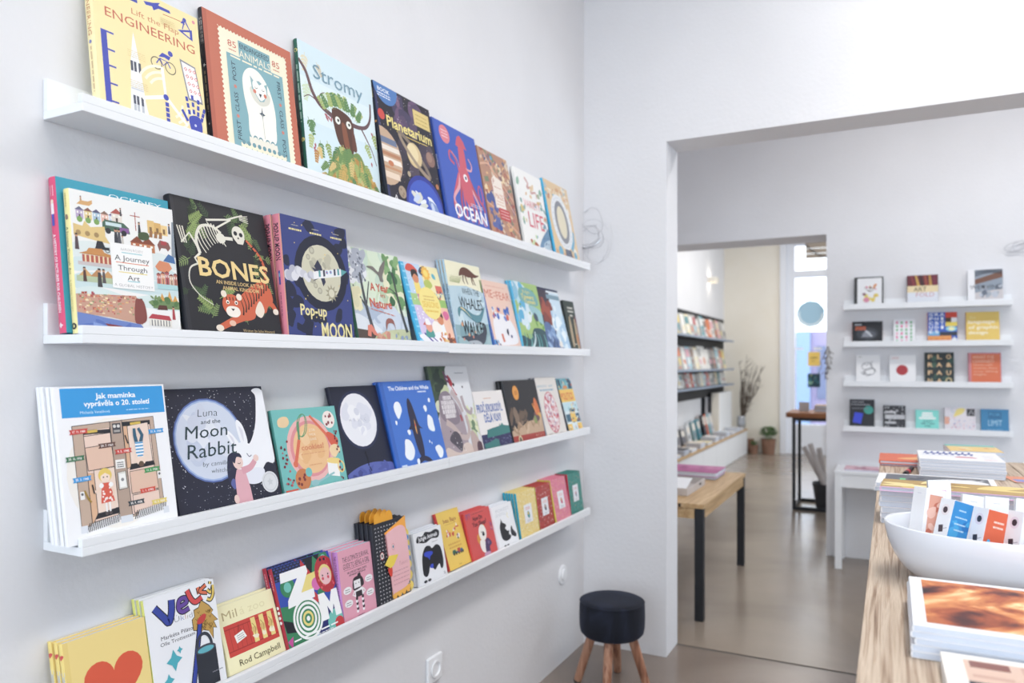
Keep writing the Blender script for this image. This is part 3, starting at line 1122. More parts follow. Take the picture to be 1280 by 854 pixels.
    a.poly([(0.77, 0.53), (0.82, 0.58), (0.92, 0.57), (0.95, 0.53), (0.9, 0.49), (0.8, 0.5)], 'D98A62')
    for k in range(5):
        house(0.78 + 0.045 * k, 0.4, 0.04, 0.07 + 0.01 * (k % 3), ['C9706A', 'E0A07A', 'B85A5E', 'D9B49A', 'C07A6A'][k], '8A4A44')
    a.poly([(0.86, 0.58), (0.92, 0.64), (0.98, 0.62), (0.99, 0.57)], '4A74A8')
    a.rect(0.78, 0.36, 1.0, 0.4, 'A8D0D4')
    for x, h in ((0.82, 0.06), (0.9, 0.08), (0.96, 0.05)):
        a.poly([(x - 0.03, 0.27), (x, 0.27 + h), (x + 0.03, 0.27)], 'D9A04A')
    a.rect(0.72, 0.21, 1.0, 0.27, '6F8A5A')
    a.blobs(10, (0.02, 0.04), ['587A4A', '7A9460'], 0.7, 0.24, 0.98, 0.29, 5)
    a.poly([(0.76, 0.2), (0.78, 0.235), (0.86, 0.235), (0.87, 0.2)], '5E3A34')
    person(0.93, 0.13, 0.1, 'B0404A')
    person(0.6, 0.15, 0.12, 'B57A50')
    a.poly([(0.0, 0.14), (0.0, 0.27), (0.55, 0.29), (0.62, 0.18), (0.6, 0.08), (0.3, 0.12)], 'C89A84')
    for i in range(130):
        x, y = r.uniform(0.01, 0.55), r.uniform(0.14, 0.28)
        a.rect(x, y, x + r.uniform(0.008, 0.03), y + r.uniform(0.005, 0.016), r.choice(['B85A4E', 'E0B87A', 'D98A62', 'A8505A', 'EBD9B0', '8A9A6A', 'C9746A']))
        a.cyc(i)
    a.k += 25
    a.poly([(0.53, 0.09), (0.54, 0.25), (0.58, 0.27), (0.63, 0.24), (0.64, 0.11)], '8A4A44', True)
    a.poly([(0, 0.145), (0.3, 0.11), (0.58, 0.08), (0.66, 0.0), (0, 0.0)], '6E86C4')
    a.blobs(10, (0.04, 0.09), ['5A74BA', '86A0D6'], 0.05, 0.0, 0.5, 0.08, 7, (0.2, 0.4))
    a.poly([(0.24, 0.075), (0.4, 0.06), (0.36, 0.04), (0.27, 0.05)], '8A3A3A')
    a.poly([(0.66, 0.13), (0.7, 0.165), (0.88, 0.155), (0.9, 0.12)], 'B8404A')
    a.poly([(0.66, 0.08), (0.67, 0.13), (0.9, 0.12), (0.9, 0.07)], 'E6E2D8')
    for k in range(7):
        a.rect(0.69 + 0.03 * k, 0.075, 0.7 + 0.03 * k, 0.12, '6A6A72')
    for k in range(6):
        person(0.68 + 0.06 * k, 0.0, 0.055, r.choice(['6A5A9A', 'B06A4A', '4A5A70', 'C04A50']))
    a.rect(0.335, 0.335, 0.745, 0.665, 'F3F2F0')
    a.text('AARON ROSEN', 0.54, 0.625, 0.22, 0.02, '8E8E92', 'thin')
    a.rect(0.44, 0.598, 0.64, 0.604, '7EC4D0')
    a.text('A Journey', 0.54, 0.56, 0.34, 0.038, '34353C')
    a.rect(0.38, 0.523, 0.7, 0.529, 'E07A54')
    a.text('Through', 0.54, 0.488, 0.29, 0.036, '34353C')
    a.rect(0.4, 0.453, 0.68, 0.459, 'E6D25A')
    a.text('Art', 0.54, 0.418, 0.12, 0.036, '34353C')
    a.rect(0.48, 0.39, 0.6, 0.396, '7EC4D0')
    a.text('A GLOBAL HISTORY', 0.54, 0.36, 0.38, 0.02, '77777C', 'thin')


def sp_journey(s):
    s.bg('EFE3A2')
    s.dashes(0.08, 0.5, 0.1, 1, 0.1, 'C9B56A', 0.01)
    s.blob(0.2, 0.5, 0.02, '9A7A6A', 3)
    s.text('A Journey Through Art', 0.43, 0.5, 0.33, 0.34, '5A5642')
    s.text('A GLOBAL HISTORY', 0.74, 0.5, 0.22, 0.26, 'CDB872')
    s.ring(0.95, 0.5, 0.017, 0.012, '33333A', 12)


def art_bones(a):
    a.bg('24242A')
    a.rect(0, 0, 0.035, 1, '2C2C33')
    GR = ['4E6642', '3C5036', '66804E', '34442F', '7C9058']
    r = random.Random(8)
    for i in range(46):
        t = r.uniform(0, 2 * math.pi)
        q = r.uniform(0.33, 0.46)
        x, y = 0.47 + q * math.cos(t), 0.53 + q * 1.25 * math.sin(t) / a.A
        if y < 0.1 or y > 0.92 or x < 0.06:
            continue
        a.frond(x, y, r.uniform(0.1, 0.15), r.uniform(0, 360), r.choice(GR), 6, 0.0065)
    for (x, y, an) in ((0.14, 0.8, 40), (0.12, 0.68, 60), (0.8, 0.74, 120), (0.3, 0.2, 150), (0.35, 0.28, 30)):
        a.frond(x, y, 0.17, an, '8AA05A', 7, 0.010)
    W = 'E2DED0'
    a.line([(0.36, 0.81), (0.33, 0.86), (0.56, 0.895), (0.63, 0.92), (0.74, 0.955)], 0.022, W, False, 0.012)
    a.line([(0.4, 0.8), (0.5, 0.85), (0.6, 0.9)], 0.016, W)
    for k in range(4):
        a.line([(0.7, 0.94 - 0.008 * k), (0.8, 0.955 - 0.018 * k)], 0.007, W)
    a.line([(0.22, 0.6), (0.2, 0.7), (0.26, 0.8), (0.38, 0.82), (0.47, 0.78)], 0.03, W, True, 0.02)
    for k in range(9):
        t = k / 8
        x0, y0 = 0.21 + 0.22 * t, 0.72 + 0.09 * math.sin(t * 2.2)
        a.line([(x0, y0 + 0.03), (x0 + 0.03, y0 - 0.05), (x0 + 0.075, y0 - 0.11)], 0.013, W, True, 0.008)
    a.circ(0.46, 0.74, 0.05, W, 0.045)
    a.circ(0.66, 0.795, 0.07, W, 0.075)
    a.poly([(0.6, 0.76), (0.64, 0.72), (0.7, 0.72), (0.73, 0.77)], W)
    for x, y in ((0.63, 0.8), (0.69, 0.795)):
        a.circ(x, y, 0.02, '24242A')
    a.circ(0.655, 0.765, 0.009, '24242A')
    a.line([(0.5, 0.745), (0.59, 0.75)], 0.03, W)
    a.line([(0.22, 0.62), (0.14, 0.74), (0.05, 0.66)], 0.024, W, False, 0.014)
    a.line([(0.22, 0.6), (0.16, 0.56), (0.2, 0.5)], 0.022, W, False, 0.014)
    for k in range(3):
        a.line([(0.06 + 0.02 * k, 0.66), (0.03 + 0.025 * k, 0.78)], 0.012, W)
    a.line([(0.18, 0.52), (0.1, 0.48), (0.08, 0.38), (0.16, 0.29), (0.28, 0.23)], 0.016, 'D5D2C6', True, 0.006)
    OR = 'CF5F3A'
    a.line([(0.88, 0.42), (0.91, 0.55), (0.86, 0.66), (0.74, 0.76)], 0.034, OR, True, 0.02)
    for k in range(8):
        t = k / 8
        a.line([(0.88 - 0.13 * t ** 2, 0.46 + 0.27 * t), (0.93 - 0.15 * t ** 2, 0.465 + 0.29 * t)], 0.012, '2B2422')
    a.poly([(0.5, 0.24), (0.6, 0.33), (0.72, 0.4), (0.85, 0.45), (0.93, 0.4), (0.95, 0.3), (0.88, 0.25), (0.84, 0.2), (0.74, 0.2), (0.7, 0.15), (0.6, 0.13), (0.52, 0.16)], OR, True)
    a.line([(0.66, 0.18), (0.52, 0.14), (0.4, 0.1), (0.3, 0.06)], 0.075, OR, True, 0.05)
    a.circ(0.31, 0.065, 0.04, 'E9DCCB', 0.028)
    a.circ(0.45, 0.105, 0.035, 'E2B79E', 0.025)
    a.line([(0.86, 0.3), (0.93, 0.27), (0.97, 0.22)], 0.06, OR, True, 0.045)
    a.circ(0.965, 0.215, 0.034, 'E9DCCB', 0.028)
    a.poly([(0.72, 0.2), (0.79, 0.29), (0.83, 0.22), (0.78, 0.16)], 'E8D9C6', True)
    for k in range(11):
        x = 0.58 + 0.034 * k
        y = 0.17 + 0.023 * k
        a.line([(x, y), (x + 0.012, y + 0.055), (x - 0.012, y + 0.13)], 0.016, '2B2422', True, 0.005)
    a.circ(0.475, 0.24, 0.105, OR, 0.095)
    a.circ(0.4, 0.32, 0.03, 'E9DCCB')
    a.circ(0.56, 0.305, 0.03, 'E9DCCB')
    a.poly([(0.4, 0.2), (0.44, 0.23), (0.53, 0.225), (0.55, 0.18), (0.5, 0.15), (0.42, 0.16)], 'EFE6DA', True)
    for x in (0.43, 0.52):
        a.circ(x, 0.26, 0.018, 'EFE6DA')
        a.circ(x, 0.258, 0.009, '2B2422')
    a.poly([(0.455, 0.215), (0.495, 0.212), (0.475, 0.195)], '2B2422')
    for k in range(4):
        a.line([(0.42 + 0.035 * k, 0.3), (0.425 + 0.033 * k, 0.275)], 0.01, '2B2422')
    a.text('BONES', 0.56, 0.505, 0.78, 0.13, 'E9CC86', 'bold', rot=0)
    a.text('AN INSIDE LOOK AT THE', 0.6, 0.405, 0.52, 0.026, 'D6B678', 'bold')
    a.text('ANIMAL KINGDOM', 0.6, 0.365, 0.4, 0.026, 'D6B678', 'bold')
    a.text('Written by John Howard', 0.73, 0.055, 0.36, 0.022, 'CDB27C')


def sp_bones(s):
    s.bg('232329')
    s.dashes(0.3, 0.5, 0.3, 1, 0.1, '3A3A42', 0.01)


def art_moon(a):
    a.bg('3A4584')
    r = random.Random(4)
    for i in range(26):
        a.blob(r.random(), r.random(), r.uniform(0.05, 0.1), '262A42', i, 0.7, r.uniform(0, 180), 8, 0.25)
    a.circ(0.55, 0.57, 0.4, '23263A')
    a.circ(0.55, 0.57, 0.3, 'CFCBB2')
    a.blobs(12, (0.03, 0.07), ['BDB9A2', 'DAD6C0', 'AFAB98'], 0.36, 0.5, 0.72, 0.72, 6)
    for x, y, q in ((0.42, 0.75, 0.04), (0.36, 0.69, 0.03), (0.5, 0.42, 0.035), (0.44, 0.46, 0.03)):
        a.circ(x, y, q, 'A9A592')
        a.circ(x, y, q * 0.6, 'C2BEA8')
    a.star(0.68, 0.41, 0.1, 'A29C82', 10, 0.55)
    a.circ(0.68, 0.41, 0.045, 'D5D0B8')
    a.poly([(0.44, 0.62), (0.5, 0.68), (0.55, 0.63), (0.6, 0.5), (0.56, 0.46), (0.52, 0.54)], '33364E')
    for i in range(16):
        a.circ(0.05 + 0.024 * i, 0.535 + 0.008 * math.sin(i * 2.1) + r.uniform(-0.03, 0.03), 0.055 - 0.0015 * i, r.choice(['C9C9D4', 'DADAE2', 'B3B4C4']), n=14)
    a.poly([(0.42, 0.51), (0.42, 0.575), (0.86, 0.635), (0.86, 0.57)], 'E9E9EC')
    a.poly([(0.86, 0.63), (0.96, 0.62), (0.86, 0.57)], '57A0A4')
    for x, c in ((0.5, '57A0A4'), (0.57, '3A3F55'), (0.74, '3A3F55'), (0.8, '57A0A4')):
        a.poly([(x, 0.525 + (x - 0.42) * 0.13), (x, 0.58 + (x - 0.42) * 0.13), (x + 0.03, 0.584 + (x - 0.42) * 0.13), (x + 0.03, 0.529 + (x - 0.42) * 0.13)], c)
    for x in (0.63, 0.69):
        a.circ(x, 0.556 + (x - 0.42) * 0.13, 0.018, '4FA8D8')
        a.circ(x, 0.556 + (x - 0.42) * 0.13, 0.009, 'D05070')
    a.poly([(0.44, 0.575), (0.4, 0.61), (0.5, 0.59)], '3A3F55')
    a.poly([(0.44, 0.512), (0.4, 0.49), (0.5, 0.524)], '3A3F55')
    a.text('Pop-up', 0.38, 0.25, 0.4, 0.085, 'EBDF9E', 'bold')
    a.text('MOON', 0.72, 0.09, 0.5, 0.125, 'EBDF9E', 'bold')
    for x, c in ((0.2, '7EC0C8'), (0.5, '7EC0C8'), (0.82, '7EC0C8')):
        a.dashes(x, 0.93, 0.1, 1, 0.01, 'B8B8A8', 0.008)
        a.dashes(x, 0.895, 0.18, 1, 0.01, 'E6DA9A', 0.018, int(x * 10))
    a.dots(16, (0.006, 0.01), ['E6C96A'], seed=5)


def sp_moon(s):
    s.bg('E58C9C')
    s.rect(0, 0.0, 1, 0.12, 'F0A58E')
    s.rect(0, 0.88, 1, 1, 'F0A58E')
    s.text('POP-UP MOON', 0.22, 0.5, 0.3, 0.5, '33313E', 'bold')
    s.rect(0.45, 0.42, 0.56, 0.6, '4A5AA8')
    s.rect(0.47, 0.45, 0.5, 0.57, '7EC0D8')
    s.dashes(0.72, 0.5, 0.2, 1, 0.1, 'B56A80', 0.01)


def art_nature(a):
    a.bg('CBDCBE')
    a.blobs(30, (0.1, 0.2), ['D6E4CC', 'B9D0B0', 'C4D9C6', 'DDE8D4'], 0, 0.35, 1, 1, 3)
    a.poly([(0, 0.34), (0.4, 0.38), (0.8, 0.36), (1, 0.3), (1, 0), (0, 0)], 'BCC8D8')
    a.blobs(10, (0.1, 0.18), ['C9D4E2', 'ABBAD0'], 0.2, 0.15, 1, 0.35, 5)
    a.poly([(0, 0.3), (0.2, 0.26), (0.45, 0.14), (0.3, 0.12), (0, 0.13)], 'DDE3EA', True)
    a.poly([(0, 0.15), (0.3, 0.13), (0.34, 0.1), (0.22, 0.0), (0, 0)], '5A4C46')
    a.poly([(0.26, 0.0), (0.4, 0.1), (0.6, 0.15), (1, 0.16), (1, 0)], 'C2C79E', True)
    a.blobs(14, (0.03, 0.07), ['D8A088', 'C98A78', 'B6C08A'], 0.34, 0.02, 0.56, 0.1, 6)
    a.blobs(16, (0.02, 0.05), ['A9B884', '8E9FC0', 'C4CBA4'], 0.6, 0.02, 0.98, 0.12, 7)
    for c, n, x0, y0, x1, y1 in (('E3E6EA', 20, 0.0, 0.66, 0.25, 1.0), ('AEB4C2', 14, 0.0, 0.68, 0.3, 0.98)):
        a.blobs(n, (0.05, 0.09), [c], x0, y0, x1, y1, 2 + n)
    a.blobs(40, (0.012, 0.02), ['6E7484', '8A90A0'], 0.0, 0.64, 0.28, 0.98, 9)
    a.line([(0.2, 0.74), (0.21, 0.5), (0.24, 0.3), (0.28, 0.14)], 0.035, '4E5258', True, 0.06)
    a.line([(0.04, 0.6), (0.12, 0.5), (0.22, 0.38)], 0.018, '4E5258', True, 0.03)
    a.line([(0.34, 0.66), (0.28, 0.52), (0.23, 0.4)], 0.014, '4E5258', True, 0.02)
    a.blobs(10, (0.05, 0.08), ['E9E2B8', 'DDD8B0'], 0.02, 0.38, 0.12, 0.58, 4)
    a.blobs(26, (0.06, 0.1), ['E4E3C2'], 0.68, 0.44, 0.98, 0.96, 14)
    a.blobs(34, (0.04, 0.08), ['4F8054', '6E9A62', '3E6B48', '86AE74'], 0.7, 0.46, 0.97, 0.96, 15)
    a.line([(0.82, 0.8), (0.86, 0.5), (0.9, 0.3), (0.94, 0.14)], 0.03, '474A4C', True, 0.05)
    a.line([(0.7, 0.62), (0.8, 0.58), (0.88, 0.48)], 0.014, '474A4C', True, 0.02)
    a.poly([(0.34, 0.82), (0.46, 0.83), (0.55, 0.78), (0.6, 0.84), (0.72, 0.93), (0.68, 0.83), (0.62, 0.74), (0.62, 0.68), (0.56, 0.68), (0.54, 0.74), (0.44, 0.79)], '7A7470', True)
    a.text('A Year', 0.52, 0.61, 0.34, 0.08, 'D6604A', 'bold', wob=0.12)
    a.text('in', 0.56, 0.53, 0.1, 0.05, 'D6604A', wob=0.1)
    a.text('Nature', 0.5, 0.435, 0.42, 0.09, 'D6604A', 'bold', wob=0.12)
    a.dashes(0.52, 0.34, 0.44, 1, 0.03, 'DC8474', 0.012, rot=-8)
    a.poly([(0.16, 0.08), (0.19, 0.19), (0.26, 0.2), (0.36, 0.08), (0.28, 0.09), (0.24, 0.13), (0.22, 0.07)], 'E0826E')
    a.poly([(0.53, 0.15), (0.54, 0.24), (0.6, 0.28), (0.69, 0.26), (0.71, 0.15), (0.68, 0.22), (0.58, 0.22)], '9A6058', True)


def art_seasons(a):
    a.rect(0, 0.5, 0.5, 1, 'BFD6EE')
    a.rect(0.5, 0.5, 1, 1, 'F0E6B2')
    a.rect(0, 0, 0.52, 0.5, 'D6C6E8')
    a.rect(0.52, 0, 1, 0.5, 'F1C2A8')
    a.rect(0, 0, 0.08, 1, '4FB4E0')
    for k in range(12):
        a.rect(0.0, 0.04 + 0.083 * k, 0.09, 0.06 + 0.083 * k, '8FD4F0')
    a.rect(0.06, 0.48, 0.4, 0.62, 'A8CC86')
    a.rect(0.72, 0.48, 1.0, 0.58, '9CC46A')
    a.rect(0.52, 0.0, 1, 0.1, '7A4A3E')
    a.poly([(0.1, 0.9), (0.16, 0.98), (0.3, 0.98), (0.4, 0.9)], 'D9564A', True)
    a.blob(0.6 - 0.06, 0.93, 0.1, '4A4E6A', 2)
    a.dots(40, (0.008, 0.013), ['EDF4FA', '9FC0E4'], 0.1, 0.55, 0.45, 0.86, 5)

    def child(x, y, c, c2, skin='D98A62'):
        a.poly([(x - 0.08, y), (x - 0.07, y + 0.15), (x + 0.07, y + 0.15), (x + 0.09, y)], c, False)
        a.rect(x - 0.06, y - 0.09, x - 0.01, y, c2)
        a.rect(x + 0.01, y - 0.09, x + 0.06, y, c2)
        a.circ(x, y + 0.2, 0.085, skin)
        a.poly([(x - 0.09, y + 0.2), (x - 0.07, y + 0.29), (x + 0.06, y + 0.3), (x + 0.09, y + 0.22), (x, y + 0.25)], '3A3230', True)
    child(0.3, 0.62, 'F0D870', 'D98AA8')
    child(0.7, 0.12, 'EEF0F2', '4A86C8')
    a.circ(0.62, 0.9, 0.085, 'F0B840')
    a.star(0.62, 0.9, 0.13, 'F0B840', 12, 0.75)
    a.circ(0.62, 0.9, 0.06, 'F6DA6A')
    a.blob(0.82, 0.88, 0.06, '5BB4C8', 4)
    a.blob(0.62, 0.75, 0.1, 'B8C45A', 5)
    a.rect(0.6, 0.62, 0.64, 0.7, '7A5A44')
    a.rect(0.8, 0.66, 0.98, 0.76, 'E0705E')
    a.dots(20, (0.012, 0.024), ['3A4A8A', 'D9564A', '3A3A44', '7FC0D8'], 0.68, 0.58, 0.97, 0.7, 6)
    a.blob(0.88, 0.38, 0.09, 'DE6C9A', 6)
    a.circ(0.54, 0.2, 0.13, 'F4EDE6')
    a.blob(0.42, 0.06, 0.4, 'F0EFF6', 8, 0.35)
    a.line([(0.16, 0.14), (0.42, 0.0)], 0.03, '4A3A9A')
    a.line([(0.22, 0.16), (0.5, 0.03)], 0.02, '4A3A9A')
    a.poly([(0.2, 0.1), (0.26, 0.2), (0.4, 0.19), (0.42, 0.1)], '4A9A92', True)
    a.circ(0.33, 0.22, 0.085, 'E9A08A')
    a.poly([(0.18, 0.24), (0.3, 0.24), (0.28, 0.3)], 'D9564A')
    a.poly([(0.26, 0.25), (0.4, 0.25), (0.36, 0.31), (0.28, 0.32)], 'F4F2F4', True)
    a.dots(26, (0.01, 0.018), ['F4F2FA'], 0.12, 0.3, 0.5, 0.48, 7)
    a.blobs(14, (0.025, 0.045), ['D9844A', 'B85A3E', 'E9C07A'], 0.56, 0.02, 0.97, 0.16, 8)
    a.circ(0.53, 0.52, 0.28, 'F3DF82', 0.26)
    a.text('SEASONS', 0.53, 0.5, 0.44, 0.07, 'E8C24A', 'bold')
    a.dashes(0.53, 0.6, 0.3, 2, 0.04, 'D9B860', 0.02)
    a.dashes(0.53, 0.42, 0.36, 1, 0.04, 'E8C24A', 0.03)


def art_whales(a):
    a.bg('B9D2DE')
    a.poly([(0, 0.7), (0.5, 0.73), (1, 0.68), (1, 1), (0, 1)], 'EFEACB')
    a.blobs(10, (0.06, 0.1), ['C9DDE4', 'AFCBD9'], 0, 0.3, 1, 0.66, 4)
    a.poly([(0, 0.26), (0.5, 0.25), (1, 0.3), (1, 0), (0, 0)], '8FB0B8')
    a.blobs(8, (0.1, 0.16), ['9DBCC2', '7FA4AE'], 0, 0.02, 1, 0.2, 5)
    for k in range(12):
        a.line([(0.06 + 0.022 * k, 0.75), (0.1 + 0.028 * k, 0.83)], 0.012, '9CA86A', w1=0.004)
    for k in range(6):
        a.line([(0.95 + 0.008 * k, 0.68), (0.93 + 0.012 * k, 0.84)], 0.012, '8A9A5E', w1=0.004)
    a.poly([(0.34, 0.84), (0.4, 0.92), (0.52, 0.955), (0.66, 0.94), (0.82, 0.89), (0.94, 0.885), (0.82, 0.85), (0.72, 0.85), (0.6, 0.84), (0.46, 0.86)], '6B4438', True)
    for x0, x1 in ((0.46, 0.44), (0.52, 0.54), (0.72, 0.76), (0.7, 0.7)):
        a.line([(x0, 0.86), (x1, 0.79), (x1 + 0.03, 0.755)], 0.03, '6B4438', w1=0.012)
    a.text('WHEN THE', 0.6, 0.665, 0.5, 0.075, '3A4650', 'thin', wob=0.06)
    a.text('WHALES', 0.56, 0.525, 0.68, 0.125, '2E3840', wob=0.1)
    a.poly([(0.14, 0.42), (0.2, 0.47), (0.36, 0.46), (0.56, 0.4), (0.75, 0.4), (0.86, 0.46), (0.95, 0.5), (0.86, 0.39), (0.74, 0.31), (0.58, 0.31), (0.4, 0.37), (0.24, 0.43), (0.16, 0.35)], '5E93A0', True)
    a.poly([(0.22, 0.46), (0.36, 0.42), (0.5, 0.35), (0.44, 0.39), (0.3, 0.46)], 'E0C48A', True)
    a.text('WALKED', 0.56, 0.225, 0.7, 0.15, '2E3840', 'bold', wob=0.06)
    a.poly([(0.12, 0.12), (0.3, 0.14), (0.55, 0.15), (0.76, 0.19), (0.86, 0.3), (0.88, 0.2), (0.8, 0.08), (0.6, 0.02), (0.4, 0.04), (0.24, 0.09)], '454C5A', True)
    a.poly([(0.3, 0.07), (0.5, 0.03), (0.7, 0.05), (0.56, 0.09)], 'AEB6BE', True)
    a.line([(0.42, 0.05), (0.5, -0.02)], 0.05, '454C5A')
    a.dots(5, (0.02, 0.035), ['E08A6E', 'D9A07A'], 0.05, 0.04, 0.95, 0.28, 9)


def sp_whales(s):
    s.bg('AFCBDD')
    s.rect(0, 0, 0.15, 1, 'C0906E')
    s.text('WHEN THE WHALES WALKED', 0.52, 0.5, 0.5, 0.5, '33527A', 'bold')


def art_fear(a):
    a.bg('F2CDBB')
    a.text('ME', 0.2, 0.805, 0.3, 0.12, 'D97A62')
    a.dashes(0.41, 0.83, 0.08, 2, 0.05, 'D97A62', 0.02)
    a.text('FEAR', 0.7, 0.795, 0.5, 0.12, 'D97A62')
    a.dashes(0.5, 0.92, 0.7, 1, 0.03, 'E5A896', 0.012)
    a.poly([(0.16, 0.08), (0.12, 0.3), (0.2, 0.46), (0.42, 0.52), (0.7, 0.48), (0.88, 0.34), (0.92, 0.12), (0.6, 0.06)], 'F0EEF2', True)
    a.blobs(16, (0.03, 0.06), ['3F6AC0', 'D9604A', 'F0EEF2', '6E8AD0'], 0.15, 0.46, 0.45, 0.62, 4)
    a.blobs(12, (0.03, 0.06), ['3F6AC0', 'D9604A', '6E8AD0'], 0.6, 0.44, 0.8, 0.62, 6)
    a.poly([(0.55, 0.24), (0.57, 0.29), (0.62, 0.3), (0.62, 0.25), (0.6, 0.2)], '2E3450', True)
    a.circ(0.7, 0.19, 0.03, '3A4A7A')
    a.rect(0.34, 0.1, 0.41, 0.22, 'E0826A', 10)
    a.blobs(5, (0.03, 0.06), ['5BA3D8', '3A4A8A'], 0.06, 0.03, 0.24, 0.14, 7)
    a.rect(0.0, 0, 0.035, 1, '3F7AD0')


def art_atlas(a):
    a.bg('A8C878')
    a.blobs(26, (0.08, 0.16), ['E6EFF4', 'BFE0EC', 'D8EAF2'], 0.0, 0.36, 0.5, 1.0, 5)
    a.blobs(12, (0.06, 0.12), ['8EC4DE', '5BB4DC'], 0.0, 0.42, 0.36, 0.98, 8)
    a.blobs(12, (0.03, 0.05), ['6FA64E', '57904A'], 0.1, 0.3, 0.95, 0.95, 9)
    a.poly([(0.2, 0.74), (0.24, 0.9), (0.6, 0.92), (0.86, 0.84), (0.9, 0.68), (0.5, 0.68)], '78B0AE', True)
    a.text('Bridges', 0.5, 0.865, 0.3, 0.05, 'E6D674')
    a.text('Towers', 0.52, 0.79, 0.5, 0.065, 'E6D674', 'bold')
    a.text('Tunnels', 0.58, 0.72, 0.46, 0.06, 'E6D674', 'bold')
    a.poly([(0.5, 0.66), (0.8, 0.64), (1, 0.56), (1, 0.4), (0.8, 0.44), (0.6, 0.54)], '9CC8CE', True)
    a.blob(0.7, 0.5, 0.1, '46586A', 4)
    a.poly([(0.0, 0.2), (0.35, 0.16), (0.55, 0.32), (1, 0.28), (1, 0), (0, 0)], '35555E', True)
    for k in range(9):
        a.line([(0.05 + 0.11 * k, 0), (0.15 + 0.1 * k, 0.12), (0.1 + 0.1 * k, 0.24)], 0.05, ['4F9A9C', '2E4650', '74B4B4'][k % 3], True, 0.02)
    a.line([(0.34, 0.02), (0.5, 0.14), (0.54, 0.27)], 0.06, 'CFE4E8', True, 0.03)


def art_splash(a):
    a.bg('C9DEEC')
    a.poly([(0, 0.3), (0.05, 1), (0.55, 1), (0.5, 0.7), (0.55, 0.5), (0.35, 0.4), (0.3, 0.2)], '463C4C', True)
    a.blobs(22, (0.06, 0.12), ['8A4038', 'A8503E', '6E3A3C'], 0.1, 0.46, 0.5, 0.8, 4)
    a.poly([(0.05, 0.4), (0.3, 0.42), (0.5, 0.2), (0.7, 0.05), (0.6, 0), (0, 0)], '5A74A4', True)
    a.blobs(16, (0.05, 0.12), ['7C9CC8', '44587E', '9DB8D8'], 0.1, 0.05, 0.5, 0.36, 6, (0.3, 0.5))
    a.blobs(22, (0.06, 0.14), ['DCEAF4', 'A9CAE4', 'E6F0F6'], 0.5, 0.05, 0.98, 0.7, 7)
    a.rect(0, 0.96, 1, 1, '2E3454')
    a.rect(0.45, 0.93, 0.98, 0.96, 'E6EEF4')
    a.rect(0.42, 0.83, 1, 0.9, '7E9CAC')
    a.poly([(0.5, 0.1), (0.62, 0.16), (0.66, 0.1), (0.58, 0.05)], 'E9E2DA', True)


def art_dark(a):
    a.bg('34403A')
    a.rect(0.8, 0, 1, 0.7, '6E3A44')
    for y, w in ((0.86, 0.5), (0.79, 0.54), (0.71, 0.28)):
        a.dashes(0.55, y, w, 1, 0.03, 'D9D6CA', 0.07, int(w * 20))
    for x, y in ((0.32, 0.4), (0.78, 0.36)):
        a.circ(x, y + 0.26, 0.06, 'C9B08E')
        a.poly([(x - 0.1, y - 0.26), (x - 0.09, y + 0.2), (x + 0.08, y + 0.2), (x + 0.1, y - 0.26)], 'B9A484', True)
    a.rect(0.7, 0.14, 0.86, 0.34, 'C98A5A')
    a.rect(0.42, 0.14, 0.66, 0.155, 'E0DCCB')


def sp_plain(c, t=None, tc='E9E9E9'):
    def f(s):
        s.bg(c)
        if t:
            s.text(t, 0.5, 0.5, min(0.7, 0.04 * len(t)), 0.42, tc, 'bold')
        else:
            s.dashes(0.5, 0.5, 0.5, 1, 0.1, tc, 0.012)
    return f
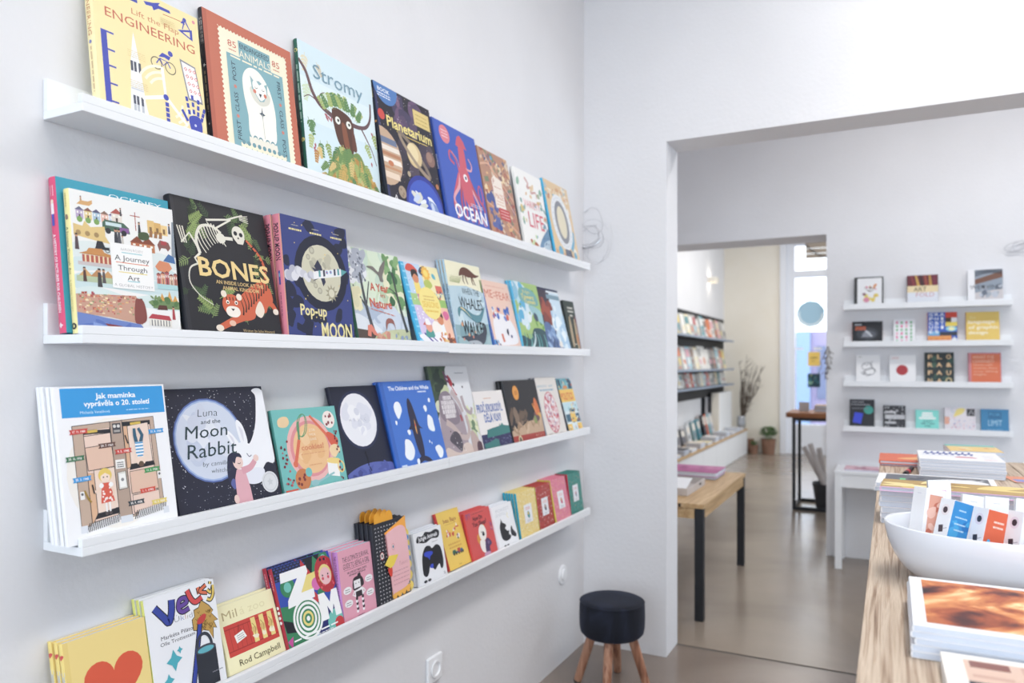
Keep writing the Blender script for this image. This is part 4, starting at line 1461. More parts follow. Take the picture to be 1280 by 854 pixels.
# ------------------------------------------------------------------ third ledge
def art_maminka(a):
    a.bg('F1F1F4')
    K = '2E2E34'
    a.rect(0.05, 0.80, 0.985, 0.99, '2B9BE0')
    a.text('Jak maminka', 0.53, 0.935, 0.36, 0.034, 'F4F8FB', 'bold')
    a.text('vyprávěla o 20. století', 0.54, 0.885, 0.6, 0.034, 'F4F8FB', 'bold')
    a.text('Michaela Vetešková', 0.33, 0.83, 0.26, 0.018, 'D5ECFA')
    a.dashes(0.72, 0.832, 0.22, 1, 0.02, 'BFE2F8', 0.006)
    a.circ(0.46, 0.42, 0.42, 'F0EBE4', 0.46)
    BR, LT, PK, GR = 'C3A996', 'EBCDBD', 'E2BCA6', 'B49C8C'

    def op(pts, c, w=0.006):
        a.poly(pts, c)
        a.line(pts + [pts[0]], w, K)
    op([(0.12, 0.745), (0.86, 0.775), (0.88, 0.115), (0.12, 0.1)], BR)
    op([(0.21, 0.12), (0.21, 0.71), (0.44, 0.72), (0.44, 0.14)], LT)
    a.rect(0.21, 0.685, 0.44, 0.71, K)
    op([(0.21, 0.6), (0.44, 0.61), (0.44, 0.685), (0.21, 0.675)], LT)
    op([(0.22, 0.45), (0.45, 0.46), (0.44, 0.61), (0.21, 0.6)], PK)
    op([(0.21, 0.1), (0.21, 0.44), (0.265, 0.43), (0.265, 0.17)], 'DDB08C')
    op([(0.265, 0.17), (0.265, 0.45), (0.45, 0.455), (0.45, 0.18)], 'EFD6C6')
    a.poly([(0.265, 0.17), (0.45, 0.19), (0.45, 0.15), (0.235, 0.135)], K)
    op([(0.56, 0.12), (0.56, 0.74), (0.82, 0.75), (0.82, 0.14)], LT)
    a.rect(0.55, 0.72, 0.82, 0.75, K)
    op([(0.56, 0.43), (0.56, 0.72), (0.6, 0.72), (0.6, 0.44)], 'DDB08C')
    op([(0.6, 0.44), (0.6, 0.72), (0.8, 0.735), (0.81, 0.45)], 'EFD6C6')
    a.poly([(0.58, 0.42), (0.6, 0.46), (0.82, 0.465), (0.83, 0.435)], K)
    op([(0.58, 0.26), (0.58, 0.41), (0.83, 0.42), (0.84, 0.27)], PK)
    op([(0.585, 0.13), (0.585, 0.25), (0.84, 0.26), (0.84, 0.14)], LT)
    op([(0.45, 0.11), (0.445, 0.755), (0.555, 0.76), (0.565, 0.12)], GR)
    for x in (0.28, 0.68):
        a.rect(x - 0.05, 0.695 + (x > 0.5) * 0.032, x + 0.05, 0.712 + (x > 0.5) * 0.032, 'D9B84A', 3)
    a.rect(0.465, 0.675, 0.54, 0.745, '4A4A50')
    for x in (0.485, 0.52):
        a.circ(x, 0.725, 0.014, 'D9D6D2')
    a.rect(0.475, 0.685, 0.53, 0.7, 'A8A4A0')
    a.rect(0.46, 0.44, 0.545, 0.5, 'EFEDEA')
    a.dashes(0.503, 0.48, 0.06, 3, 0.014, K, 0.008)
    op([(0.468, 0.3), (0.468, 0.415), (0.543, 0.42), (0.548, 0.305)], 'DAD6CF')
    a.rect(0.48, 0.315, 0.535, 0.405, 'F1EFEC')
    a.circ(0.507, 0.365, 0.014, '8A8A8E')
    for q in (0, 1):
        x0, x1, y0 = (0.16, 0.45, 0.06) if q == 0 else (0.585, 0.9, 0.085)
        a.poly([(x0, y0), (x1, y0 + 0.03), (x1, y0 + 0.08), (x0 + 0.05, y0 + 0.055)], 'E9E8EA')
        for k in range(16):
            t = k / 16
            a.line([(x0 + (x1 - x0) * t, y0 + 0.03 * t + 0.004), (x0 + 0.03 + (x1 - x0 - 0.02) * t, y0 + 0.06 + 0.02 * t)], 0.008, K)
    for x, y in ((0.14, 0.085), (0.51, 0.1), (0.89, 0.11)):
        w = 0.055 if x == 0.51 else 0.028
        a.rect(x - w, y - 0.02, x + w, y + 0.025, 'DCE0E8')
    for x, y in ((0.15, 0.3), (0.86, 0.36)):
        a.rect(x - 0.018, y - 0.025, x + 0.018, y + 0.025, 'EDEBEA')
        a.circ(x, y + 0.008, 0.011, '6A6A70')
    # girl in a spotted dress
    a.rect(0.335, 0.165, 0.35, 0.24, 'F4F2F2')
    a.rect(0.365, 0.165, 0.38, 0.24, 'F4F2F2')
    for x in (0.34, 0.373):
        a.circ(x, 0.162, 0.014, '5A5050')
    a.poly([(0.3, 0.23), (0.32, 0.36), (0.39, 0.36), (0.42, 0.235)], 'DD5A44')
    a.dots(16, (0.008, 0.009), ['F6E9E4'], 0.32, 0.24, 0.4, 0.35, 4)
    a.line([(0.32, 0.34), (0.28, 0.31), (0.25, 0.315)], 0.02, 'EFD2BE')
    a.line([(0.39, 0.34), (0.42, 0.3), (0.41, 0.27)], 0.02, 'EFD2BE')
    a.circ(0.315, 0.345, 0.02, 'F4F2F2')
    a.circ(0.398, 0.345, 0.02, 'F4F2F2')
    a.circ(0.355, 0.41, 0.058, 'E8C85A')
    a.circ(0.355, 0.395, 0.042, 'F2D8C6')
    a.poly([(0.31, 0.405), (0.33, 0.45), (0.38, 0.45), (0.4, 0.405), (0.355, 0.425)], 'E8C85A')
    for x in (0.34, 0.372):
        a.circ(x, 0.398, 0.006, K)
    # boy on his hands
    a.line([(0.67, 0.6), (0.66, 0.65), (0.66, 0.7)], 0.036, '35607A', w1=0.026)
    a.line([(0.71, 0.6), (0.73, 0.65), (0.7, 0.7)], 0.036, '35607A', w1=0.026)
    a.rect(0.655, 0.5, 0.73, 0.605, 'F1F1F4')
    for k in range(5):
        a.rect(0.655, 0.505 + 0.022 * k, 0.73, 0.515 + 0.022 * k, '3F9AD0')
    a.line([(0.66, 0.52), (0.65, 0.48), (0.67, 0.455)], 0.018, 'F2D8C6')
    a.line([(0.725, 0.52), (0.74, 0.48), (0.72, 0.455)], 0.018, 'F2D8C6')
    a.circ(0.695, 0.475, 0.038, 'F2D8C6')
    a.circ(0.695, 0.452, 0.025, '6A5444')
    a.line([(0.17, 0.33), (0.2, 0.27), (0.22, 0.25)], 0.014, 'A8842E', True)
    a.line([(0.24, 0.36), (0.25, 0.3)], 0.012, K)
    a.line([(0.57, 0.66), (0.59, 0.6)], 0.012, K)
    for x, y, c, t in ((0.17, 0.705, 'D2443C', '17. 11. 1989'), (0.4, 0.6, '6A4A42', '20. 7. 1969'), (0.12, 0.535, '3E7A56', '28. 10. 1918'),
                       (0.16, 0.4, '2B9BE0', '25. 2. 1948'), (0.54, 0.55, 'D2443C', '9. 5. 1945'), (0.87, 0.665, '2B9BE0', '21. 8. 1968'),
                       (0.79, 0.4, '3E9A56', '11. 3. 1938'), (0.73, 0.265, 'D9503C', '1. 1. 1993'), (0.61, 0.195, '33404A', '30. 9. 1938'),
                       (0.83, 0.175, 'E3CC62', '15. 3. 1939')):
        w = 0.078
        a.poly([(x - w, y - 0.014), (x - w + 0.012, y), (x - w, y + 0.017), (x + w, y + 0.021), (x + w - 0.01, y + 0.004), (x + w, y - 0.009)], c)
        a.text(t, x, y + 0.003, 0.11, 0.014, 'F1EAE6', 'bold')
    a.text('labyrint', 0.16, 0.028, 0.07, 0.012, '9A9AA0')


def art_luna(a):
    a.bg('2A2B3C')
    a.dots(420, (0.0012, 0.0045), ['EDEDF2', 'B9BACA', '8E90A6', 'DADBE4'], seed=5)
    a.circ(0.38, 0.575, 0.33, '5A6FAE')
    a.circ(0.38, 0.575, 0.318, '9DB4DC')
    a.circ(0.38, 0.575, 0.305, 'CBD3E4')
    a.blobs(20, (0.05, 0.1), ['D6DBE8', 'C0C9DE', 'DDE1EA', 'C9CFE0'], 0.2, 0.4, 0.55, 0.76, 5)
    W = 'EDEEF3'
    a.poly([(0.88, 0.965), (0.93, 0.985), (0.985, 0.97), (1.0, 0.9), (1.0, 0.36), (0.9, 0.33), (0.82, 0.25), (0.72, 0.21), (0.62, 0.22), (0.58, 0.3), (0.63, 0.42), (0.66, 0.5), (0.74, 0.5), (0.8, 0.56), (0.86, 0.68), (0.9, 0.84), (0.91, 0.92)], W, True)
    a.poly([(0.7, 0.3), (0.6, 0.24), (0.7, 0.17), (0.82, 0.18), (0.86, 0.28)], 'E2E4EE', True)
    a.circ(0.68, 0.42, 0.115, W, 0.105)
    a.poly([(0.61, 0.48), (0.54, 0.6), (0.55, 0.64), (0.6, 0.6), (0.66, 0.5)], W, True)
    a.poly([(0.68, 0.5), (0.65, 0.66), (0.67, 0.72), (0.72, 0.66), (0.74, 0.52)], W, True)
    a.poly([(0.61, 0.5), (0.565, 0.6), (0.6, 0.57)], 'DAD9E4', True)
    a.poly([(0.7, 0.53), (0.675, 0.66), (0.71, 0.62)], 'DAD9E4', True)
    a.line([(0.71, 0.43), (0.73, 0.4), (0.755, 0.41)], 0.008, '7A7A90', True)
    a.poly([(0.5, 0.37), (0.52, 0.43), (0.58, 0.455), (0.63, 0.43), (0.65, 0.36), (0.6, 0.32), (0.55, 0.25), (0.55, 0.17), (0.49, 0.2), (0.485, 0.3)], '2E3048', True)
    a.poly([(0.5, 0.2), (0.53, 0.24), (0.56, 0.2), (0.53, 0.15)], '5A62A0', True)
    a.circ(0.605, 0.365, 0.05, 'E8C9C0', 0.055)
    a.poly([(0.55, 0.4), (0.57, 0.44), (0.63, 0.44), (0.65, 0.4), (0.6, 0.41), (0.57, 0.36)], '2E3048', True)
    a.line([(0.6, 0.36), (0.615, 0.352), (0.63, 0.36)], 0.006, '6A5058', True)
    a.poly([(0.53, 0.02), (0.55, 0.24), (0.58, 0.31), (0.66, 0.3), (0.685, 0.14), (0.69, 0.02)], 'DDA6B0')
    a.line([(0.63, 0.29), (0.72, 0.31), (0.78, 0.36)], 0.06, 'D89CA8', True, 0.045)
    a.circ(0.795, 0.38, 0.028, 'E8C9C0')
    a.circ(0.53, 0.07, 0.025, 'E8C9C0', 0.035)
    T = '405058'
    a.text('Luna', 0.39, 0.8, 0.2, 0.06, T, 'thin', shear=0.2, wob=0.05)
    a.text('and the', 0.41, 0.725, 0.19, 0.032, T, shear=0.2)
    a.text('Moon', 0.35, 0.65, 0.42, 0.1, '33474E', 'reg', shear=0.18, wob=0.03)
    a.text('Rabbit', 0.37, 0.5, 0.48, 0.11, '33474E', 'reg', shear=0.18, wob=0.03)
    a.text('by camille', 0.39, 0.385, 0.25, 0.036, T, 'thin', shear=0.2, rot=-2)
    a.text('whitcher', 0.43, 0.325, 0.19, 0.036, T, 'thin', shear=0.2, rot=-2)
    a.circ(0.9, 0.16, 0.088, 'D6D8DC')
    a.ring(0.9, 0.16, 0.07, 0.006, 'BFC2C8')
    a.star(0.9, 0.16, 0.035, 'C6C9CE', 5, 0.5)


def art_cookies(a):
    a.bg('6FBDB9')
    a.circ(0.5, 0.5, 0.36, 'EBB3B0')
    a.circ(0.5, 0.5, 0.31, 'E08E94')
    a.circ(0.51, 0.5, 0.275, 'EDBE88')
    a.blobs(8, (0.05, 0.1), ['E9B57C', 'F0C898'], 0.36, 0.36, 0.66, 0.66, 5)
    a.line([(0.37, 0.84), (0.34, 0.62)], 0.03, '5E8E6A')
    for k in (-1, 0, 1):
        a.ring(0.42, 0.79, 0.05 + 0.025 * abs(k), 0.011, '5E9A6E', 20, 0.13, rot=-20)
    a.line([(0.34, 0.62), (0.24, 0.36)], 0.045, 'DF6E50')
    a.circ(0.23, 0.34, 0.035, 'DF6E50')
    a.line([(0.56, 0.9), (0.8, 0.62)], 0.03, 'DF6E50', w1=0.04)
    a.poly([(0.78, 0.66), (0.86, 0.66), (0.96, 0.56), (0.9, 0.46), (0.82, 0.52)], 'D95A40', True)
    a.circ(0.86, 0.83, 0.1, 'F0E4DC')
    a.dots(8, (0.014, 0.02), ['8A3A40'], 0.8, 0.77, 0.92, 0.9, 5)
    a.blob(0.16, 0.84, 0.09, 'EBCB9C', 3)
    a.blob(0.88, 0.43, 0.08, 'EFD0A0', 5)
    a.circ(0.3, 0.15, 0.115, 'C97A44')
    a.circ(0.4, 0.22, 0.05, '6FBDB9')
    a.dots(6, (0.016, 0.022), ['7A2E34'], 0.22, 0.09, 0.36, 0.22, 6)
    a.poly([(0.7, 0.14), (0.72, 0.34), (0.92, 0.32), (0.88, 0.1)], 'F0EEEC')
    a.poly([(0.72, 0.3), (0.76, 0.35), (0.92, 0.32), (0.9, 0.26)], 'F0D27A', True)
    a.ring(0.93, 0.22, 0.05, 0.02, 'F0D27A', 16, 0.06)
    a.line([(0.5, 0.08), (0.8, 0.16)], 0.022, '8FC0C4')
    a.circ(0.47, 0.08, 0.06, '8FC0C4', 0.035)
    for k, t in enumerate(('STIR', 'MIX', 'BAKE')):
        a.text(t, 0.56, 0.72 - 0.055 * k, 0.1, 0.032, 'F4E2C6')
    a.text('cookies!', 0.53, 0.52, 0.36, 0.065, 'DC8C62', 'bold')
    a.dashes(0.53, 0.44, 0.4, 1, 0.03, 'DFA070', 0.01)
    a.dashes(0.53, 0.3, 0.2, 1, 0.03, 'DFA070', 0.01)
    a.dots(20, (0.01, 0.018), ['8A2E3C', '6A2A34', 'C9606A'], 0.05, 0.05, 0.16, 0.95, 7)
    a.dots(14, (0.01, 0.018), ['8A2E3C', '6A2A34'], 0.9, 0.05, 0.97, 0.7, 8)
    a.rect(0.02, 0, 0.2, 0.055, 'DF5E48')


def sp_cookies(s):
    s.rect(0, 0, 0.4, 1, '3E7468')
    s.rect(0.4, 0, 0.62, 1, 'C0404A')
    s.rect(0.62, 0, 1, 1, 'D98AA0')


def art_mesic(a):
    a.bg('23263A')
    a.circ(0.47, 0.625, 0.41, '2B3150')
    a.circ(0.47, 0.625, 0.37, 'E8E8EE')
    a.blobs(16, (0.06, 0.12), ['DCDDE8', 'EEEEF2', 'D4D6E2'], 0.22, 0.5, 0.7, 0.8, 5)
    a.text('MĚSÍC', 0.44, 0.625, 0.36, 0.028, '8E90A4', 'thin', track=0.7)
    a.poly([(0, 0), (0, 0.06), (0.25, 0.125), (0.55, 0.15), (0.85, 0.13), (1, 0.1), (1, 0)], '5A66B0', True)
    a.blobs(10, (0.05, 0.09), ['4F5AA2', '6A76BE', '434C8E'], 0.1, 0.0, 0.95, 0.11, 6, (0.3, 0.5))
    a.line([(0.46, 0.12), (0.47, 0.2), (0.45, 0.26)], 0.022, '181A28')
    a.circ(0.45, 0.265, 0.02, '181A28')
    a.line([(0.47, 0.11), (0.5, 0.06)], 0.014, '181A28')


def art_whale(a):
    a.bg('3F74CE')
    a.rect(0, 0, 0.05, 1, '3566BE')
    a.text('The Children and the Whale', 0.53, 0.92, 0.8, 0.045, 'F0F4FA', 'bold')
    a.dashes(0.77, 0.868, 0.18, 1, 0.02, 'E2ECF8', 0.016)
    D = '2F2E48'
    a.poly([(0.46, 0.8), (0.5, 0.74), (0.53, 0.62), (0.56, 0.48), (0.62, 0.43), (0.56, 0.43), (0.565, 0.3), (0.56, 0.18), (0.53, 0.1), (0.48, 0.1), (0.44, 0.2), (0.42, 0.34), (0.41, 0.43), (0.35, 0.44), (0.4, 0.5), (0.405, 0.64), (0.42, 0.75)], D, True)
    a.poly([(0.5, 0.12), (0.42, 0.09), (0.35, 0.03), (0.45, 0.045), (0.52, 0.06), (0.6, 0.04), (0.69, 0.02), (0.62, 0.09)], D, True)
    a.poly([(0.475, 0.44), (0.49, 0.55), (0.5, 0.44), (0.49, 0.37)], 'E0A04A', True)
    a.circ(0.49, 0.48, 0.014, 'D24A3A')
    for x, y, r in ((0.22, 0.68, 0.07), (0.81, 0.47, 0.075), (0.26, 0.2, 0.09), (0.86, 0.14, 0.07), (0.76, 0.66, 0.03), (0.88, 0.76, 0.025), (0.34, 0.41, 0.03), (0.14, 0.53, 0.02), (0.4, 0.06, 0.025), (0.7, 0.27, 0.012), (0.74, 0.25, 0.01)):
        a.blob(x, y - 0.008, r, '8DB8E8', int(x * 90), 1.2)
        a.blob(x, y, r, 'EDF2F8', int(x * 90), 1.2)
    a.dashes(0.12, 0.045, 0.1, 2, 0.03, 'E2ECF8', 0.02)


def art_elephant(a):
    a.bg('D9DADF')
    a.poly([(0, 0.4), (0, 1), (0.45, 1), (0.4, 0.75), (0.2, 0.6)], '3E5240')
    a.blobs(12, (0.06, 0.12), ['4E6446', '34463A', '2E3E36'], 0.0, 0.65, 0.34, 1, 5)
    a.blobs(8, (0.05, 0.09), ['C4CDA0', 'D8DCBC'], 0.1, 0.55, 0.4, 0.75, 6)
    a.blobs(8, (0.08, 0.12), ['BFCFE0', 'CDD8E4'], 0.7, 0.8, 1, 1, 7)
    a.blobs(14, (0.06, 0.1), ['DFE2B8', 'C9D0A6', '6E8A6A'], 0.78, 0.2, 1, 0.6, 8)
    G, G2 = 'A898A0', '8C7E8A'
    a.poly([(0.05, 0.1), (0.06, 0.4), (0.16, 0.66), (0.36, 0.72), (0.5, 0.62), (0.62, 0.48), (0.66, 0.3), (0.64, 0.1), (0.5, 0.02), (0.2, 0.02)], G, True)
    a.poly([(0.1, 0.5), (0.16, 0.68), (0.36, 0.72), (0.5, 0.58), (0.56, 0.44), (0.5, 0.36), (0.3, 0.36), (0.14, 0.42)], G2, True)
    a.rect(0.22, 0.43, 0.48, 0.6, 'B9AEB4')
    for w, y in ((0.2, 0.65), (0.32, 0.6), (0.34, 0.55), (0.33, 0.5), (0.24, 0.45)):
        a.dashes(0.33, y, w, 1, 0.05, 'E0D9DC', 0.055, int(w * 90))
    a.poly([(0.46, 1.0), (0.42, 0.78), (0.5, 0.66), (0.6, 0.52), (0.72, 0.48), (0.8, 0.55), (0.86, 0.5), (0.94, 0.44), (0.98, 0.6), (1, 1)], 'E3E4E8', True)
    a.line([(0.46, 0.72), (0.6, 0.6), (0.66, 0.48)], 0.09, 'C2B2B4', True, 0.06)
    a.line([(0.7, 0.66), (0.74, 0.52), (0.86, 0.46), (0.92, 0.52)], 0.07, 'B3A4A8', True, 0.05)
    a.line([(0.2, 0.39), (0.34, 0.33), (0.5, 0.22), (0.66, 0.2), (0.74, 0.3), (0.72, 0.44)], 0.09, 'C4B0AC', True, 0.06)
    a.poly([(0.2, 0.2), (0.32, 0.12), (0.44, 0.06), (0.5, 0.12), (0.46, 0.24), (0.34, 0.28)], '57505C', True)
    a.poly([(0.02, 0.0), (0.1, 0.12), (0.3, 0.06), (0.44, 0.05), (0.5, 0.12), (0.62, 0.14), (0.72, 0.1), (0.76, 0.0)], 'D8C4BA', True)
    a.poly([(0.76, 0.0), (0.74, 0.2), (0.82, 0.26), (0.98, 0.1), (1, 0)], 'C0A8A2', True)
    a.poly([(0.86, 0.02), (0.88, 0.12), (0.98, 0.12), (1.0, 0.02)], '5E4450', True)
    a.dots(24, (0.005, 0.01), ['EDEAEA', '3A343C'], 0.2, 0.06, 0.55, 0.3, 9)
    a.poly([(0.44, 0.9), (0.5, 0.87), (0.54, 0.8), (0.48, 0.77), (0.44, 0.83)], 'B8303E', True)
    a.line([(0.46, 0.86), (0.38, 0.9), (0.36, 0.94)], 0.03, '7E4A6E', True)
    a.line([(0.46, 0.82), (0.4, 0.84), (0.37, 0.88)], 0.03, '7E4A6E', True)
    a.line([(0.5, 0.78), (0.56, 0.7), (0.6, 0.67)], 0.018, 'B8303E', True)
    a.circ(0.56, 0.79, 0.024, '2E2A30')
    a.circ(0.78, 0.76, 0.018, '3A343C')
    a.line([(0.58, 0.45), (0.6, 0.38)], 0.04, 'B04A54')
    a.dashes(0.76, 0.92, 0.24, 1, 0.02, '8C94A0', 0.012)


def art_krokodyl(a):
    a.bg('EDE7E4')
    a.dashes(0.44, 0.875, 0.26, 1, 0.02, 'D9A07A', 0.012)
    a.text('PROČ KROKODÝL', 0.46, 0.71, 0.86, 0.13, '3A66B4', 'bold', wob=0.04)
    a.text('DĚLÁ VLNY', 0.5, 0.535, 0.58, 0.13, '3A66B4', 'bold', wob=0.04)
    a.rect(0, 0, 1, 0.27, '34335E')
    a.dots(70, (0.006, 0.011), ['9FA2C4', '6A6C9A'], 0.02, 0.02, 0.98, 0.26, 4)
    a.poly([(0.18, 0.21), (0.22, 0.34), (0.4, 0.36), (0.66, 0.38), (0.66, 0.42), (0.7, 0.385), (0.76, 0.43), (0.8, 0.385), (1, 0.36), (1, 0.24), (0.6, 0.22)], '3B7F7C')
    a.poly([(0.05, 0.0), (0.04, 0.12), (0.2, 0.13), (0.46, 0.18), (0.54, 0.14), (0.55, 0.03), (0.3, 0.0)], '3B7F7C')


def art_leaf(a):
    a.bg('2E2D31')
    a.dots(30, (0.008, 0.016), ['38373B', '444042'], 0.05, 0.4, 0.95, 0.95, 4)
    a.poly([(0, 0.12), (0, 0.2), (0.3, 0.25), (0.55, 0.32), (0.8, 0.34), (1, 0.44), (1, 0.12)], 'C2A488', True)
    a.blobs(14, (0.06, 0.12), ['6E5A4C', '86705E', '584A42'], 0.05, 0.34, 0.5, 0.46, 5, (0.3, 0.6))
    a.blobs(14, (0.05, 0.1), ['B39478', 'CDB294', 'A48668'], 0.05, 0.18, 0.95, 0.32, 6, (0.2, 0.4))
    a.poly([(0.74, 0.3), (0.74, 0.42), (0.8, 0.46), (0.9, 0.42), (0.92, 0.34), (0.84, 0.3)], '6A5058', True)
    a.poly([(0.74, 0.28), (0.74, 0.38), (0.8, 0.39), (0.82, 0.28)], '8A9A5A', True)
    a.poly([(0.82, 0.42), (0.8, 0.56), (0.86, 0.7), (0.93, 0.6), (0.96, 0.44), (0.9, 0.4)], 'D9743A', True)
    a.line([(0.76, 0.6), (0.8, 0.52), (0.84, 0.46)], 0.03, 'E0924A', True)
    a.poly([(0.88, 0.44), (0.96, 0.42), (0.97, 0.36), (0.93, 0.36)], 'D9A84A', True)
    a.circ(0.31, 0.8, 0.09, 'E59A3A', 0.1)
    for k in range(3):
        a.line([(0.27, 0.77 + 0.022 * k), (0.36, 0.785 + 0.022 * k)], 0.01, 'B8702A')
    a.rect(0, 0, 1, 0.12, 'A83C34')
    for k, c in enumerate('ROOT'):
        a.text(c, 0.72 + 0.07 * k, 0.075, 0.045, 0.04, 'D9A890')
    a.circ(0.2, 0.04, 0.055, 'D9C8A0', 0.07)
    a.circ(0.2, 0.035, 0.03, '2E2D31', 0.05)


def art_brain(a):
    a.bg('DED8D2')
    a.text('encin un', 0.42, 0.86, 0.76, 0.05, '7FA6BE')
    a.dashes(0.46, 0.785, 0.66, 1, 0.03, '7FA6BE', 0.035, 4)
    a.circ(0.47, 0.4, 0.3, 'E6DFE0', 0.42)
    r = random.Random(4)
    cols = ['C8404E', 'D9808A', 'B84A6A', 'E2A6AC', '9A6A9A', 'D0605E', 'F0E8EA']
    for i in range(210):
        t, q = r.uniform(0, 6.283), math.sqrt(r.random())
        x, y = 0.47 + 0.29 * q * math.cos(t), 0.4 + 0.4 * q * math.sin(t) / a.A
        a.blob(x, y, r.uniform(0.015, 0.034), r.choice(cols), i, 0.7, r.uniform(0, 180), 5)
        a.cyc(i)
    a.k += 25
    a.line([(0.47, 0.12), (0.46, 0.3), (0.48, 0.68)], 0.014, 'DED8D2', True)
    a.ring(0.47, 0.4, 0.3, 0.016, 'C8404E', 36, 0.41)
    for x in (0.2, 0.45, 0.74):
        a.dashes(x, 0.045, 0.16, 1, 0.02, 'A8A4A4', 0.014)


def art_politics(a):
    a.bg('D9E6EA')
    a.rect(0, 0.78, 1, 1, '6FB4C0')
    a.rect(0, 0.55, 1, 0.79, 'EFC458')
    a.text('POLITICS', 0.46, 0.66, 0.82, 0.12, 'D9603A', 'bold')
    a.dashes(0.5, 0.585, 0.6, 1, 0.02, 'D9A040', 0.02)
    r = random.Random(6)
    for x0, y0, x1, y1, c in ((0.05, 0.82, 0.2, 0.98, '33506A'), (0.72, 0.8, 0.95, 0.98, '33506A'), (0.3, 0.8, 0.62, 0.86, 'E0904A'),
                              (0, 0.38, 1, 0.54, 'BFDDE4'), (0.36, 0.36, 0.72, 0.42, '33607A'), (0.36, 0.16, 0.7, 0.36, 'EFC458'),
                              (0, 0, 0.3, 0.14, 'EFC458'), (0.04, 0.18, 0.34, 0.32, '3E6A80'), (0.72, 0.16, 0.97, 0.32, '33607A'), (0.68, 0.02, 0.98, 0.14, 'EFC458')):
        a.rect(x0, y0, x1, y1, c)
    for i in range(46):
        x, y = r.uniform(0.03, 0.97), r.choice((r.uniform(0.02, 0.5), r.uniform(0.82, 0.97)))
        a.rect(x, y, x + r.uniform(0.03, 0.09), y + r.uniform(0.015, 0.05), r.choice(['F2F2F0', 'D9603A', '2E4A60', '8FC8D0', 'F0D68A', '3E6A80']))
        a.cyc(i)
    a.k += 25


# ------------------------------------------------------------------ bottom ledge
def art_heart(a):
    a.bg('F0D684')
    a.rect(0, 0, 0.06, 1, 'EBCF78')
    a.heart(0.55, 0.48, 0.36, 'DF5838')


def sp_heart(s):
    s.bg('EFD888')
    s.heart(0.13, 0.5, 0.03, 'D9504E', 90)
    s.rect(0.27, 0.15, 0.31, 0.85, 'DCE2EC')
    s.rect(0.31, 0.24, 0.98, 0.76, 'D3DCEA')
    for k in range(3):
        s.rect(0.31, 0.33 + 0.14 * k, 0.98, 0.37 + 0.14 * k, 'B9C6DA')


def art_velky(a):
    a.bg('ECEDF2')
    K = '2B2B33'

    def brush(pts, w, c):
        a.line(pts, w + 0.026, K, True)
        a.line(pts, w, c, True)
    brush([(0.13, 0.9), (0.24, 0.79), (0.3, 0.735), (0.35, 0.82), (0.37, 0.93)], 0.075, '3A4AA4')
    brush([(0.47, 0.84), (0.57, 0.86), (0.56, 0.905), (0.48, 0.9), (0.45, 0.83), (0.5, 0.785), (0.6, 0.8)], 0.045, '6A4AA0')
    brush([(0.6, 0.97), (0.64, 0.88), (0.7, 0.835), (0.8, 0.86)], 0.055, 'D9484A')
    brush([(0.76, 0.965), (0.77, 0.9)], 0.04, 'E0704A')
    brush([(0.88, 0.965), (0.78, 0.92), (0.89, 0.885)], 0.034, 'E0704A')
    brush([(0.89, 0.915), (0.94, 0.88), (0.98, 0.93)], 0.03, 'E6C65A')
    brush([(0.985, 0.945), (0.97, 0.86), (0.92, 0.81), (0.87, 0.83)], 0.03, 'E6C65A')
    brush([(0.94, 0.96), (0.95, 0.985)], 0.026, 'E6C65A')
    a.text('Úklid', 0.5, 0.735, 0.28, 0.05, '8A8AA0', 'thin', rot=-2, cols=['5A5A6A', '6A7AC0', 'C98A7A', 'B0A07A', '7A7A90'])
    a.text('Markéta Pilátová', 0.42, 0.61, 0.52, 0.036, '3A3A48', rot=0)
    a.text('Olle Trottestam', 0.39, 0.555, 0.49, 0.034, '3A3A48', rot=0)
    HB = 'C49B4A'
    hp = [(0.78, 0.83), (0.88, 0.76), (0.93, 0.7), (0.9, 0.68), (0.98, 0.6), (0.92, 0.6), (0.95, 0.53), (0.9, 0.545), (0.88, 0.44), (0.83, 0.53), (0.75, 0.555), (0.7, 0.52), (0.66, 0.57), (0.62, 0.58), (0.62, 0.68), (0.66, 0.7), (0.66, 0.76), (0.73, 0.77)]
    a.poly([(x + (x - 0.79) * 0.06, y + (y - 0.65) * 0.06) for x, y in hp], K)
    a.poly(hp, HB)
    a.scatter(34, lambda x, y, r, i: a.line([(x - 0.016, y + 0.012), (x, y - 0.01), (x + 0.016, y + 0.012)], 0.009, '7A5A24'), 0.67, 0.54, 0.9, 0.74, 4)
    a.line([(0.72, 0.63), (0.62, 0.36), (0.52, 0.1), (0.48, 0.0)], 0.075, K)
    a.line([(0.72, 0.63), (0.62, 0.36), (0.52, 0.1), (0.48, 0.0)], 0.05, '3A4AA4')
    a.poly([(0.68, 0.625), (0.7, 0.67), (0.79, 0.7), (0.82, 0.67), (0.76, 0.62)], 'C8403C', True)
    a.ring(0.74, 0.4, 0.105, 0.04, '3E414C', 26, 0.15)
    a.poly([(0.58, 0.02), (0.6, 0.36), (0.9, 0.38), (0.9, 0.02)], '33363F')
    a.circ(0.75, 0.37, 0.15, '4A4E5A', 0.055)
    a.circ(0.75, 0.365, 0.12, '5BB0BE', 0.036)
    for x, y, r in ((0.3, 0.38, 0.11), (0.2, 0.22, 0.07), (0.39, 0.455, 0.04), (0.28, 0.12, 0.05)):
        a.star(x, y, r, '46AEBE', 4, 0.5, st=1.15)
    a.dashes(0.88, 0.13, 0.16, 1, 0.02, '8A8A96', 0.012)


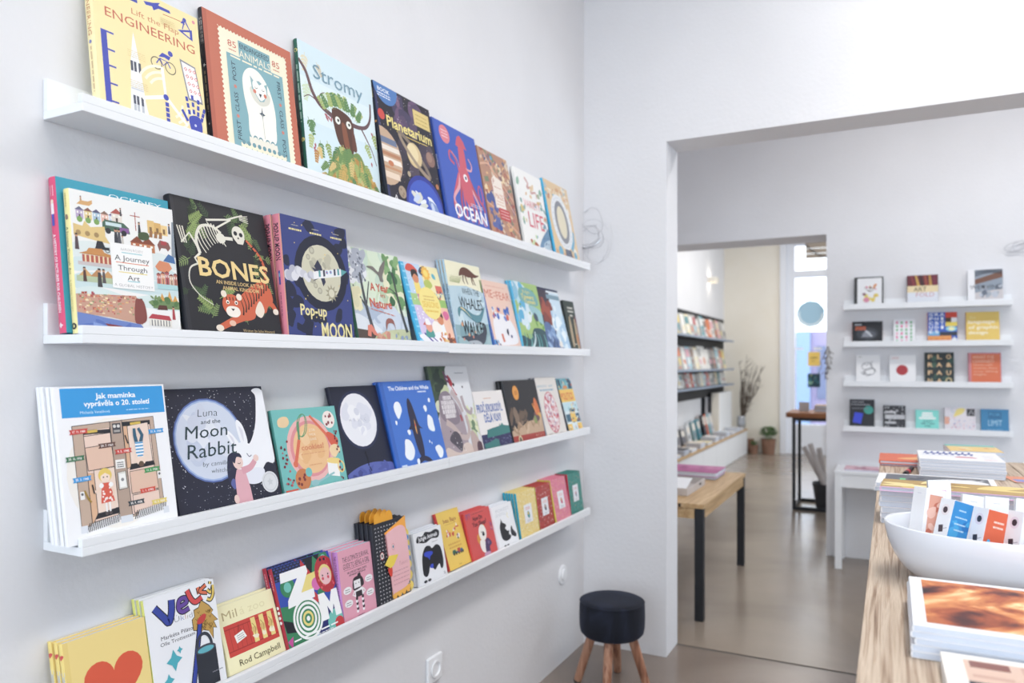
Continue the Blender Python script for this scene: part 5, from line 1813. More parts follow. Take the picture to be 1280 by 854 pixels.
def art_mila(a):
    a.bg('F0E9BC')
    a.text('Mil', 0.2, 0.84, 0.28, 0.12, 'B8A878')
    a.text('á zoo', 0.6, 0.84, 0.46, 0.12, 'E3D9A8')
    a.poly([(0.06, 0.24), (0.06, 0.7), (0.95, 0.7), (0.95, 0.24)], 'CE4036')
    a.rect(0.06, 0.63, 0.95, 0.645, 'A8302C')
    a.rect(0.06, 0.305, 0.95, 0.32, 'A8302C')
    for k in range(5):
        a.line([(0.14 + 0.08 * k, 0.315), (0.14 + 0.08 * k, 0.64)], 0.006, '9A2C2A')
    for x in (0.55, 0.7, 0.85):
        a.rect(x - 0.035, 0.31, x + 0.045, 0.68, 'EAD37E')
        a.blob(x, 0.5, 0.05, 'D9B46A', int(x * 30))
        a.blob(x, 0.4, 0.045, 'F0E6C6', int(x * 40))
        a.line([(x - 0.02, 0.6), (x + 0.02, 0.52), (x, 0.42)], 0.008, '9A7A3A', True)
    a.poly([(0.22, 0.4), (0.2, 0.52), (0.36, 0.56), (0.4, 0.45)], 'F2F0EC')
    a.dashes(0.3, 0.51, 0.12, 3, 0.03, '8A8A90', 0.01, rot=8)
    a.line([(0.27, 0.54), (0.3, 0.66), (0.33, 0.55)], 0.006, '6A2A28')
    a.text('Rod Campbell', 0.55, 0.12, 0.74, 0.09, '5E5638')


def art_zoom(a):
    a.bg('3450B0')
    G, K, RD, NV, LG = '35845A', '26262E', 'C8383E', '2A3070', '6CC0B4'
    a.rect(0, 0.82, 0.62, 1, K)
    for j in range(5):
        for i in range(9):
            a.rect(0.01 + 0.058 * i + 0.028 * (j % 2), 0.83 + 0.034 * j, 0.052 + 0.058 * i + 0.028 * (j % 2), 0.852 + 0.034 * j, '3A4A8A')
    a.poly([(0.55, 0.7), (0.6, 1), (0.95, 1), (1, 0.75), (0.8, 0.6)], K)
    a.poly([(0.42, 0.72), (0.48, 1.0), (0.62, 0.78)], RD)
    a.poly([(0.62, 0.76), (0.7, 1.0), (0.84, 0.84)], G)
    a.poly([(0.86, 0.78), (0.9, 1.0), (1, 0.9)], G)
    for x, y in ((0.88, 0.93), (0.95, 0.78)):
        a.circ(x, y, 0.085, G)
        a.circ(x, y, 0.045, LG)
    a.circ(0.18, 0.72, 0.12, G)
    a.circ(0.18, 0.72, 0.06, LG)
    a.poly([(0, 0.0), (0, 0.52), (0.25, 0.48), (0.32, 0.2), (0.5, 0)], G)
    a.poly([(0.5, 0.0), (0.62, 0.3), (1, 0.34), (1, 0)], NV)
    a.poly([(0.6, 0.3), (0.66, 0.55), (0.9, 0.66), (0.7, 0.4)], G)
    a.poly([(0.52, 0.4), (0.6, 0.56), (0.7, 0.42)], RD)
    a.poly([(0.12, 0.2), (0.36, 0.06), (0.3, 0.22)], RD)
    a.poly([(0, 0.36), (0.14, 0.3), (0.2, 0.16), (0.02, 0.2)], K)
    a.poly([(0.4, 0.12), (0.5, 0.0), (0.56, 0.1), (0.47, 0.22)], '4FB0E0')
    a.poly([(0, 0.1), (0.1, 0.14), (0.06, 0)], 'C84A9A')
    a.circ(0.88, 0.08, 0.17, LG)
    a.circ(0.92, 0.05, 0.09, RD)
    a.poly([(0.32, 0.55), (0.4, 0.78), (0.72, 0.8), (0.74, 0.62)], 'E9D67A')
    a.circ(0.66, 0.64, 0.08, 'D86AB0')
    a.circ(0.86, 0.72, 0.19, 'B92E38', 0.235)
    a.dots(22, (0.012, 0.02), ['E05A6A'], 0.72, 0.56, 0.98, 0.92, 4)
    a.circ(0.85, 0.715, 0.115, 'E6D27E', 0.13)
    a.circ(0.85, 0.695, 0.1, 'EBB9BE', 0.11)
    for x in (0.8, 0.9):
        a.circ(x, 0.71, 0.012, K)
        a.circ(x - 0.005, 0.67, 0.02, 'D8485A')
    a.circ(0.82, 0.915, 0.02, K)
    a.circ(0.89, 0.91, 0.02, K)
    W = 'F3F3F3'
    a.poly([(0.08, 0.79), (0.1, 0.91), (0.55, 0.91), (0.56, 0.83), (0.38, 0.6), (0.6, 0.6), (0.59, 0.49), (0.12, 0.47), (0.14, 0.56), (0.36, 0.79)], W)
    a.circ(0.4, 0.27, 0.24, G)
    for k, q in enumerate((0.235, 0.185, 0.13, 0.075)):
        a.ring(0.4, 0.27, q, 0.032, W if k < 3 else 'E9D67A', 34)
    a.circ(0.4, 0.27, 0.03, W)
    a.poly([(0.62, 0.16), (0.64, 0.5), (0.75, 0.5), (0.82, 0.36), (0.89, 0.5), (1.0 - 0.005, 0.5), (0.99, 0.16), (0.88, 0.16), (0.88, 0.32), (0.82, 0.2), (0.76, 0.32), (0.75, 0.16)], W)
    a.dashes(0.5, 0.075, 0.8, 1, 0.03, W, 0.018, 5)
    a.dashes(0.6, 0.035, 0.4, 1, 0.03, W, 0.01, 6)


def sp_zoom(s):
    s.bg('A83040')
    s.dashes(0.17, 0.5, 0.2, 1, 0.1, 'D98A92', 0.016)
    for k in range(4):
        s.circ(0.48 + 0.06 * k, 0.5, 0.02, 'F0ECEC')


def art_survival(a):
    a.bg('E6A2B6')
    K = '3A3038'
    a.text('THE ULTIMATE SURVIVAL', 0.52, 0.86, 0.8, 0.072, K, 'reg', wob=0.06)
    a.text('GUIDE TO BEING A GIRL', 0.52, 0.765, 0.8, 0.072, K, 'reg', wob=0.06)
    a.line([(0.14, 0.71), (0.9, 0.71)], 0.008, '8A5A6A')
    a.text('ON LOVE, BODY IMAGE, SCHOOL', 0.52, 0.665, 0.6, 0.026, K, 'bold')
    a.text('AND MAKING IT THROUGH LIFE', 0.52, 0.625, 0.5, 0.026, K, 'bold')
    for x in (0.42, 0.6):
        for k in range(6):
            a.circ(x + 0.01 * (k % 2), 0.1 + 0.035 * k, 0.035, ['F2F0F2', K][k % 2], n=10)
    a.poly([(0.4, 0.3), (0.39, 0.38), (0.46, 0.42), (0.58, 0.42), (0.64, 0.38), (0.62, 0.3)], 'F2F0F2', True)
    a.rect(0.41, 0.29, 0.6, 0.37, K)
    a.line([(0.39, 0.39), (0.32, 0.34), (0.4, 0.31)], 0.03, 'F2F0F2')
    a.line([(0.64, 0.39), (0.7, 0.34), (0.62, 0.31)], 0.03, 'F2F0F2')
    a.poly([(0.36, 0.4), (0.36, 0.54), (0.46, 0.58), (0.62, 0.56), (0.68, 0.48), (0.64, 0.42)], K, True)
    a.rect(0.38, 0.42, 0.58, 0.53, 'F2F0F2')
    for x in (0.44, 0.53):
        a.circ(x, 0.485, 0.012, K)
    a.circ(0.56, 0.58, 0.05, K)
    for x, y in ((0.18, 0.43), (0.84, 0.49), (0.18, 0.25), (0.84, 0.29)):
        a.circ(x, y, 0.12, 'F2F0F2', 0.07)
        a.dashes(x, y + 0.01, 0.14, 2, 0.03, '5A4A54', 0.012)
    a.dashes(0.5, 0.035, 0.2, 1, 0.03, '8A5A6A', 0.016)


def sp_survival(s):
    s.bg('C48ACB')
    s.text('THE ULTIMATE SURVIVAL GUIDE TO BEING A GIRL', 0.42, 0.5, 0.72, 0.4, '4A2E50')


def art_bird(a):
    a.bg('2B2D36')
    r = random.Random(3)
    for j in range(20):
        for i in range(11):
            x, y = 0.06 + 0.088 * i, 0.05 + 0.047 * j
            a.poly([(x, y - 0.008), (x + 0.028, y + 0.014), (x + 0.056, y - 0.008), (x + 0.028, y + 0.002)], 'E6E6EA')
            a.k -= 1
    a.k += 25
    a.circ(0.22, 0.6, 0.055, 'C8404A', 0.07)
    a.circ(0.22, 0.6, 0.045, 'EDEAE6', 0.058)
    a.circ(0.22, 0.6, 0.02, '2B2D36', 0.03)


def art_jungle(a):
    a.bg('EDEEF2')
    K = '26262C'
    a.poly([(0.08, 0.82), (0.14, 0.92), (0.3, 0.9), (0.42, 0.96), (0.6, 0.93), (0.8, 0.95), (0.92, 0.88), (0.84, 0.78), (0.6, 0.8), (0.4, 0.76), (0.2, 0.79)], K, True)
    a.text('Jungle Animals', 0.5, 0.865, 0.68, 0.075, 'F0F0F4', 'bold', wob=0.08)
    a.dashes(0.72, 0.73, 0.22, 1, 0.02, 'A0A0A8', 0.012)
    a.poly([(0.16, 0.24), (0.2, 0.52), (0.34, 0.68), (0.5, 0.68), (0.58, 0.62), (0.74, 0.66), (0.88, 0.58), (0.92, 0.36), (0.88, 0.2), (0.8, 0.18), (0.76, 0.28), (0.66, 0.24), (0.58, 0.2), (0.5, 0.26), (0.42, 0.3), (0.36, 0.2), (0.28, 0.14), (0.2, 0.16)], K, True)
    a.poly([(0.28, 0.53), (0.32, 0.59), (0.54, 0.57), (0.58, 0.52), (0.48, 0.48), (0.44, 0.42), (0.4, 0.47)], '3A50D0', True)
    a.poly([(0.42, 0.28), (0.46, 0.33), (0.54, 0.32), (0.52, 0.25)], '3A50D0', True)
    for x in (0.2, 0.34):
        a.circ(x, 0.06, 0.06, K, 0.026)
    a.dashes(0.9, 0.09, 0.06, 2, 0.03, '8A8A96', 0.016)


def art_ivan(a):
    a.bg('EEC850')
    a.text('Ivan Bajo', 0.52, 0.83, 0.6, 0.07, 'A86A3A', 'bold', wob=0.06)
    a.dashes(0.52, 0.76, 0.5, 1, 0.02, 'C89A4A', 0.012)
    a.poly([(0.72, 0.69), (0.76, 0.76), (0.78, 0.69)], 'EFEAE0')
    a.line([(0.68, 0.68), (0.84, 0.68)], 0.03, 'D2563E')
    a.blobs(16, (0.03, 0.05), ['D2503C', 'EFE6D6', 'E06A4A', 'F2EFE6'], 0.15, 0.56, 0.66, 0.68, 4)
    a.blobs(8, (0.03, 0.05), ['EFE6D6', '7A8A5A', '9A6A8A'], 0.6, 0.48, 0.76, 0.56, 5)
    a.dashes(0.48, 0.42, 0.56, 2, 0.06, 'DCA844', 0.04, 3)
    a.poly([(0.28, 0.24), (0.3, 0.31), (0.42, 0.31), (0.44, 0.27), (0.72, 0.3), (0.8, 0.24)], '4A6A8A')
    a.rect(0.3, 0.24, 0.44, 0.3, '3E6A4A')
    a.rect(0.52, 0.25, 0.64, 0.32, 'C8503C')
    for x in (0.34, 0.44, 0.56, 0.66, 0.74):
        a.circ(x, 0.235, 0.03, '3A3438')
    a.dashes(0.5, 0.05, 0.12, 1, 0.02, 'B8963A', 0.02)


def art_jump(a):
    a.bg('D8504E')
    K = '4A2A34'
    a.dashes(0.5, 0.94, 0.5, 1, 0.02, '8A3A40', 0.012)
    a.text('How Do', 0.46, 0.84, 0.38, 0.09, K, 'bold', wob=0.06)
    a.text('You Sleep?', 0.5, 0.72, 0.56, 0.09, K, 'bold', wob=0.06)
    for k in range(4):
        a.line([(0.06 + 0.04 * k, 0.98), (0.02 + 0.05 * k, 0.86)], 0.022, ['6A5AA8', '4A4A8A', 'A85A7A', '6A5AA8'][k], w1=0.006)
    for k in range(5):
        a.line([(0.96, 0.62 - 0.035 * k), (0.88, 0.66 - 0.035 * k)], 0.022, ['6A5AA8', '4A4A8A', 'A85A7A', 'C8A0B0', '6A5AA8'][k], w1=0.006)
    W = 'F1ECE6'
    a.circ(0.36, 0.4, 0.07, 'E0923A', 0.1)
    a.circ(0.6, 0.6, 0.06, 'E0B03A')
    a.circ(0.54, 0.5, 0.15, W, 0.165)
    a.poly([(0.36, 0.26), (0.4, 0.36), (0.54, 0.34), (0.62, 0.24), (0.64, 0.14), (0.5, 0.08), (0.4, 0.14)], W, True)
    a.poly([(0.54, 0.08), (0.58, 0.3), (0.66, 0.36), (0.76, 0.32), (0.82, 0.22), (0.72, 0.16), (0.7, 0.06)], '54406A', True)
    a.circ(0.7, 0.26, 0.035, '7A6490')
    a.poly([(0.52, 0.44), (0.54, 0.52), (0.6, 0.5), (0.6, 0.43)], '2E2A38', True)
    a.circ(0.5, 0.52, 0.014, '2E2A38')
    a.circ(0.58, 0.04, 0.14, 'C9A0C0', 0.04)


def art_bear(a):
    a.bg('EDEEF2')
    K = '26262C'
    a.text('FOREST', 0.5, 0.87, 0.7, 0.07, 'D5D7DE', 'bold')
    a.text('ANIMALS', 0.42, 0.77, 0.6, 0.08, 'BFC3CC', 'thin')
    a.ring(0.72, 0.7, 0.05, 0.02, 'EDE2A0', 16, a0=90, a1=270)
    a.poly([(0.2, 0.26), (0.2, 0.5), (0.3, 0.62), (0.32, 0.68), (0.38, 0.58), (0.48, 0.54), (0.52, 0.48), (0.44, 0.44), (0.54, 0.36), (0.62, 0.36), (0.58, 0.28), (0.66, 0.22), (0.56, 0.16), (0.34, 0.16)], K, True)
    a.poly([(0.68, 0.3), (0.72, 0.4), (0.78, 0.44), (0.8, 0.36), (0.88, 0.28), (0.94, 0.2), (0.86, 0.16), (0.76, 0.2), (0.7, 0.22)], K, True)
    for x in (0.28, 0.42):
        a.circ(x, 0.05, 0.055, K, 0.024)


def art_pattern(base, bits, plate):
    def f(a):
        a.bg(base)
        a.scatter(150, lambda x, y, r, i: a.leaf(x, y, 0.05, 0.014, r.uniform(0, 360), r.choice(bits)), 0, 0, 1, 1, 5)
        a.dots(70, (0.008, 0.018), bits, 0, 0, 1, 1, 6)
        a.rect(0.3, 0.3, 0.72, 0.7, 'ECEDF2')
        a.dashes(0.51, 0.63, 0.24, 2, 0.035, plate[0], 0.022)
        a.blob(0.51, 0.48, 0.08, plate[1], 4, 1.1)
        a.circ(0.5, 0.5, 0.035, plate[2])
        a.dashes(0.51, 0.36, 0.2, 2, 0.03, 'A8AAB2', 0.014)
    return f


art_yellow = art_pattern('ECD488', ['F6EDC8', 'DDBE5E', 'EFE0A8', 'D9C47A', 'F2EBD2'], ('E0A0A0', '4A9A9A', 'E6C24A'))
art_red = art_pattern('B5413C', ['8A2A2C', '33262A', 'EADBD2', '9A3230', 'D9A8A0'], ('E6A8A0', '4A4A5A', 'E0B0A0'))
art_pink = art_pattern('E28098', ['F0A8B0', 'EBC08A', 'D0607E', 'F2C0C4', 'E6B07A'], ('E9B0B0', 'D0507E', 'D9C86A'))
art_green = art_pattern('3A8A80', ['2A6E68', '5BA89A', '7FC0AE', '347C72', 'C98A7A'], ('E0A0A8', '9AA0B0', 'D97A8A'))
# ------------------------------------------------------------------ the rooms
D = 1.3029            # left wall stands at x = -D
YW1, T1 = 3.3139, 0.1955     # wall with the first wide opening
XJ, ZL1 = -0.9045, 2.3332
YW2, T2 = 5.59, 0.34         # wall with the second opening
XE2, ZL2 = -0.398, 2.2274
XL2 = -2.27                  # left wall of the rooms behind
YS = 11.6                    # street wall
XR = 4.6
CE = 3.4

struct('floor', box(-2.5, -3.1, -0.1, XR + 0.1, YW1 + 0.17, 0.0), 'floor')
struct('floor', box(-2.5, YW1 + 0.19, -0.1, XR + 0.1, 13.0, 0.0), 'floor2')
struct('trim_1', box(-2.5, YW1 + 0.17, -0.1, XR + 0.1, YW1 + 0.19, -0.002), 'joint')
struct('ceiling', box(-2.5, -3.1, CE, XR + 0.1, 12.0, CE + 0.1), 'ceiling')
struct('wall_left', box(-D - 0.1, -3.1, 0, -D, YW1, CE), 'wall')
struct('wall_front', boxes([(-2.45, YW1, 0, XJ, YW1 + T1, CE), (XJ, YW1, ZL1, 2.3, YW1 + T1, CE), (2.3, YW1, 0, XR, YW1 + T1, CE)]), 'wall')
struct('wall_back', boxes([(XE2, YW2, 0, XR, YW2 + T2, CE), (XL2 - 0.1, YW2, ZL2, XE2, YW2 + T2, CE)]), 'wall')
struct('wall_side', box(XL2 - 0.1, YW1 + T1, 0, XL2, YS, CE), 'wall')
struct('wall_right', box(XR, -3.1, 0, XR + 0.1, YS, CE), 'rear')
struct('wall_rear', box(-D - 0.1, -3.1, 0, XR + 0.1, -3.0, CE), 'rear')
# street wall: cream plaster with the glazed shop front
WX0, WX1 = -1.459, -0.66
struct('wall_end', boxes([(XL2 - 0.1, YS, 0, WX0, YS + 0.25, CE), (WX1, YS, 0, XR, YS + 0.25, CE), (WX0, YS, 3.15, WX1, YS + 0.25, CE)]), 'cream')

win = thing('window_1', 'white framed tall glazed shop front at the end of the far room', 'window', (0, 0, 0))
win['kind'] = 'structure'
obj('window_frame', boxes([(WX0, YS - 0.03, 0, WX0 + 0.09, YS + 0.2, 3.15), (WX0 + 0.09, YS + 0.05, 0, WX0 + 0.2, YS + 0.2, 3.15),
                           (-0.83, YS + 0.02, 0, -0.66, YS + 0.2, 3.15), (WX0 + 0.2, YS + 0.05, 2.6, -0.83, YS + 0.2, 2.7),
                           (WX0 + 0.2, YS + 0.05, 0.3, -0.83, YS + 0.16, 0.44), (WX0 + 0.2, YS + 0.05, 0.0, -0.83, YS + 0.12, 0.3),
                           (WX0 + 0.2, YS + 0.05, 3.07, -0.83, YS + 0.2, 3.15)], 0.006), 'frame', win)
obj('pane', box(WX0 + 0.2, YS + 0.1, 0.44, -0.83, YS + 0.106, 2.6), 'glass', win)
obj('pane', box(WX0 + 0.2, YS + 0.1, 2.7, -0.83, YS + 0.106, 3.07), 'glass', win)

d = thing('window_decal', 'pale blue scalloped round sign stuck high on the far glass', 'sign', (-1.045, YS + 0.096, 2.06), (0, 0, 0))
bm = bmesh.new()
n = 72
c0 = bm.verts.new((0, 0, 0))
rim = [bm.verts.new((0.188 * (1 + 0.035 * abs(math.sin(9 * math.pi * i / n))) * math.cos(2 * math.pi * i / n), 0,
                     0.188 * (1 + 0.035 * abs(math.sin(9 * math.pi * i / n))) * math.sin(2 * math.pi * i / n))) for i in range(n)]
for i in range(n):
    bm.faces.new((c0, rim[(i + 1) % n], rim[i]))
me = coloured(bm, 'disc', lambda p: 'A3C6DA')
obj('disc', me, None, d)
bm = bmesh.new()
n = 48
ra = [[bm.verts.new((q * math.cos(2 * math.pi * i / n), -0.001, q * math.sin(2 * math.pi * i / n))) for i in range(n)] for q in (0.148, 0.176)]
for i in range(n // 2 - 2, n):
    j = (i + 1) % n
    bm.faces.new((ra[0][i], ra[0][j], ra[1][j], ra[1][i]))
obj('band', coloured(bm, 'band', lambda p: 'E2EEF4'), None, d)


def flat_sheet(name, label, cat, x, y, z, w, h, art, rot=(0, 0, 0), group=None):
    """a sheet of paper w x h, centred, facing the reader, standing in the x-z plane before it is turned"""
    t = thing(name, label, cat, (x, y, z), rot, group)
    a = Art(w, h)
    art(a)
    m = a.mesh('print')
    m.transform(Matrix(((0, 1, 0, -w / 2), (-1, 0, 0, -0.0006), (0, 0, 1, -h / 2), (0, 0, 0, 1))))
    obj('sheet', box(-w / 2, -0.0005, -h / 2, w / 2, 0.0005, h / 2), 'plastic', t)
    obj('print', m, None, t)
    return t


def art_note(a):
    a.bg('EFC858')
    a.dashes(0.5, 0.58, 0.6, 1, 0.1, '4A4234', 0.1, 3)
    a.dashes(0.42, 0.36, 0.3, 1, 0.1, '8A6A2E', 0.07, 4)


def art_poster(a):
    a.bg('22404E')
    a.blobs(14, (0.1, 0.2), ['2F6470', '4A8A8E', '1A2E3A', 'A8C48A'], 0.15, 0.2, 0.85, 0.85, 5)


flat_sheet('paper_notice', 'yellow paper notice taped to the far shop window', 'notice', -1.0, YS + 0.094, 1.40, 0.165, 0.205, art_note)
flat_sheet('window_poster', 'dark teal poster on the window under the yellow notice', 'poster', -1.0, YS + 0.094, 1.085, 0.17, 0.2, art_poster)
for k, (x, l) in enumerate(((-1.2, 'left'), (-0.95, 'right'))):
    t = thing('window_label', 'short white strip on the far glass, %s' % ('beside the window post' if k == 0 else 'above the yellow notice'), 'label', (x, YS + 0.0945, 1.55))
    obj('strip', box(-0.055, 0, -0.016, 0.055, 0.001, 0.016), 'plastic', t)
# slatted box of a rolled blind up behind the transom
bl = thing('window_blind', 'beige slatted blind hanging in the top corner of the far window', 'blind', (-0.95, YS + 0.03, 2.86))
for k in range(5):
    obj('slat', box(-0.16, -0.012, k * 0.075, 0.16, 0.0, k * 0.075 + 0.07, 0.003), 'blind', bl)
bm = bmesh.new()
tube(bm, spl([(-0.15, -0.02, 0.2), (-0.05, -0.02, 0.1), (0.05, -0.02, 0.03), (0.15, -0.02, 0.01)], False), 0.008, 6)
obj('cord', bm, 'black_metal', bl)

# houses across the street
hs = thing('street_building', 'lilac grey facade across the street, seen through the far window', 'building', (0, 19.0, 0))
fm = noise_mat('lilac_render', ['8E87A6', '9A93B2'], nscale=0.8, rough=(0.8, 0.9))
obj('facade', box(-7, 0.0, -0.2, 4, 2, 2.1), fm, hs)
for k in range(9):
    x = -6.6 + 1.15 * k
    obj('pilaster', box(x, -0.12, -0.2, x + 0.3, 0.0, 2.1), base_mat('pale_blue_render', '849CC0', 0.8) if k == 0 else bpy.data.materials['pale_blue_render'], hs)
    obj('window', box(x + 0.45, -0.04, 0.5, x + 1.0, 0.0, 1.75), base_mat('dull_pane', '66708E', 0.4) if k == 0 else bpy.data.materials['dull_pane'], hs)
struct('ground', box(-12, 12.0, -0.25, 8, 30, -0.12), base_mat('pale_paving', 'B9B9BE', 0.8))

# ------------------------------------------------------------------ picture ledges
ROWS = [(1.7486, 1.745), (1.3622, 1.366), (1.0065, 1.0165), (0.6554, 0.6554)]
Y0, Y1 = 0.776, 3.118
LD, LIP, FL = 0.1078, 0.030, 0.015


def zrow(r, y):
    a, b = ROWS[r]
    return a + (b - a) * (y - 0.78) / 2.3


def ledge(label, ya, yb, za, zb, group, x0=-D, dep=LD, turn=None, lip=LIP):
    """profile: back rail, shelf, front lip; built along y with a slight fall from za to zb"""
    t = thing('picture_ledge', label, 'shelf', (0, 0, 0), (0, 0, 0), group)
    L = yb - ya

    def bar(px0, pz0, px1, pz1):
        bm = box(px0, 0, pz0, px1, L, pz1, 0.0012)
        for v in bm.verts:
            v.co.z += (zb - za) * v.co.y / L
        return bm
    ps = [('back_rail', bar(0.0005, FL, 0.0125, 0.07)), ('shelf_board', bar(0.0005, 0, dep, FL)), ('front_lip', bar(dep - 0.012, FL, dep, lip))]
    for nm, bm in ps:
        obj(nm, bm, 'shelf', t)
    if turn is None:
        t.location = (x0, ya, za)
    else:
        t.location = turn
        t.rotation_euler = (0, 0, R(-90))
    return t


ordn = ['top', 'second', 'third', 'bottom']
MID = 1.9265
for r in range(4):
    dz = -0.003 if r == 1 else 0
    ledge('white picture ledge, near half of the %s row on the left wall' % ordn[r], Y0, MID - 0.0006, zrow(r, Y0), zrow(r, MID), 'picture ledges on the left wall')
    ledge('white picture ledge, far half of the %s row on the left wall' % ordn[r], MID + 0.0006, Y1, zrow(r, MID) + dz, zrow(r, Y1) + dz, 'picture ledges on the left wall')

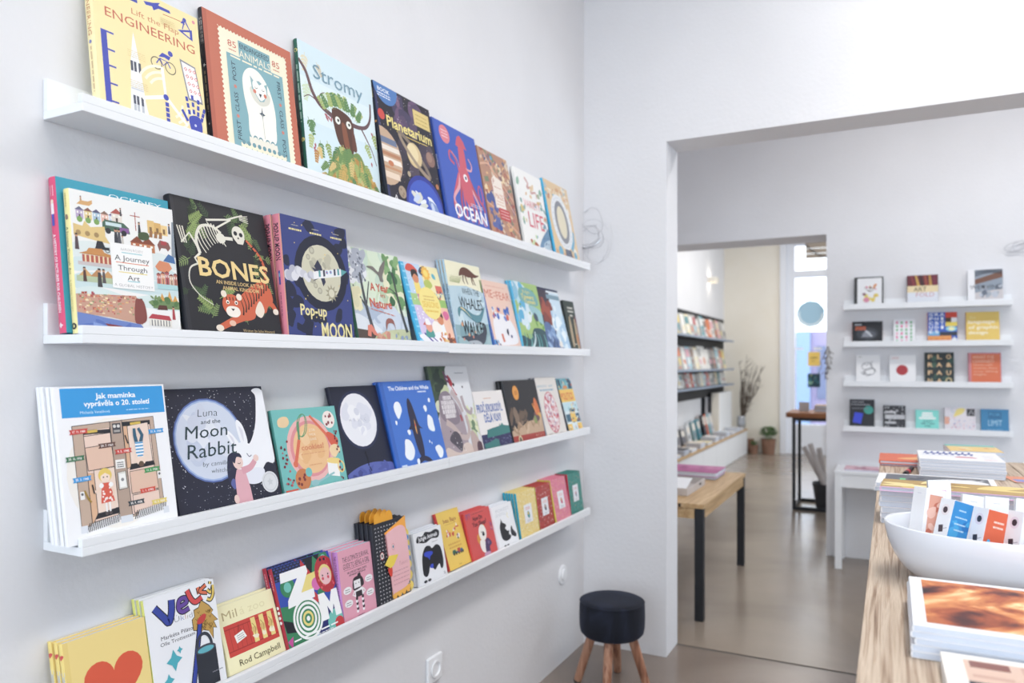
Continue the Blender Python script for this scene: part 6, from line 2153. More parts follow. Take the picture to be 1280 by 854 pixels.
# key: row, thickness, copies, y, width, height, lean, x of the back edge, cover, spine, art, spine art, hard, label, short name
OW = 'EEEDEA'
BOOKS = {
    'engineering': (0, .022, 1, .8437, .2322, .2769, 7.21, -1.2671, 'F2E0A2', 'F4E6B4', art_engineering, sp_engineering, 0, 'yellow lift-the-flap book on engineering with rocket, bicycle and robot hand', ''),
    'endangered': (0, .012, 1, 1.0946, .2595, .3153, 7.41, -1.2613, 'C56A50', '2B2428', art_endangered, sp_endangered, 1, 'rust red book with polar bear postage stamp cover', ''),
    'stromy': (0, .012, 1, 1.3756, .2898, .3588, 6.35, -1.2622, 'D3E7EF', '2F5F50', art_stromy, sp_stromy, 1, 'pale blue book with leafy bearded tree face and green spine', ''),
    'planetarium': (0, .014, 1, 1.6697, .2842, .36, 9.77, -1.2408, '2A2734', '20232F', art_planetarium, sp_planetarium, 1, 'dark book with planets and yellow lettering Planetarium', ''),
    'ocean': (0, .012, 1, 1.9709, .2702, .3494, 11.53, -1.2321, '3F5FBE', '3552A8', art_ocean, sp_ocean, 1, 'blue book with pink squid and white word OCEAN', ''),
    'maze': (0, .012, 1, 2.2569, .2277, .3347, 11.98, -1.2325, 'B98A72', 'A87A66', art_maze, None, 1, 'brown and violet book crowded with tiny maze streets', ''),
    'variety': (0, .012, 1, 2.5394, .2497, .3282, 10.23, -1.2436, 'F2F1EE', 'F2F1EE', art_variety, None, 1, 'white book with animals and pink word LIFE on top ledge', ''),
    'letter': (0, .014, 1, 2.8034, .2578, .3436, 11.6, -1.2328, 'E4C69A', '4FB4DC', art_letter_o, None, 1, 'tan book with large grey oval and bright blue spine', ''),
    'history': (1, .02, 1, .783, .2241, .2722, 6.96, -1.2689, '2E9DB6', 'D9567A', art_history, sp_history, 1, 'teal book with pink spine behind the yellow-spined art book', ''),
    'journey': (1, .016, 1, .7925, .2071, .2515, 6.3, -1.2475, 'EDECEA', 'EFE3A2', art_journey, sp_journey, 1, 'white book of many tiny city pictures, yellow spine', ''),
    'bones': (1, .018, 1, 1.0109, .2503, .292, 12.14, -1.2405, '24242A', '232329', art_bones, sp_bones, 1, 'black book with skeleton, orange tiger and golden word BONES', ''),
    'moon': (1, .026, 2, 1.2757, .232, .2926, 6.4, -1.2425, '3A4584', 'E58C9C', art_moon, sp_moon, 1, 'dark blue book with rocket before the moon, pink spine, in front', 'blue moon rocket book with pink spine'),
    'nature': (1, .011, 1, 1.5527, .239, .2651, 11.78, -1.2478, 'CBDCBE', '4A7A62', art_nature, None, 1, 'pale green book with trees and red handwriting A Year in Nature', ''),
    'seasons': (1, .012, 1, 1.8017, .2002, .2593, 17.2, -1.2235, 'D6C6E8', '4FB4E0', art_seasons, None, 1, 'four-coloured seasons book with small children, yellow oval and blue spine', ''),
    'whales': (1, .010, 3, 2.0112, .2248, .2871, 11.72, -1.2219, 'B9D2DE', 'AFCBDD', art_whales, sp_whales, 1, 'pale blue book with walking whales, front copy of three', 'pale blue walking whales book'),
    'fear': (1, .012, 1, 2.279, .2148, .2539, 14.66, -1.2376, 'F2CDBB', '3F7AD0', art_fear, None, 1, 'peach book with a big white shape and red word FEAR', ''),
    'atlas': (1, .012, 2, 2.4939, .2241, .2695, 12.94, -1.2286, 'A8C878', '5BB4DC', art_atlas, None, 1, 'green and blue map-like book with yellow lettering, front copy', 'green and blue map-like book'),
    'splash': (1, .012, 1, 2.7246, .2354, .2718, 15.0, -1.2315, 'C9DEEC', '5A74A4', art_splash, None, 1, 'icy blue book with dark red-brown streak at upper corner', ''),
    'dark': (1, .014, 1, 3.0215, .117, .2316, 11.14, -1.2572, '34403A', '262C2A', art_dark, None, 1, 'small dark green book at the far end of second ledge', ''),
    'maminka': (2, .011, 4, .761, .2125, .2668, 12.0, -1.2189, 'F1F1F4', 'F1F1F4', art_maminka, None, 0, 'white book with blue title band and cutaway lifts, front copy', 'white book with blue title band'),
    'luna': (2, .010, 2, .984, .2673, .258, 14.93, -1.2245, '2A2B3C', '26273A', art_luna, None, 1, 'starry black book with white rabbit and full moon, front copy', 'starry black rabbit and moon book'),
    'cookies': (2, .011, 1, 1.2672, .2195, .1983, 13.45, -1.2319, '6FBDB9', '5FA8A0', art_cookies, sp_cookies, 1, 'turquoise book with cookie dough and kitchen tools', ''),
    'mesic': (2, .014, 1, 1.4879, .1965, .2475, 16.0, -1.233, '23263A', '1E2032', art_mesic, None, 1, 'midnight blue book with one huge white moon', ''),
    'whale': (2, .012, 2, 1.6863, .2563, .255, 16.0, -1.2196, '3F74CE', '3566BE', art_whale, None, 1, 'bright blue book with dark whale seen from above, front copy', 'bright blue whale book'),
    'elephant': (2, .012, 1, 1.9445, .2411, .2975, 13.76, -1.2311, 'B8A8AC', '2E3A32', art_elephant, None, 1, 'tall book with grey elephant curling its trunk', ''),
    'krokodyl': (2, .012, 1, 2.1890, .2122, .206, 14.0, -1.2290, 'EDE7E4', 'EDE7E4', art_krokodyl, None, 1, 'small white book with green crocodiles in dark blue water', ''),
    'leaf': (2, .014, 2, 2.4184, .276, .2364, 12.83, -1.2344, '2E2D31', '26262A', art_leaf, None, 1, 'black book with orange leaf figure and red bottom band, front copy', 'black orange leaf figure book'),
    'brain': (2, .012, 2, 2.6989, .2048, .244, 14.0, -1.2275, 'DED8D2', '8E8E98', art_brain, None, 1, 'cream book with pink brain-shaped oval, front copy', 'cream brain-shaped oval book'),
    'politics': (2, .014, 1, 2.9442, .1582, .2365, 16.0, -1.236, 'D9E6EA', '2E3A4A', art_politics, None, 1, 'book with yellow band reading POLITICS at the ledge end', ''),
    'heart': (3, .012, 3, .7828, .157, .1779, 12.0, -1.2392, 'F0D684', 'EFD888', art_heart, sp_heart, 0, 'yellow book with a big orange heart, front copy', 'yellow orange-heart book'),
    'velky': (3, .010, 3, .9415, .1641, .2073, 12.59, -1.235, 'ECEDF2', 'D6D67A', art_velky, None, 1, 'white book with mop, bucket and colourful brushed title, front copy', 'white mop and bucket book'),
    'mila': (3, .014, 2, 1.114, .16, .1425, 19.0, -1.2385, 'F0E9BC', 'F0E9BC', art_mila, None, 0, 'cream board book with red animal crate, front copy', 'cream board book with red crate'),
    'zoom': (3, .014, 2, 1.2755, .1918, .1878, 17.8, -1.2287, '3450B0', 'A83040', art_zoom, sp_zoom, 1, 'colourful blue and green book with white letters ZOOM, front copy', 'blue and green ZOOM book'),
    'survival': (3, .018, 3, 1.4703, .132, .1802, 8.8, -1.2367, 'E6A2B6', 'C48ACB', art_survival, sp_survival, 0, 'pink survival guide with striped girl drawing, front copy', 'pink survival guide'),
    'bird': (3, .014, 4, 1.6044, .150, .2227, 12.39, -1.2280, '2B2D36', '2B2D36', art_bird, None, 1, 'black and pink die-cut hen book with orange comb, front copy', 'black and pink hen-shaped book'),
    'jungle': (3, .012, 3, 1.8146, .1501, .1554, 10.38, -1.2355, 'EDEEF2', 'EDEEF2', art_jungle, None, 0, 'white book with black elephant blob and blue patches, front copy', 'white black-elephant book'),
    'ivan': (3, .014, 1, 1.9925, .1325, .1838, 18.0, -1.2446, 'EEC850', 'C8403C', art_ivan, None, 1, 'golden yellow book with toy train and red spine', ''),
    'jump': (3, .012, 3, 2.1265, .1675, .1584, 15.53, -1.2347, 'D8504E', 'C84444', art_jump, None, 1, 'red book with white panda-like animal, front copy', 'red panda-like animal book'),
    'bear': (3, .012, 3, 2.2952, .1488, .1524, 14.44, -1.2250, 'EDEEF2', 'EDEEF2', art_bear, None, 0, 'white book with black bear blob and cub, front copy', 'white black-bear book'),
    'yellow': (3, .010, 5, 2.4739, .1571, .1727, 10.17, -1.2283, 'ECD488', '2FA3BE', art_yellow, None, 1, 'yellow patterned notebook-like book with blue spine, front copy', 'yellow patterned book'),
    'red': (3, .010, 5, 2.6369, .1438, .1727, 9.94, -1.229, 'B5413C', 'C8D050', art_red, None, 1, 'dark red patterned book with white plate, front copy', 'dark red patterned book'),
    'pink': (3, .010, 5, 2.7835, .1505, .1799, 12.0, -1.2190, 'E28098', 'D8D060', art_pink, None, 1, 'pink patterned book with white plate, front copy', 'pink patterned book'),
    'green': (3, .010, 5, 2.9648, .1424, .179, 8.83, -1.2315, '3A8A80', 'C8344E', art_green, None, 1, 'green patterned book with red spine, front copy', 'green patterned book'),
}
NTH = ['front', 'second', 'third', 'fourth', 'hindmost']


def copy_label(short, k, n):
    if k == n - 1:
        return ('hindmost copy of the %s' % short) if n > 2 else ('rear copy of the %s, behind its twin' % short)
    return '%s copy of the %s, counting from the front' % (NTH[k], short)


fronts = {}
for key, (r, T, n, y, W, H, lean, xb, fc, sc, art, sart, hard, label, short) in BOOKS.items():
    ph = R(lean)
    step = (T + 0.0018) / math.cos(ph)
    tilt = min(lean, math.degrees(math.asin(max(0.0, min(0.5, (xb - (n - 1) * step + D - 0.0015) / H)))))   # the hindmost copy just reaches the wall
    for k in range(n):
        jy = 0.0 if k == 0 else random.Random(key + str(k)).uniform(-0.002, 0.0015)
        lab = label if k == 0 else copy_label(short, k, n)
        x = xb - k * step
        z = zrow(r, y + W / 2) + FL + 0.0012
        if r == 1 and y > MID - 0.02:
            z -= 0.003
        root = thing('picture_book', lab, 'book', (x, y + jy, z), (0, -R(tilt), 0), 'picture books on the %s ledge of the left wall' % ordn[r])
        build_book(root, key, T, W, H, fc, sc, None, art, sart, bool(hard))
        fronts.setdefault(key, []).append(root)


# the hen book has raised, die-cut pieces on its cover
def outline(name, pts, W, H, x0, th, col, parent, smooth=True, n=5):
    if smooth:
        pts = spl(pts, True, n)
    bm = bmesh.new()
    a = [bm.verts.new((x0, px * W, py * H)) for px, py in pts]
    b = [bm.verts.new((x0 + th, px * W, py * H)) for px, py in pts]
    bm.faces.new(b)
    bm.faces.new(a[::-1])
    m = len(a)
    for i in range(m):
        j = (i + 1) % m
        bm.faces.new((a[i], a[j], b[j], b[i]))
    bmesh.ops.recalc_face_normals(bm, faces=bm.faces)
    return obj(name, coloured(bm, name, lambda p: col), None, parent)


def scallop(x0, y0, x1, y1, n, bulge, A):
    """edge of n round lobes from one corner to the other"""
    out = []
    dx, dy = (x1 - x0) / n, (y1 - y0) / n
    l = math.hypot(dx, dy * A)
    nx, ny = dy * A / l, -dx / l
    for i in range(n):
        for s in range(7):
            t = s / 7
            b = math.sin(math.pi * t) ** 0.7 * bulge
            out.append((x0 + dx * (i + t) + nx * b, y0 + dy * (i + t) + ny * b / A))
    out.append((x1, y1))
    return out


for k, root in enumerate(fronts['bird']):
    r, T, n, y, W, H = BOOKS['bird'][:6]
    A = H / W
    comb = [(0.12, 0.97)] + scallop(0.12, 1.06, 0.66, 1.06, 3, -0.09, A) + [(0.66, 0.97)]
    outline('comb', comb, W, H, T * 0.55, 0.0025, 'E8A63C', root, False)
    if k:
        continue
    outline('corner_flap', [(0.33, 0.86), (1.0, 1.0), (1.0, 0.8), (0.4, 0.8)], W, H, T + 0.0004, 0.0012, 'EFA94E', root, False)
    tail = [(0.85, 0.86)] + scallop(1.0, 0.84, 1.02, 0.04, 6, -0.10, A)[::1] + [(0.85, 0.02)]
    tail = [(0.85, 0.86)] + scallop(1.02, 0.04, 1.0, 0.84, 6, 0.10, A)[::-1] + [(0.85, 0.02)]
    outline('tail_edge', tail, W, H, T - 0.0035, 0.0018, 'EBD270', root, False)
    for i in range(3):
        f = [(1.0, 0.66 - 0.13 * i)] + [(1.0 + 0.07 * math.sin(math.pi * s / 8), 0.66 - 0.13 * i + 0.115 * s / 8) for s in range(9)]
        outline('feather', f, W, H, T - 0.0014, 0.0012, '3F8FCE', root, False)
    foot = [(0.42, 0.14)] + scallop(0.42, 0.07, 0.98, 0.1, 4, 0.07, A) + [(0.98, 0.14)]
    outline('foot_edge', foot, W, H, T + 0.0006, 0.0012, 'EFB65A', root, False)
    outline('pink_flap', [(0.36, 0.8), (0.36, 0.84), (0.7, 0.9), (0.9, 0.88), (0.98, 0.76), (1.0, 0.5), (1.0, 0.3), (0.94, 0.18), (0.8, 0.13), (0.46, 0.11), (0.42, 0.12), (0.4, 0.4)], W, H, T + 0.002, 0.0022, 'E9B9BE', root)
    outline('wattle', [(0.32, 0.42), (0.36, 0.34), (0.42, 0.33), (0.44, 0.42), (0.38, 0.46)], W, H, T + 0.0046, 0.001, 'D8483C', root)
    outline('beak', [(0.22, 0.49), (0.38, 0.58), (0.64, 0.56), (0.48, 0.45), (0.38, 0.43)], W, H, T + 0.006, 0.0015, 'EBD05A', root, False)
    a = Art(W, H)
    a.circ(0.53, 0.67, 0.045, 'D9808A', 0.06)
    a.circ(0.53, 0.67, 0.035, 'EAD2D0', 0.048)
    a.circ(0.53, 0.67, 0.018, '3F7A9A', 0.026)
    obj('eye', a.mesh('eye', T + 0.0045), None, root)
    a = Art(W, H)
    a.text('Tukoní', 0.8, 0.44, 0.3, 0.05, 'C88A96', 'thin', shear=0.3)
    for i in range(4):
        a.dashes(0.7, 0.36 - 0.05 * i, 0.5, 1, 0.02, 'D9A0AA', 0.02, i + 1)
    o = obj('flap_lettering', a.mesh('flap_lettering', T + 0.0045), None, root)
    o['kind'] = 'stuff'
# ------------------------------------------------------------------ book ledges on the wall of the middle room
RZ = [1.690, 1.4425, 1.180, 0.880]
for r in range(4):
    ledge('white book ledge in the middle room, %s of four' % ('topmost', 'second from top', 'third from top', 'lowest')[r], 0, 0.96, 0, 0,
          'book ledges in the middle room', 0, 0.1, (-0.285, YW2, RZ[r] + (0.003 - 0.003 * r)), 0.036)


def art_flowers(a):
    a.bg('3A3C3E')
    a.rect(0.1, 0.04, 0.95, 0.96, 'E6E7EA')
    a.blobs(16, (0.05, 0.09), ['E0C95A', 'D9B84A', 'E6D67A', 'C8C06A'], 0.25, 0.2, 0.8, 0.42, 4)
    a.blobs(10, (0.03, 0.06), ['E0904A', 'D86A8A', '8A5A6A', 'E6C24A', '6A5A4A'], 0.3, 0.4, 0.8, 0.75, 6)
    a.circ(0.42, 0.22, 0.1, 'D88AA4')
    a.line([(0.35, 0.65), (0.55, 0.5), (0.7, 0.62)], 0.02, '5A5048', True)


def art_fold(a):
    a.bg('6A2E3A')
    for k, c in enumerate(('8A3A40', 'C9A04A', '3A2A2E', '9A4A3A', 'B98A3E', '7A2E44')):
        a.poly([(0.1 + 0.15 * k, 1), (0.16 + 0.15 * k, 1), (0.3 + 0.13 * k, 0.6), (0.2 + 0.13 * k, 0.6)], c)
    a.rect(0, 0.4, 1, 0.64, 'E6D3A6')
    a.rect(0, 0.08, 1, 0.42, 'D9DEE8')
    a.text('ART', 0.42, 0.52, 0.42, 0.14, '3A343A')
    a.text('FOLD', 0.58, 0.34, 0.62, 0.14, 'C88A94')
    for k in range(6):
        a.rect(0.16 * k, 0, 0.16 * k + 0.1, 0.08, ['C9703A', '3A2A2E', '8A3A40'][k % 3])


def art_weaving(a):
    a.bg('E9EAEE')
    a.rect(0.2, 0.1, 1, 1, '8E9AA8')
    a.poly([(0.2, 0.1), (1, 0.1), (1, 0.4), (0.2, 0.3)], 'C9C4C6')
    a.poly([(0.2, 0.55), (1, 0.75), (1, 0.95), (0.2, 0.7)], '7A5648')
    a.blobs(14, (0.06, 0.12), ['B9C0CC', '6A7484', 'A0A8B4', '4A505C'], 0.25, 0.2, 0.98, 0.55, 4)
    for k in range(4):
        a.line([(0.2, 0.8 + 0.05 * k), (0.6, 0.9 + 0.03 * k), (1, 0.86 + 0.04 * k)], 0.025, '2E3644', True)
    a.text('WEAVING', 0.52, 0.47, 0.92, 0.12, '4A4E5A')


def art_darkphoto(a):
    a.bg('2A2C32')
    a.circ(0.5, 0.45, 0.36, '3E424A', 0.24)
    a.circ(0.55, 0.42, 0.24, '5A5E68', 0.14)
    a.poly([(0.3, 0.3), (0.45, 0.62), (0.58, 0.55), (0.66, 0.32)], '8A8E98')
    a.line([(0.45, 0.58), (0.66, 0.34)], 0.05, 'C9CCD4')
    a.dashes(0.2, 0.86, 0.24, 1, 0.05, 'C8CAD0', 0.05)
    a.dashes(0.28, 0.74, 0.36, 2, 0.09, 'D9683C', 0.05)


def art_dotlines(a):
    a.bg('ECECF0')
    for k, c in enumerate(('58B070', 'E8A078', '58B070', 'D8D8DE')):
        for j in range(6):
            cc = [c, 'E0408A', 'F0A0B8', '58B070'][(j * (k + 1) + k) % 4]
            a.rect(0.12 + 0.22 * k, 0.06 + 0.15 * j, 0.2 + 0.22 * k, 0.16 + 0.15 * j, cc)


def art_graphic(a):
    B = '3A62C0'
    a.bg(B)
    a.rect(0.6, 0.82, 1, 1, 'D8452E')
    a.rect(0.6, 0.68, 0.8, 0.82, '5A4A3A')
    a.rect(0.8, 0.68, 1, 0.82, 'EDEDF0')
    a.rect(0.6, 0.54, 1, 0.68, 'E6CE4A')
    a.circ(0.8, 0.46, 0.19, '8FD0E0', 0.1)
    a.circ(0.8, 0.46, 0.1, 'EDE9B0', 0.07)
    a.rect(0.4, 0.24, 1, 0.36, '3A3E4A')
    a.rect(0, 0, 0.8, 0.24, 'E89A50')
    a.rect(0, 0.24, 0.4, 0.38, '5BA8DC')
    a.rect(0.8, 0.0, 1, 0.24, '3A62C0')
    a.star(0.9, 0.12, 0.12, 'E9EEF4', 4, 0.5)
    for j, row in enumerate(('GRA', 'PHI', 'CST', 'UDI', 'ES')):
        for i, c in enumerate(row):
            a.text(c, 0.11 + 0.19 * i, 0.93 - 0.14 * j, 0.15, 0.1, 'EDF1F6', 'bold')
    for k in range(4):
        a.star(0.1 + 0.2 * k, 0.12, 0.05, 'D8603A', 4, 0.4)


def art_language(a):
    a.bg('E6C45E')
    for t, x, y, w in (('the', 0.2, 0.83, 0.2), ('language', 0.46, 0.68, 0.82), ('of graphic', 0.52, 0.5, 0.9), ('design', 0.36, 0.33, 0.6)):
        a.text(t, x, y, w, 0.1, 'F2E9D0' if t != 'the' else 'EAD488', 'bold')


def art_sketch(a):
    a.bg('ECECEE')
    K = '5A5C68'
    a.ring(0.46, 0.6, 0.22, 0.025, K, 26, 0.17)
    a.ring(0.58, 0.42, 0.2, 0.025, K, 26, 0.16)
    a.line([(0.2, 0.4), (0.34, 0.3), (0.3, 0.44), (0.46, 0.26), (0.6, 0.34)], 0.025, K, True)
    a.line([(0.7, 0.78), (0.6, 0.62), (0.78, 0.5), (0.84, 0.4)], 0.02, K, True)
    a.line([(0.3, 0.7), (0.44, 0.64), (0.56, 0.74)], 0.02, K, True)
    a.dashes(0.16, 0.93, 0.14, 1, 0.03, 'A8A8A0', 0.04)


def art_reddot(a):
    a.bg('ECECEE')
    a.circ(0.48, 0.48, 0.225, 'B2333C')
    a.dashes(0.22, 0.93, 0.26, 2, 0.05, 'E0A8A8', 0.025)


def art_flora(a):
    a.bg('2A3436')
    a.blobs(14, (0.06, 0.12), ['33504A', '3E5E50', '2E4440'], 0.05, 0.05, 0.95, 0.95, 4)
    for j, row in enumerate(('FLO', 'RA&', 'FAU', 'NA°')):
        for i, c in enumerate(row):
            if c == '°':
                a.ring(0.82, 0.12, 0.09, 0.05, 'C9B888', 16)
            else:
                a.text(c, 0.18 + 0.32 * i, 0.86 - 0.25 * j, 0.18, 0.13, 'E6BE8E', 'bold')


def art_learned(a):
    a.bg('C9808A')
    a.rect(0.09, 0.06, 0.97, 0.96, 'DB7046')
    for t, x, y, w in (("WHAT I'VE", 0.46, 0.86, 0.66), ('LEARNED', 0.46, 0.73, 0.66)):
        a.text(t, x, y, w, 0.09, 'EBC0A8')
    for k, (t, w) in enumerate((('twenty-eight', 0.6), ('creatives share', 0.72), ('career defining', 0.74), ('insights', 0.4))):
        a.text(t, 0.15 + w / 2, 0.62 - 0.1 * k, w, 0.06, 'E9B89C')


def art_blackblue(a):
    a.bg('25272F')
    a.circ(0.76, 0.64, 0.19, '2E9A8E')
    a.poly([(0.12, 0.2), (0.2, 0.55), (0.54, 0.52), (0.46, 0.16)], '3448D8')
    a.dashes(0.32, 0.91, 0.5, 1, 0.05, 'AEB0B8', 0.04, 2)
    a.dashes(0.44, 0.82, 0.78, 1, 0.05, 'AEB0B8', 0.04, 3)
    a.dashes(0.44, 0.69, 0.7, 1, 0.05, '7A7E88', 0.04, 4)
    a.dashes(0.2, 0.06, 0.24, 1, 0.05, 'AEB0B8', 0.03, 5)


def art_blackpattern(a):
    a.bg('33343B')
    a.dots(60, (0.02, 0.04), ['6A6C74', 'D9DADF', '4A4C54'], seed=4)
    for y, w in ((0.72, 0.5), (0.57, 0.9), (0.48, 0.9), (0.28, 0.5)):
        a.rect(0.08, y - 0.04, 0.08 + w, y + 0.04, 'C6C7CC')


def art_mint(a):
    a.bg('7FDCD2')
    for y, w in ((0.84, 0.44), (0.72, 0.5), (0.6, 0.72)):
        a.rect(0.5 - w / 2, y - 0.045, 0.5 + w / 2, y + 0.045, 'F2F6F4')
    for t, y, w in (("DON'T", 0.46, 0.4), ('GET LOST', 0.34, 0.6), ('NOW', 0.22, 0.26)):
        a.text(t, 0.52, y, w, 0.07, '2E5A60', 'bold')


def art_mapbook(a):
    a.bg('E3DCE2')
    a.blobs(8, (0.08, 0.14), ['C9CDD6', 'D9D4DC'], 0.0, 0.6, 0.35, 0.98, 4)
    a.poly([(0.0, 0.3), (0.0, 0.62), (0.16, 0.6), (0.16, 0.32)], 'E8A88E')
    a.poly([(0.3, 0.62), (0.42, 0.94), (0.66, 0.96), (0.6, 0.78), (0.42, 0.66)], 'E9D67A', True)
    a.rect(0.72, 0.66, 0.98, 0.96, '3A3A40')
    a.line([(0.78, 0.7), (0.86, 0.9), (0.94, 0.72)], 0.03, 'B8B8BE')
    a.dots(70, (0.01, 0.02), ['E6A0A8', 'D9607A', '5A8ACC', 'F0E9EE', 'B0B8D0'], 0.05, 0.04, 0.97, 0.58, 5)


def art_bluelimit(a):
    a.bg('3484B4')
    a.rect(0.26, 0.6, 0.74, 0.88, '2E6E9A')
    a.text('FOR', 0.5, 0.78, 0.4, 0.12, '4A9AC8', 'bold')
    a.text('LIMIT', 0.5, 0.42, 0.52, 0.24, 'A9D0E4')
    a.dashes(0.5, 0.14, 0.56, 2, 0.05, '8CC0DC', 0.02)


RB = [
    ('flowers', 0, -0.219, 0.175, .205, .022, '3A3C3E', '2E3032', art_flowers, 'dark framed book with a yellow bouquet, top ledge of the middle room'),
    ('artfold', 0, 0.097, .177, .20, .025, '6A2E3A', '5A2630', art_fold, 'maroon striped book reading ART FOLD on the middle room ledge'),
    ('weaving', 0, 0.438, .188, .215, .03, 'E9EAEE', 'E9EAEE', art_weaving, 'white book with crossed beams photo at top ledge end'),
    ('darkphoto', 1, -0.233, .184, .155, .02, '2A2C32', 'C8643A', art_darkphoto, 'black photo book with a pale shape and orange words'),
    ('dotlines', 1, 0.017, .126, .165, .02, 'ECECF0', 'DCDCE0', art_dotlines, 'white book with columns of green and pink marks'),
    ('graphic', 1, 0.216, .165, .205, .018, '3A62C0', 'D8452E', art_graphic, 'blue book with block letters and coloured geometric squares'),
    ('language', 1, 0.429, .18, .20, .02, 'E6C45E', 'D98A3A', art_language, 'mustard yellow book with pale lettering on graphic design'),
    ('sketch', 2, -0.209, .145, .195, .018, 'ECECEE', 'E0E0E4', art_sketch, 'white book with a scribbled line drawing'),
    ('reddot', 2, -0.007, .154, .192, .018, 'ECECEE', 'E0E0E4', art_reddot, 'white book with one large red dot'),
    ('flora', 2, 0.198, .165, .21, .018, '2A3436', '22282A', art_flora, 'dark green book with rows of cream capital letters'),
    ('learned', 2, 0.442, .176, .205, .022, 'C9808A', 'C0707C', art_learned, 'orange book with pink edge and pale lettering'),
    ('blackblue', 3, -0.248, .151, .197, .018, '25272F', '1E2026', art_blackblue, 'black book with blue tile and green disc, lowest ledge'),
    ('blackpattern', 3, -0.044, .131, .16, .018, '33343B', '2A2B30', art_blackpattern, 'small black and white patterned book on the lowest ledge'),
    ('mint', 3, 0.147, .132, .135, .018, '7FDCD2', '6CCAC0', art_mint, 'small mint book with white bars on the lowest ledge'),
    ('mapbook', 3, 0.31, .171, .155, .02, 'E3DCE2', 'C9C4CC', art_mapbook, 'pale speckled collage book between mint and blue books'),
    ('bluelimit', 3, 0.511, .148, .15, .018, '3484B4', '2E74A0', art_bluelimit, 'blue book with pale word LIMIT, last on lowest ledge'),
]
for key, r, x, W, H, T, fc, sc, art, label in RB:
    tilt = math.degrees(math.asin((0.082 - T - 0.004) / H)) if H > 0.1 else 5
    tilt = min(tilt, 11)
    # back bottom edge stands so far from the wall that the top just reaches it
    out = 0.0015 + H * math.sin(R(tilt))
    t = thing('book', label, 'book', (x, YW2 - out, RZ[r] + 0.003 - 0.003 * r + FL + 0.0006), (0, -R(tilt), R(-90)), 'books on the ledges of the middle room')
    build_book(t, 'r_' + key, T, W, H, fc, sc, None, art, None, True)

# ------------------------------------------------------------------ stool
st = thing('stool', 'low round stool with dark velvet seat and four splayed wooden legs', 'stool', (-1.024, 2.92, 0))
prof = [(0, 0.358), (0.06, 0.362), (0.11, 0.3605), (0.124, 0.357), (0.1300, 0.352), (0.1325, 0.349), (0.1318, 0.345), (0.1335, 0.335), (0.1345, 0.29), (0.1335, 0.25),
        (0.129, 0.228), (0.118, 0.216), (0.10, 0.212), (0, 0.212)]
obj('seat', lathe(prof, 56), 'velvet', st, smooth=True)
bm = bmesh.new()
tube(bm, [(0.1312 * math.cos(2 * math.pi * i / 56), 0.1312 * math.sin(2 * math.pi * i / 56), 0.3505) for i in range(57)], 0.0028, 6, False)
obj('piping', bm, 'velvet', st, smooth=True)
for fx, fy in ((-1.166, 2.895), (-1.049, 3.063), (-0.998, 2.778), (-0.881, 2.946)):
    dx, dy = fx + 1.024, fy - 2.92
    bm = bmesh.new()
    tube(bm, [(dx * 0.56, dy * 0.56, 0.213), (dx * 0.78, dy * 0.78, 0.11), (dx, dy, 0.006)], [0.0195, 0.0185, 0.0165], 14)
    leg = obj('leg', bm, 'legwood', st, smooth=False)
    bm = bmesh.new()
    tube(bm, [(dx, dy, 0.007), (dx * 1.004, dy * 1.004, 0.0008)], [0.0155, 0.0155], 12)
    obj('foot_pad', bm, 'black_metal', leg)

# ------------------------------------------------------------------ socket, switch, wire figures
so = thing('wall_socket', 'white power socket low on the left wall', 'socket', (-D, 2.0, 0.357))
obj('plate', box(0.0006, -0.041, -0.041, 0.012, 0.041, 0.041, 0.004), 'plastic', so)
bm = lathe([(0.027, 0), (0.027, 0.0045), (0.021, 0.0045), (0.0195, -0.006), (0, -0.006)], 28)
bm.transform(Matrix.Translation((0.0125, 0, 0)) @ Matrix.Rotation(R(90), 4, 'Y'))
obj('socket_well', bm, 'plastic', so)
for dy in (-0.0095, 0.0095):
    bm = lathe([(0, 0), (0.0028, 0), (0.0028, 0.0008), (0, 0.0008)], 10)
    bm.transform(Matrix.Translation((0.0066, dy, 0)) @ Matrix.Rotation(R(90), 4, 'Y'))
    obj('hole', bm, 'hole', so)
sw = thing('light_switch', 'round white light switch on the left wall near the corner', 'switch', (-D, 3.05, 0.39))
for nm, pr in (('plate', [(0, 0.0006), (0.043, 0.0006), (0.043, 0.006), (0.036, 0.009), (0, 0.009)]), ('rocker', [(0.026, 0.0092), (0.024, 0.014), (0, 0.0155)])):
    bm = lathe(pr, 28)
    bm.transform(Matrix.Rotation(R(90), 4, 'Y'))
    obj(nm, bm, 'plastic', sw, smooth=False)

wf = thing('wire_sculpture', 'pale bent wire figure hanging on the wall beside the top ledge', 'sculpture', (-1.262, YW1 - 0.012, 1.93))
r = random.Random(9)
for k, (cx, cz, q, ph) in enumerate(((-0.01, 0.0, 0.045, 0), (0.0, 0.0, 0.06, 1), (0.01, 0.07, 0.055, 2), (0.03, -0.02, 0.09, 0.6), (0.035, -0.07, 0.055, 2.5))):
    pts = []
    for i in range(14):
        t = ph + i * 0.5
        q2 = q * (1 + 0.18 * math.sin(2.3 * t + k))
        pts.append((cx + q2 * math.cos(t), -0.004 - 0.006 * abs(math.sin(t * 1.3)), cz + q2 * math.sin(t)))
    bm = bmesh.new()
    tube(bm, spl(pts, False, 5), 0.0011 if k < 3 else 0.0007, 6)
    obj('wire', bm, 'wire', wf)
bm = bmesh.new()
tube(bm, spl([(-0.055, -0.004, -0.05), (-0.02, -0.008, -0.055), (0.02, -0.01, -0.045), (0.05, -0.005, -0.02)], False), 0.0022, 6)
obj('wire', bm, 'metal', wf)
w2 = thing('wire_sculpture', 'pale wire figure high on the middle room wall, right of the ledges', 'sculpture', (0.73, YW2 - 0.012, 2.06))
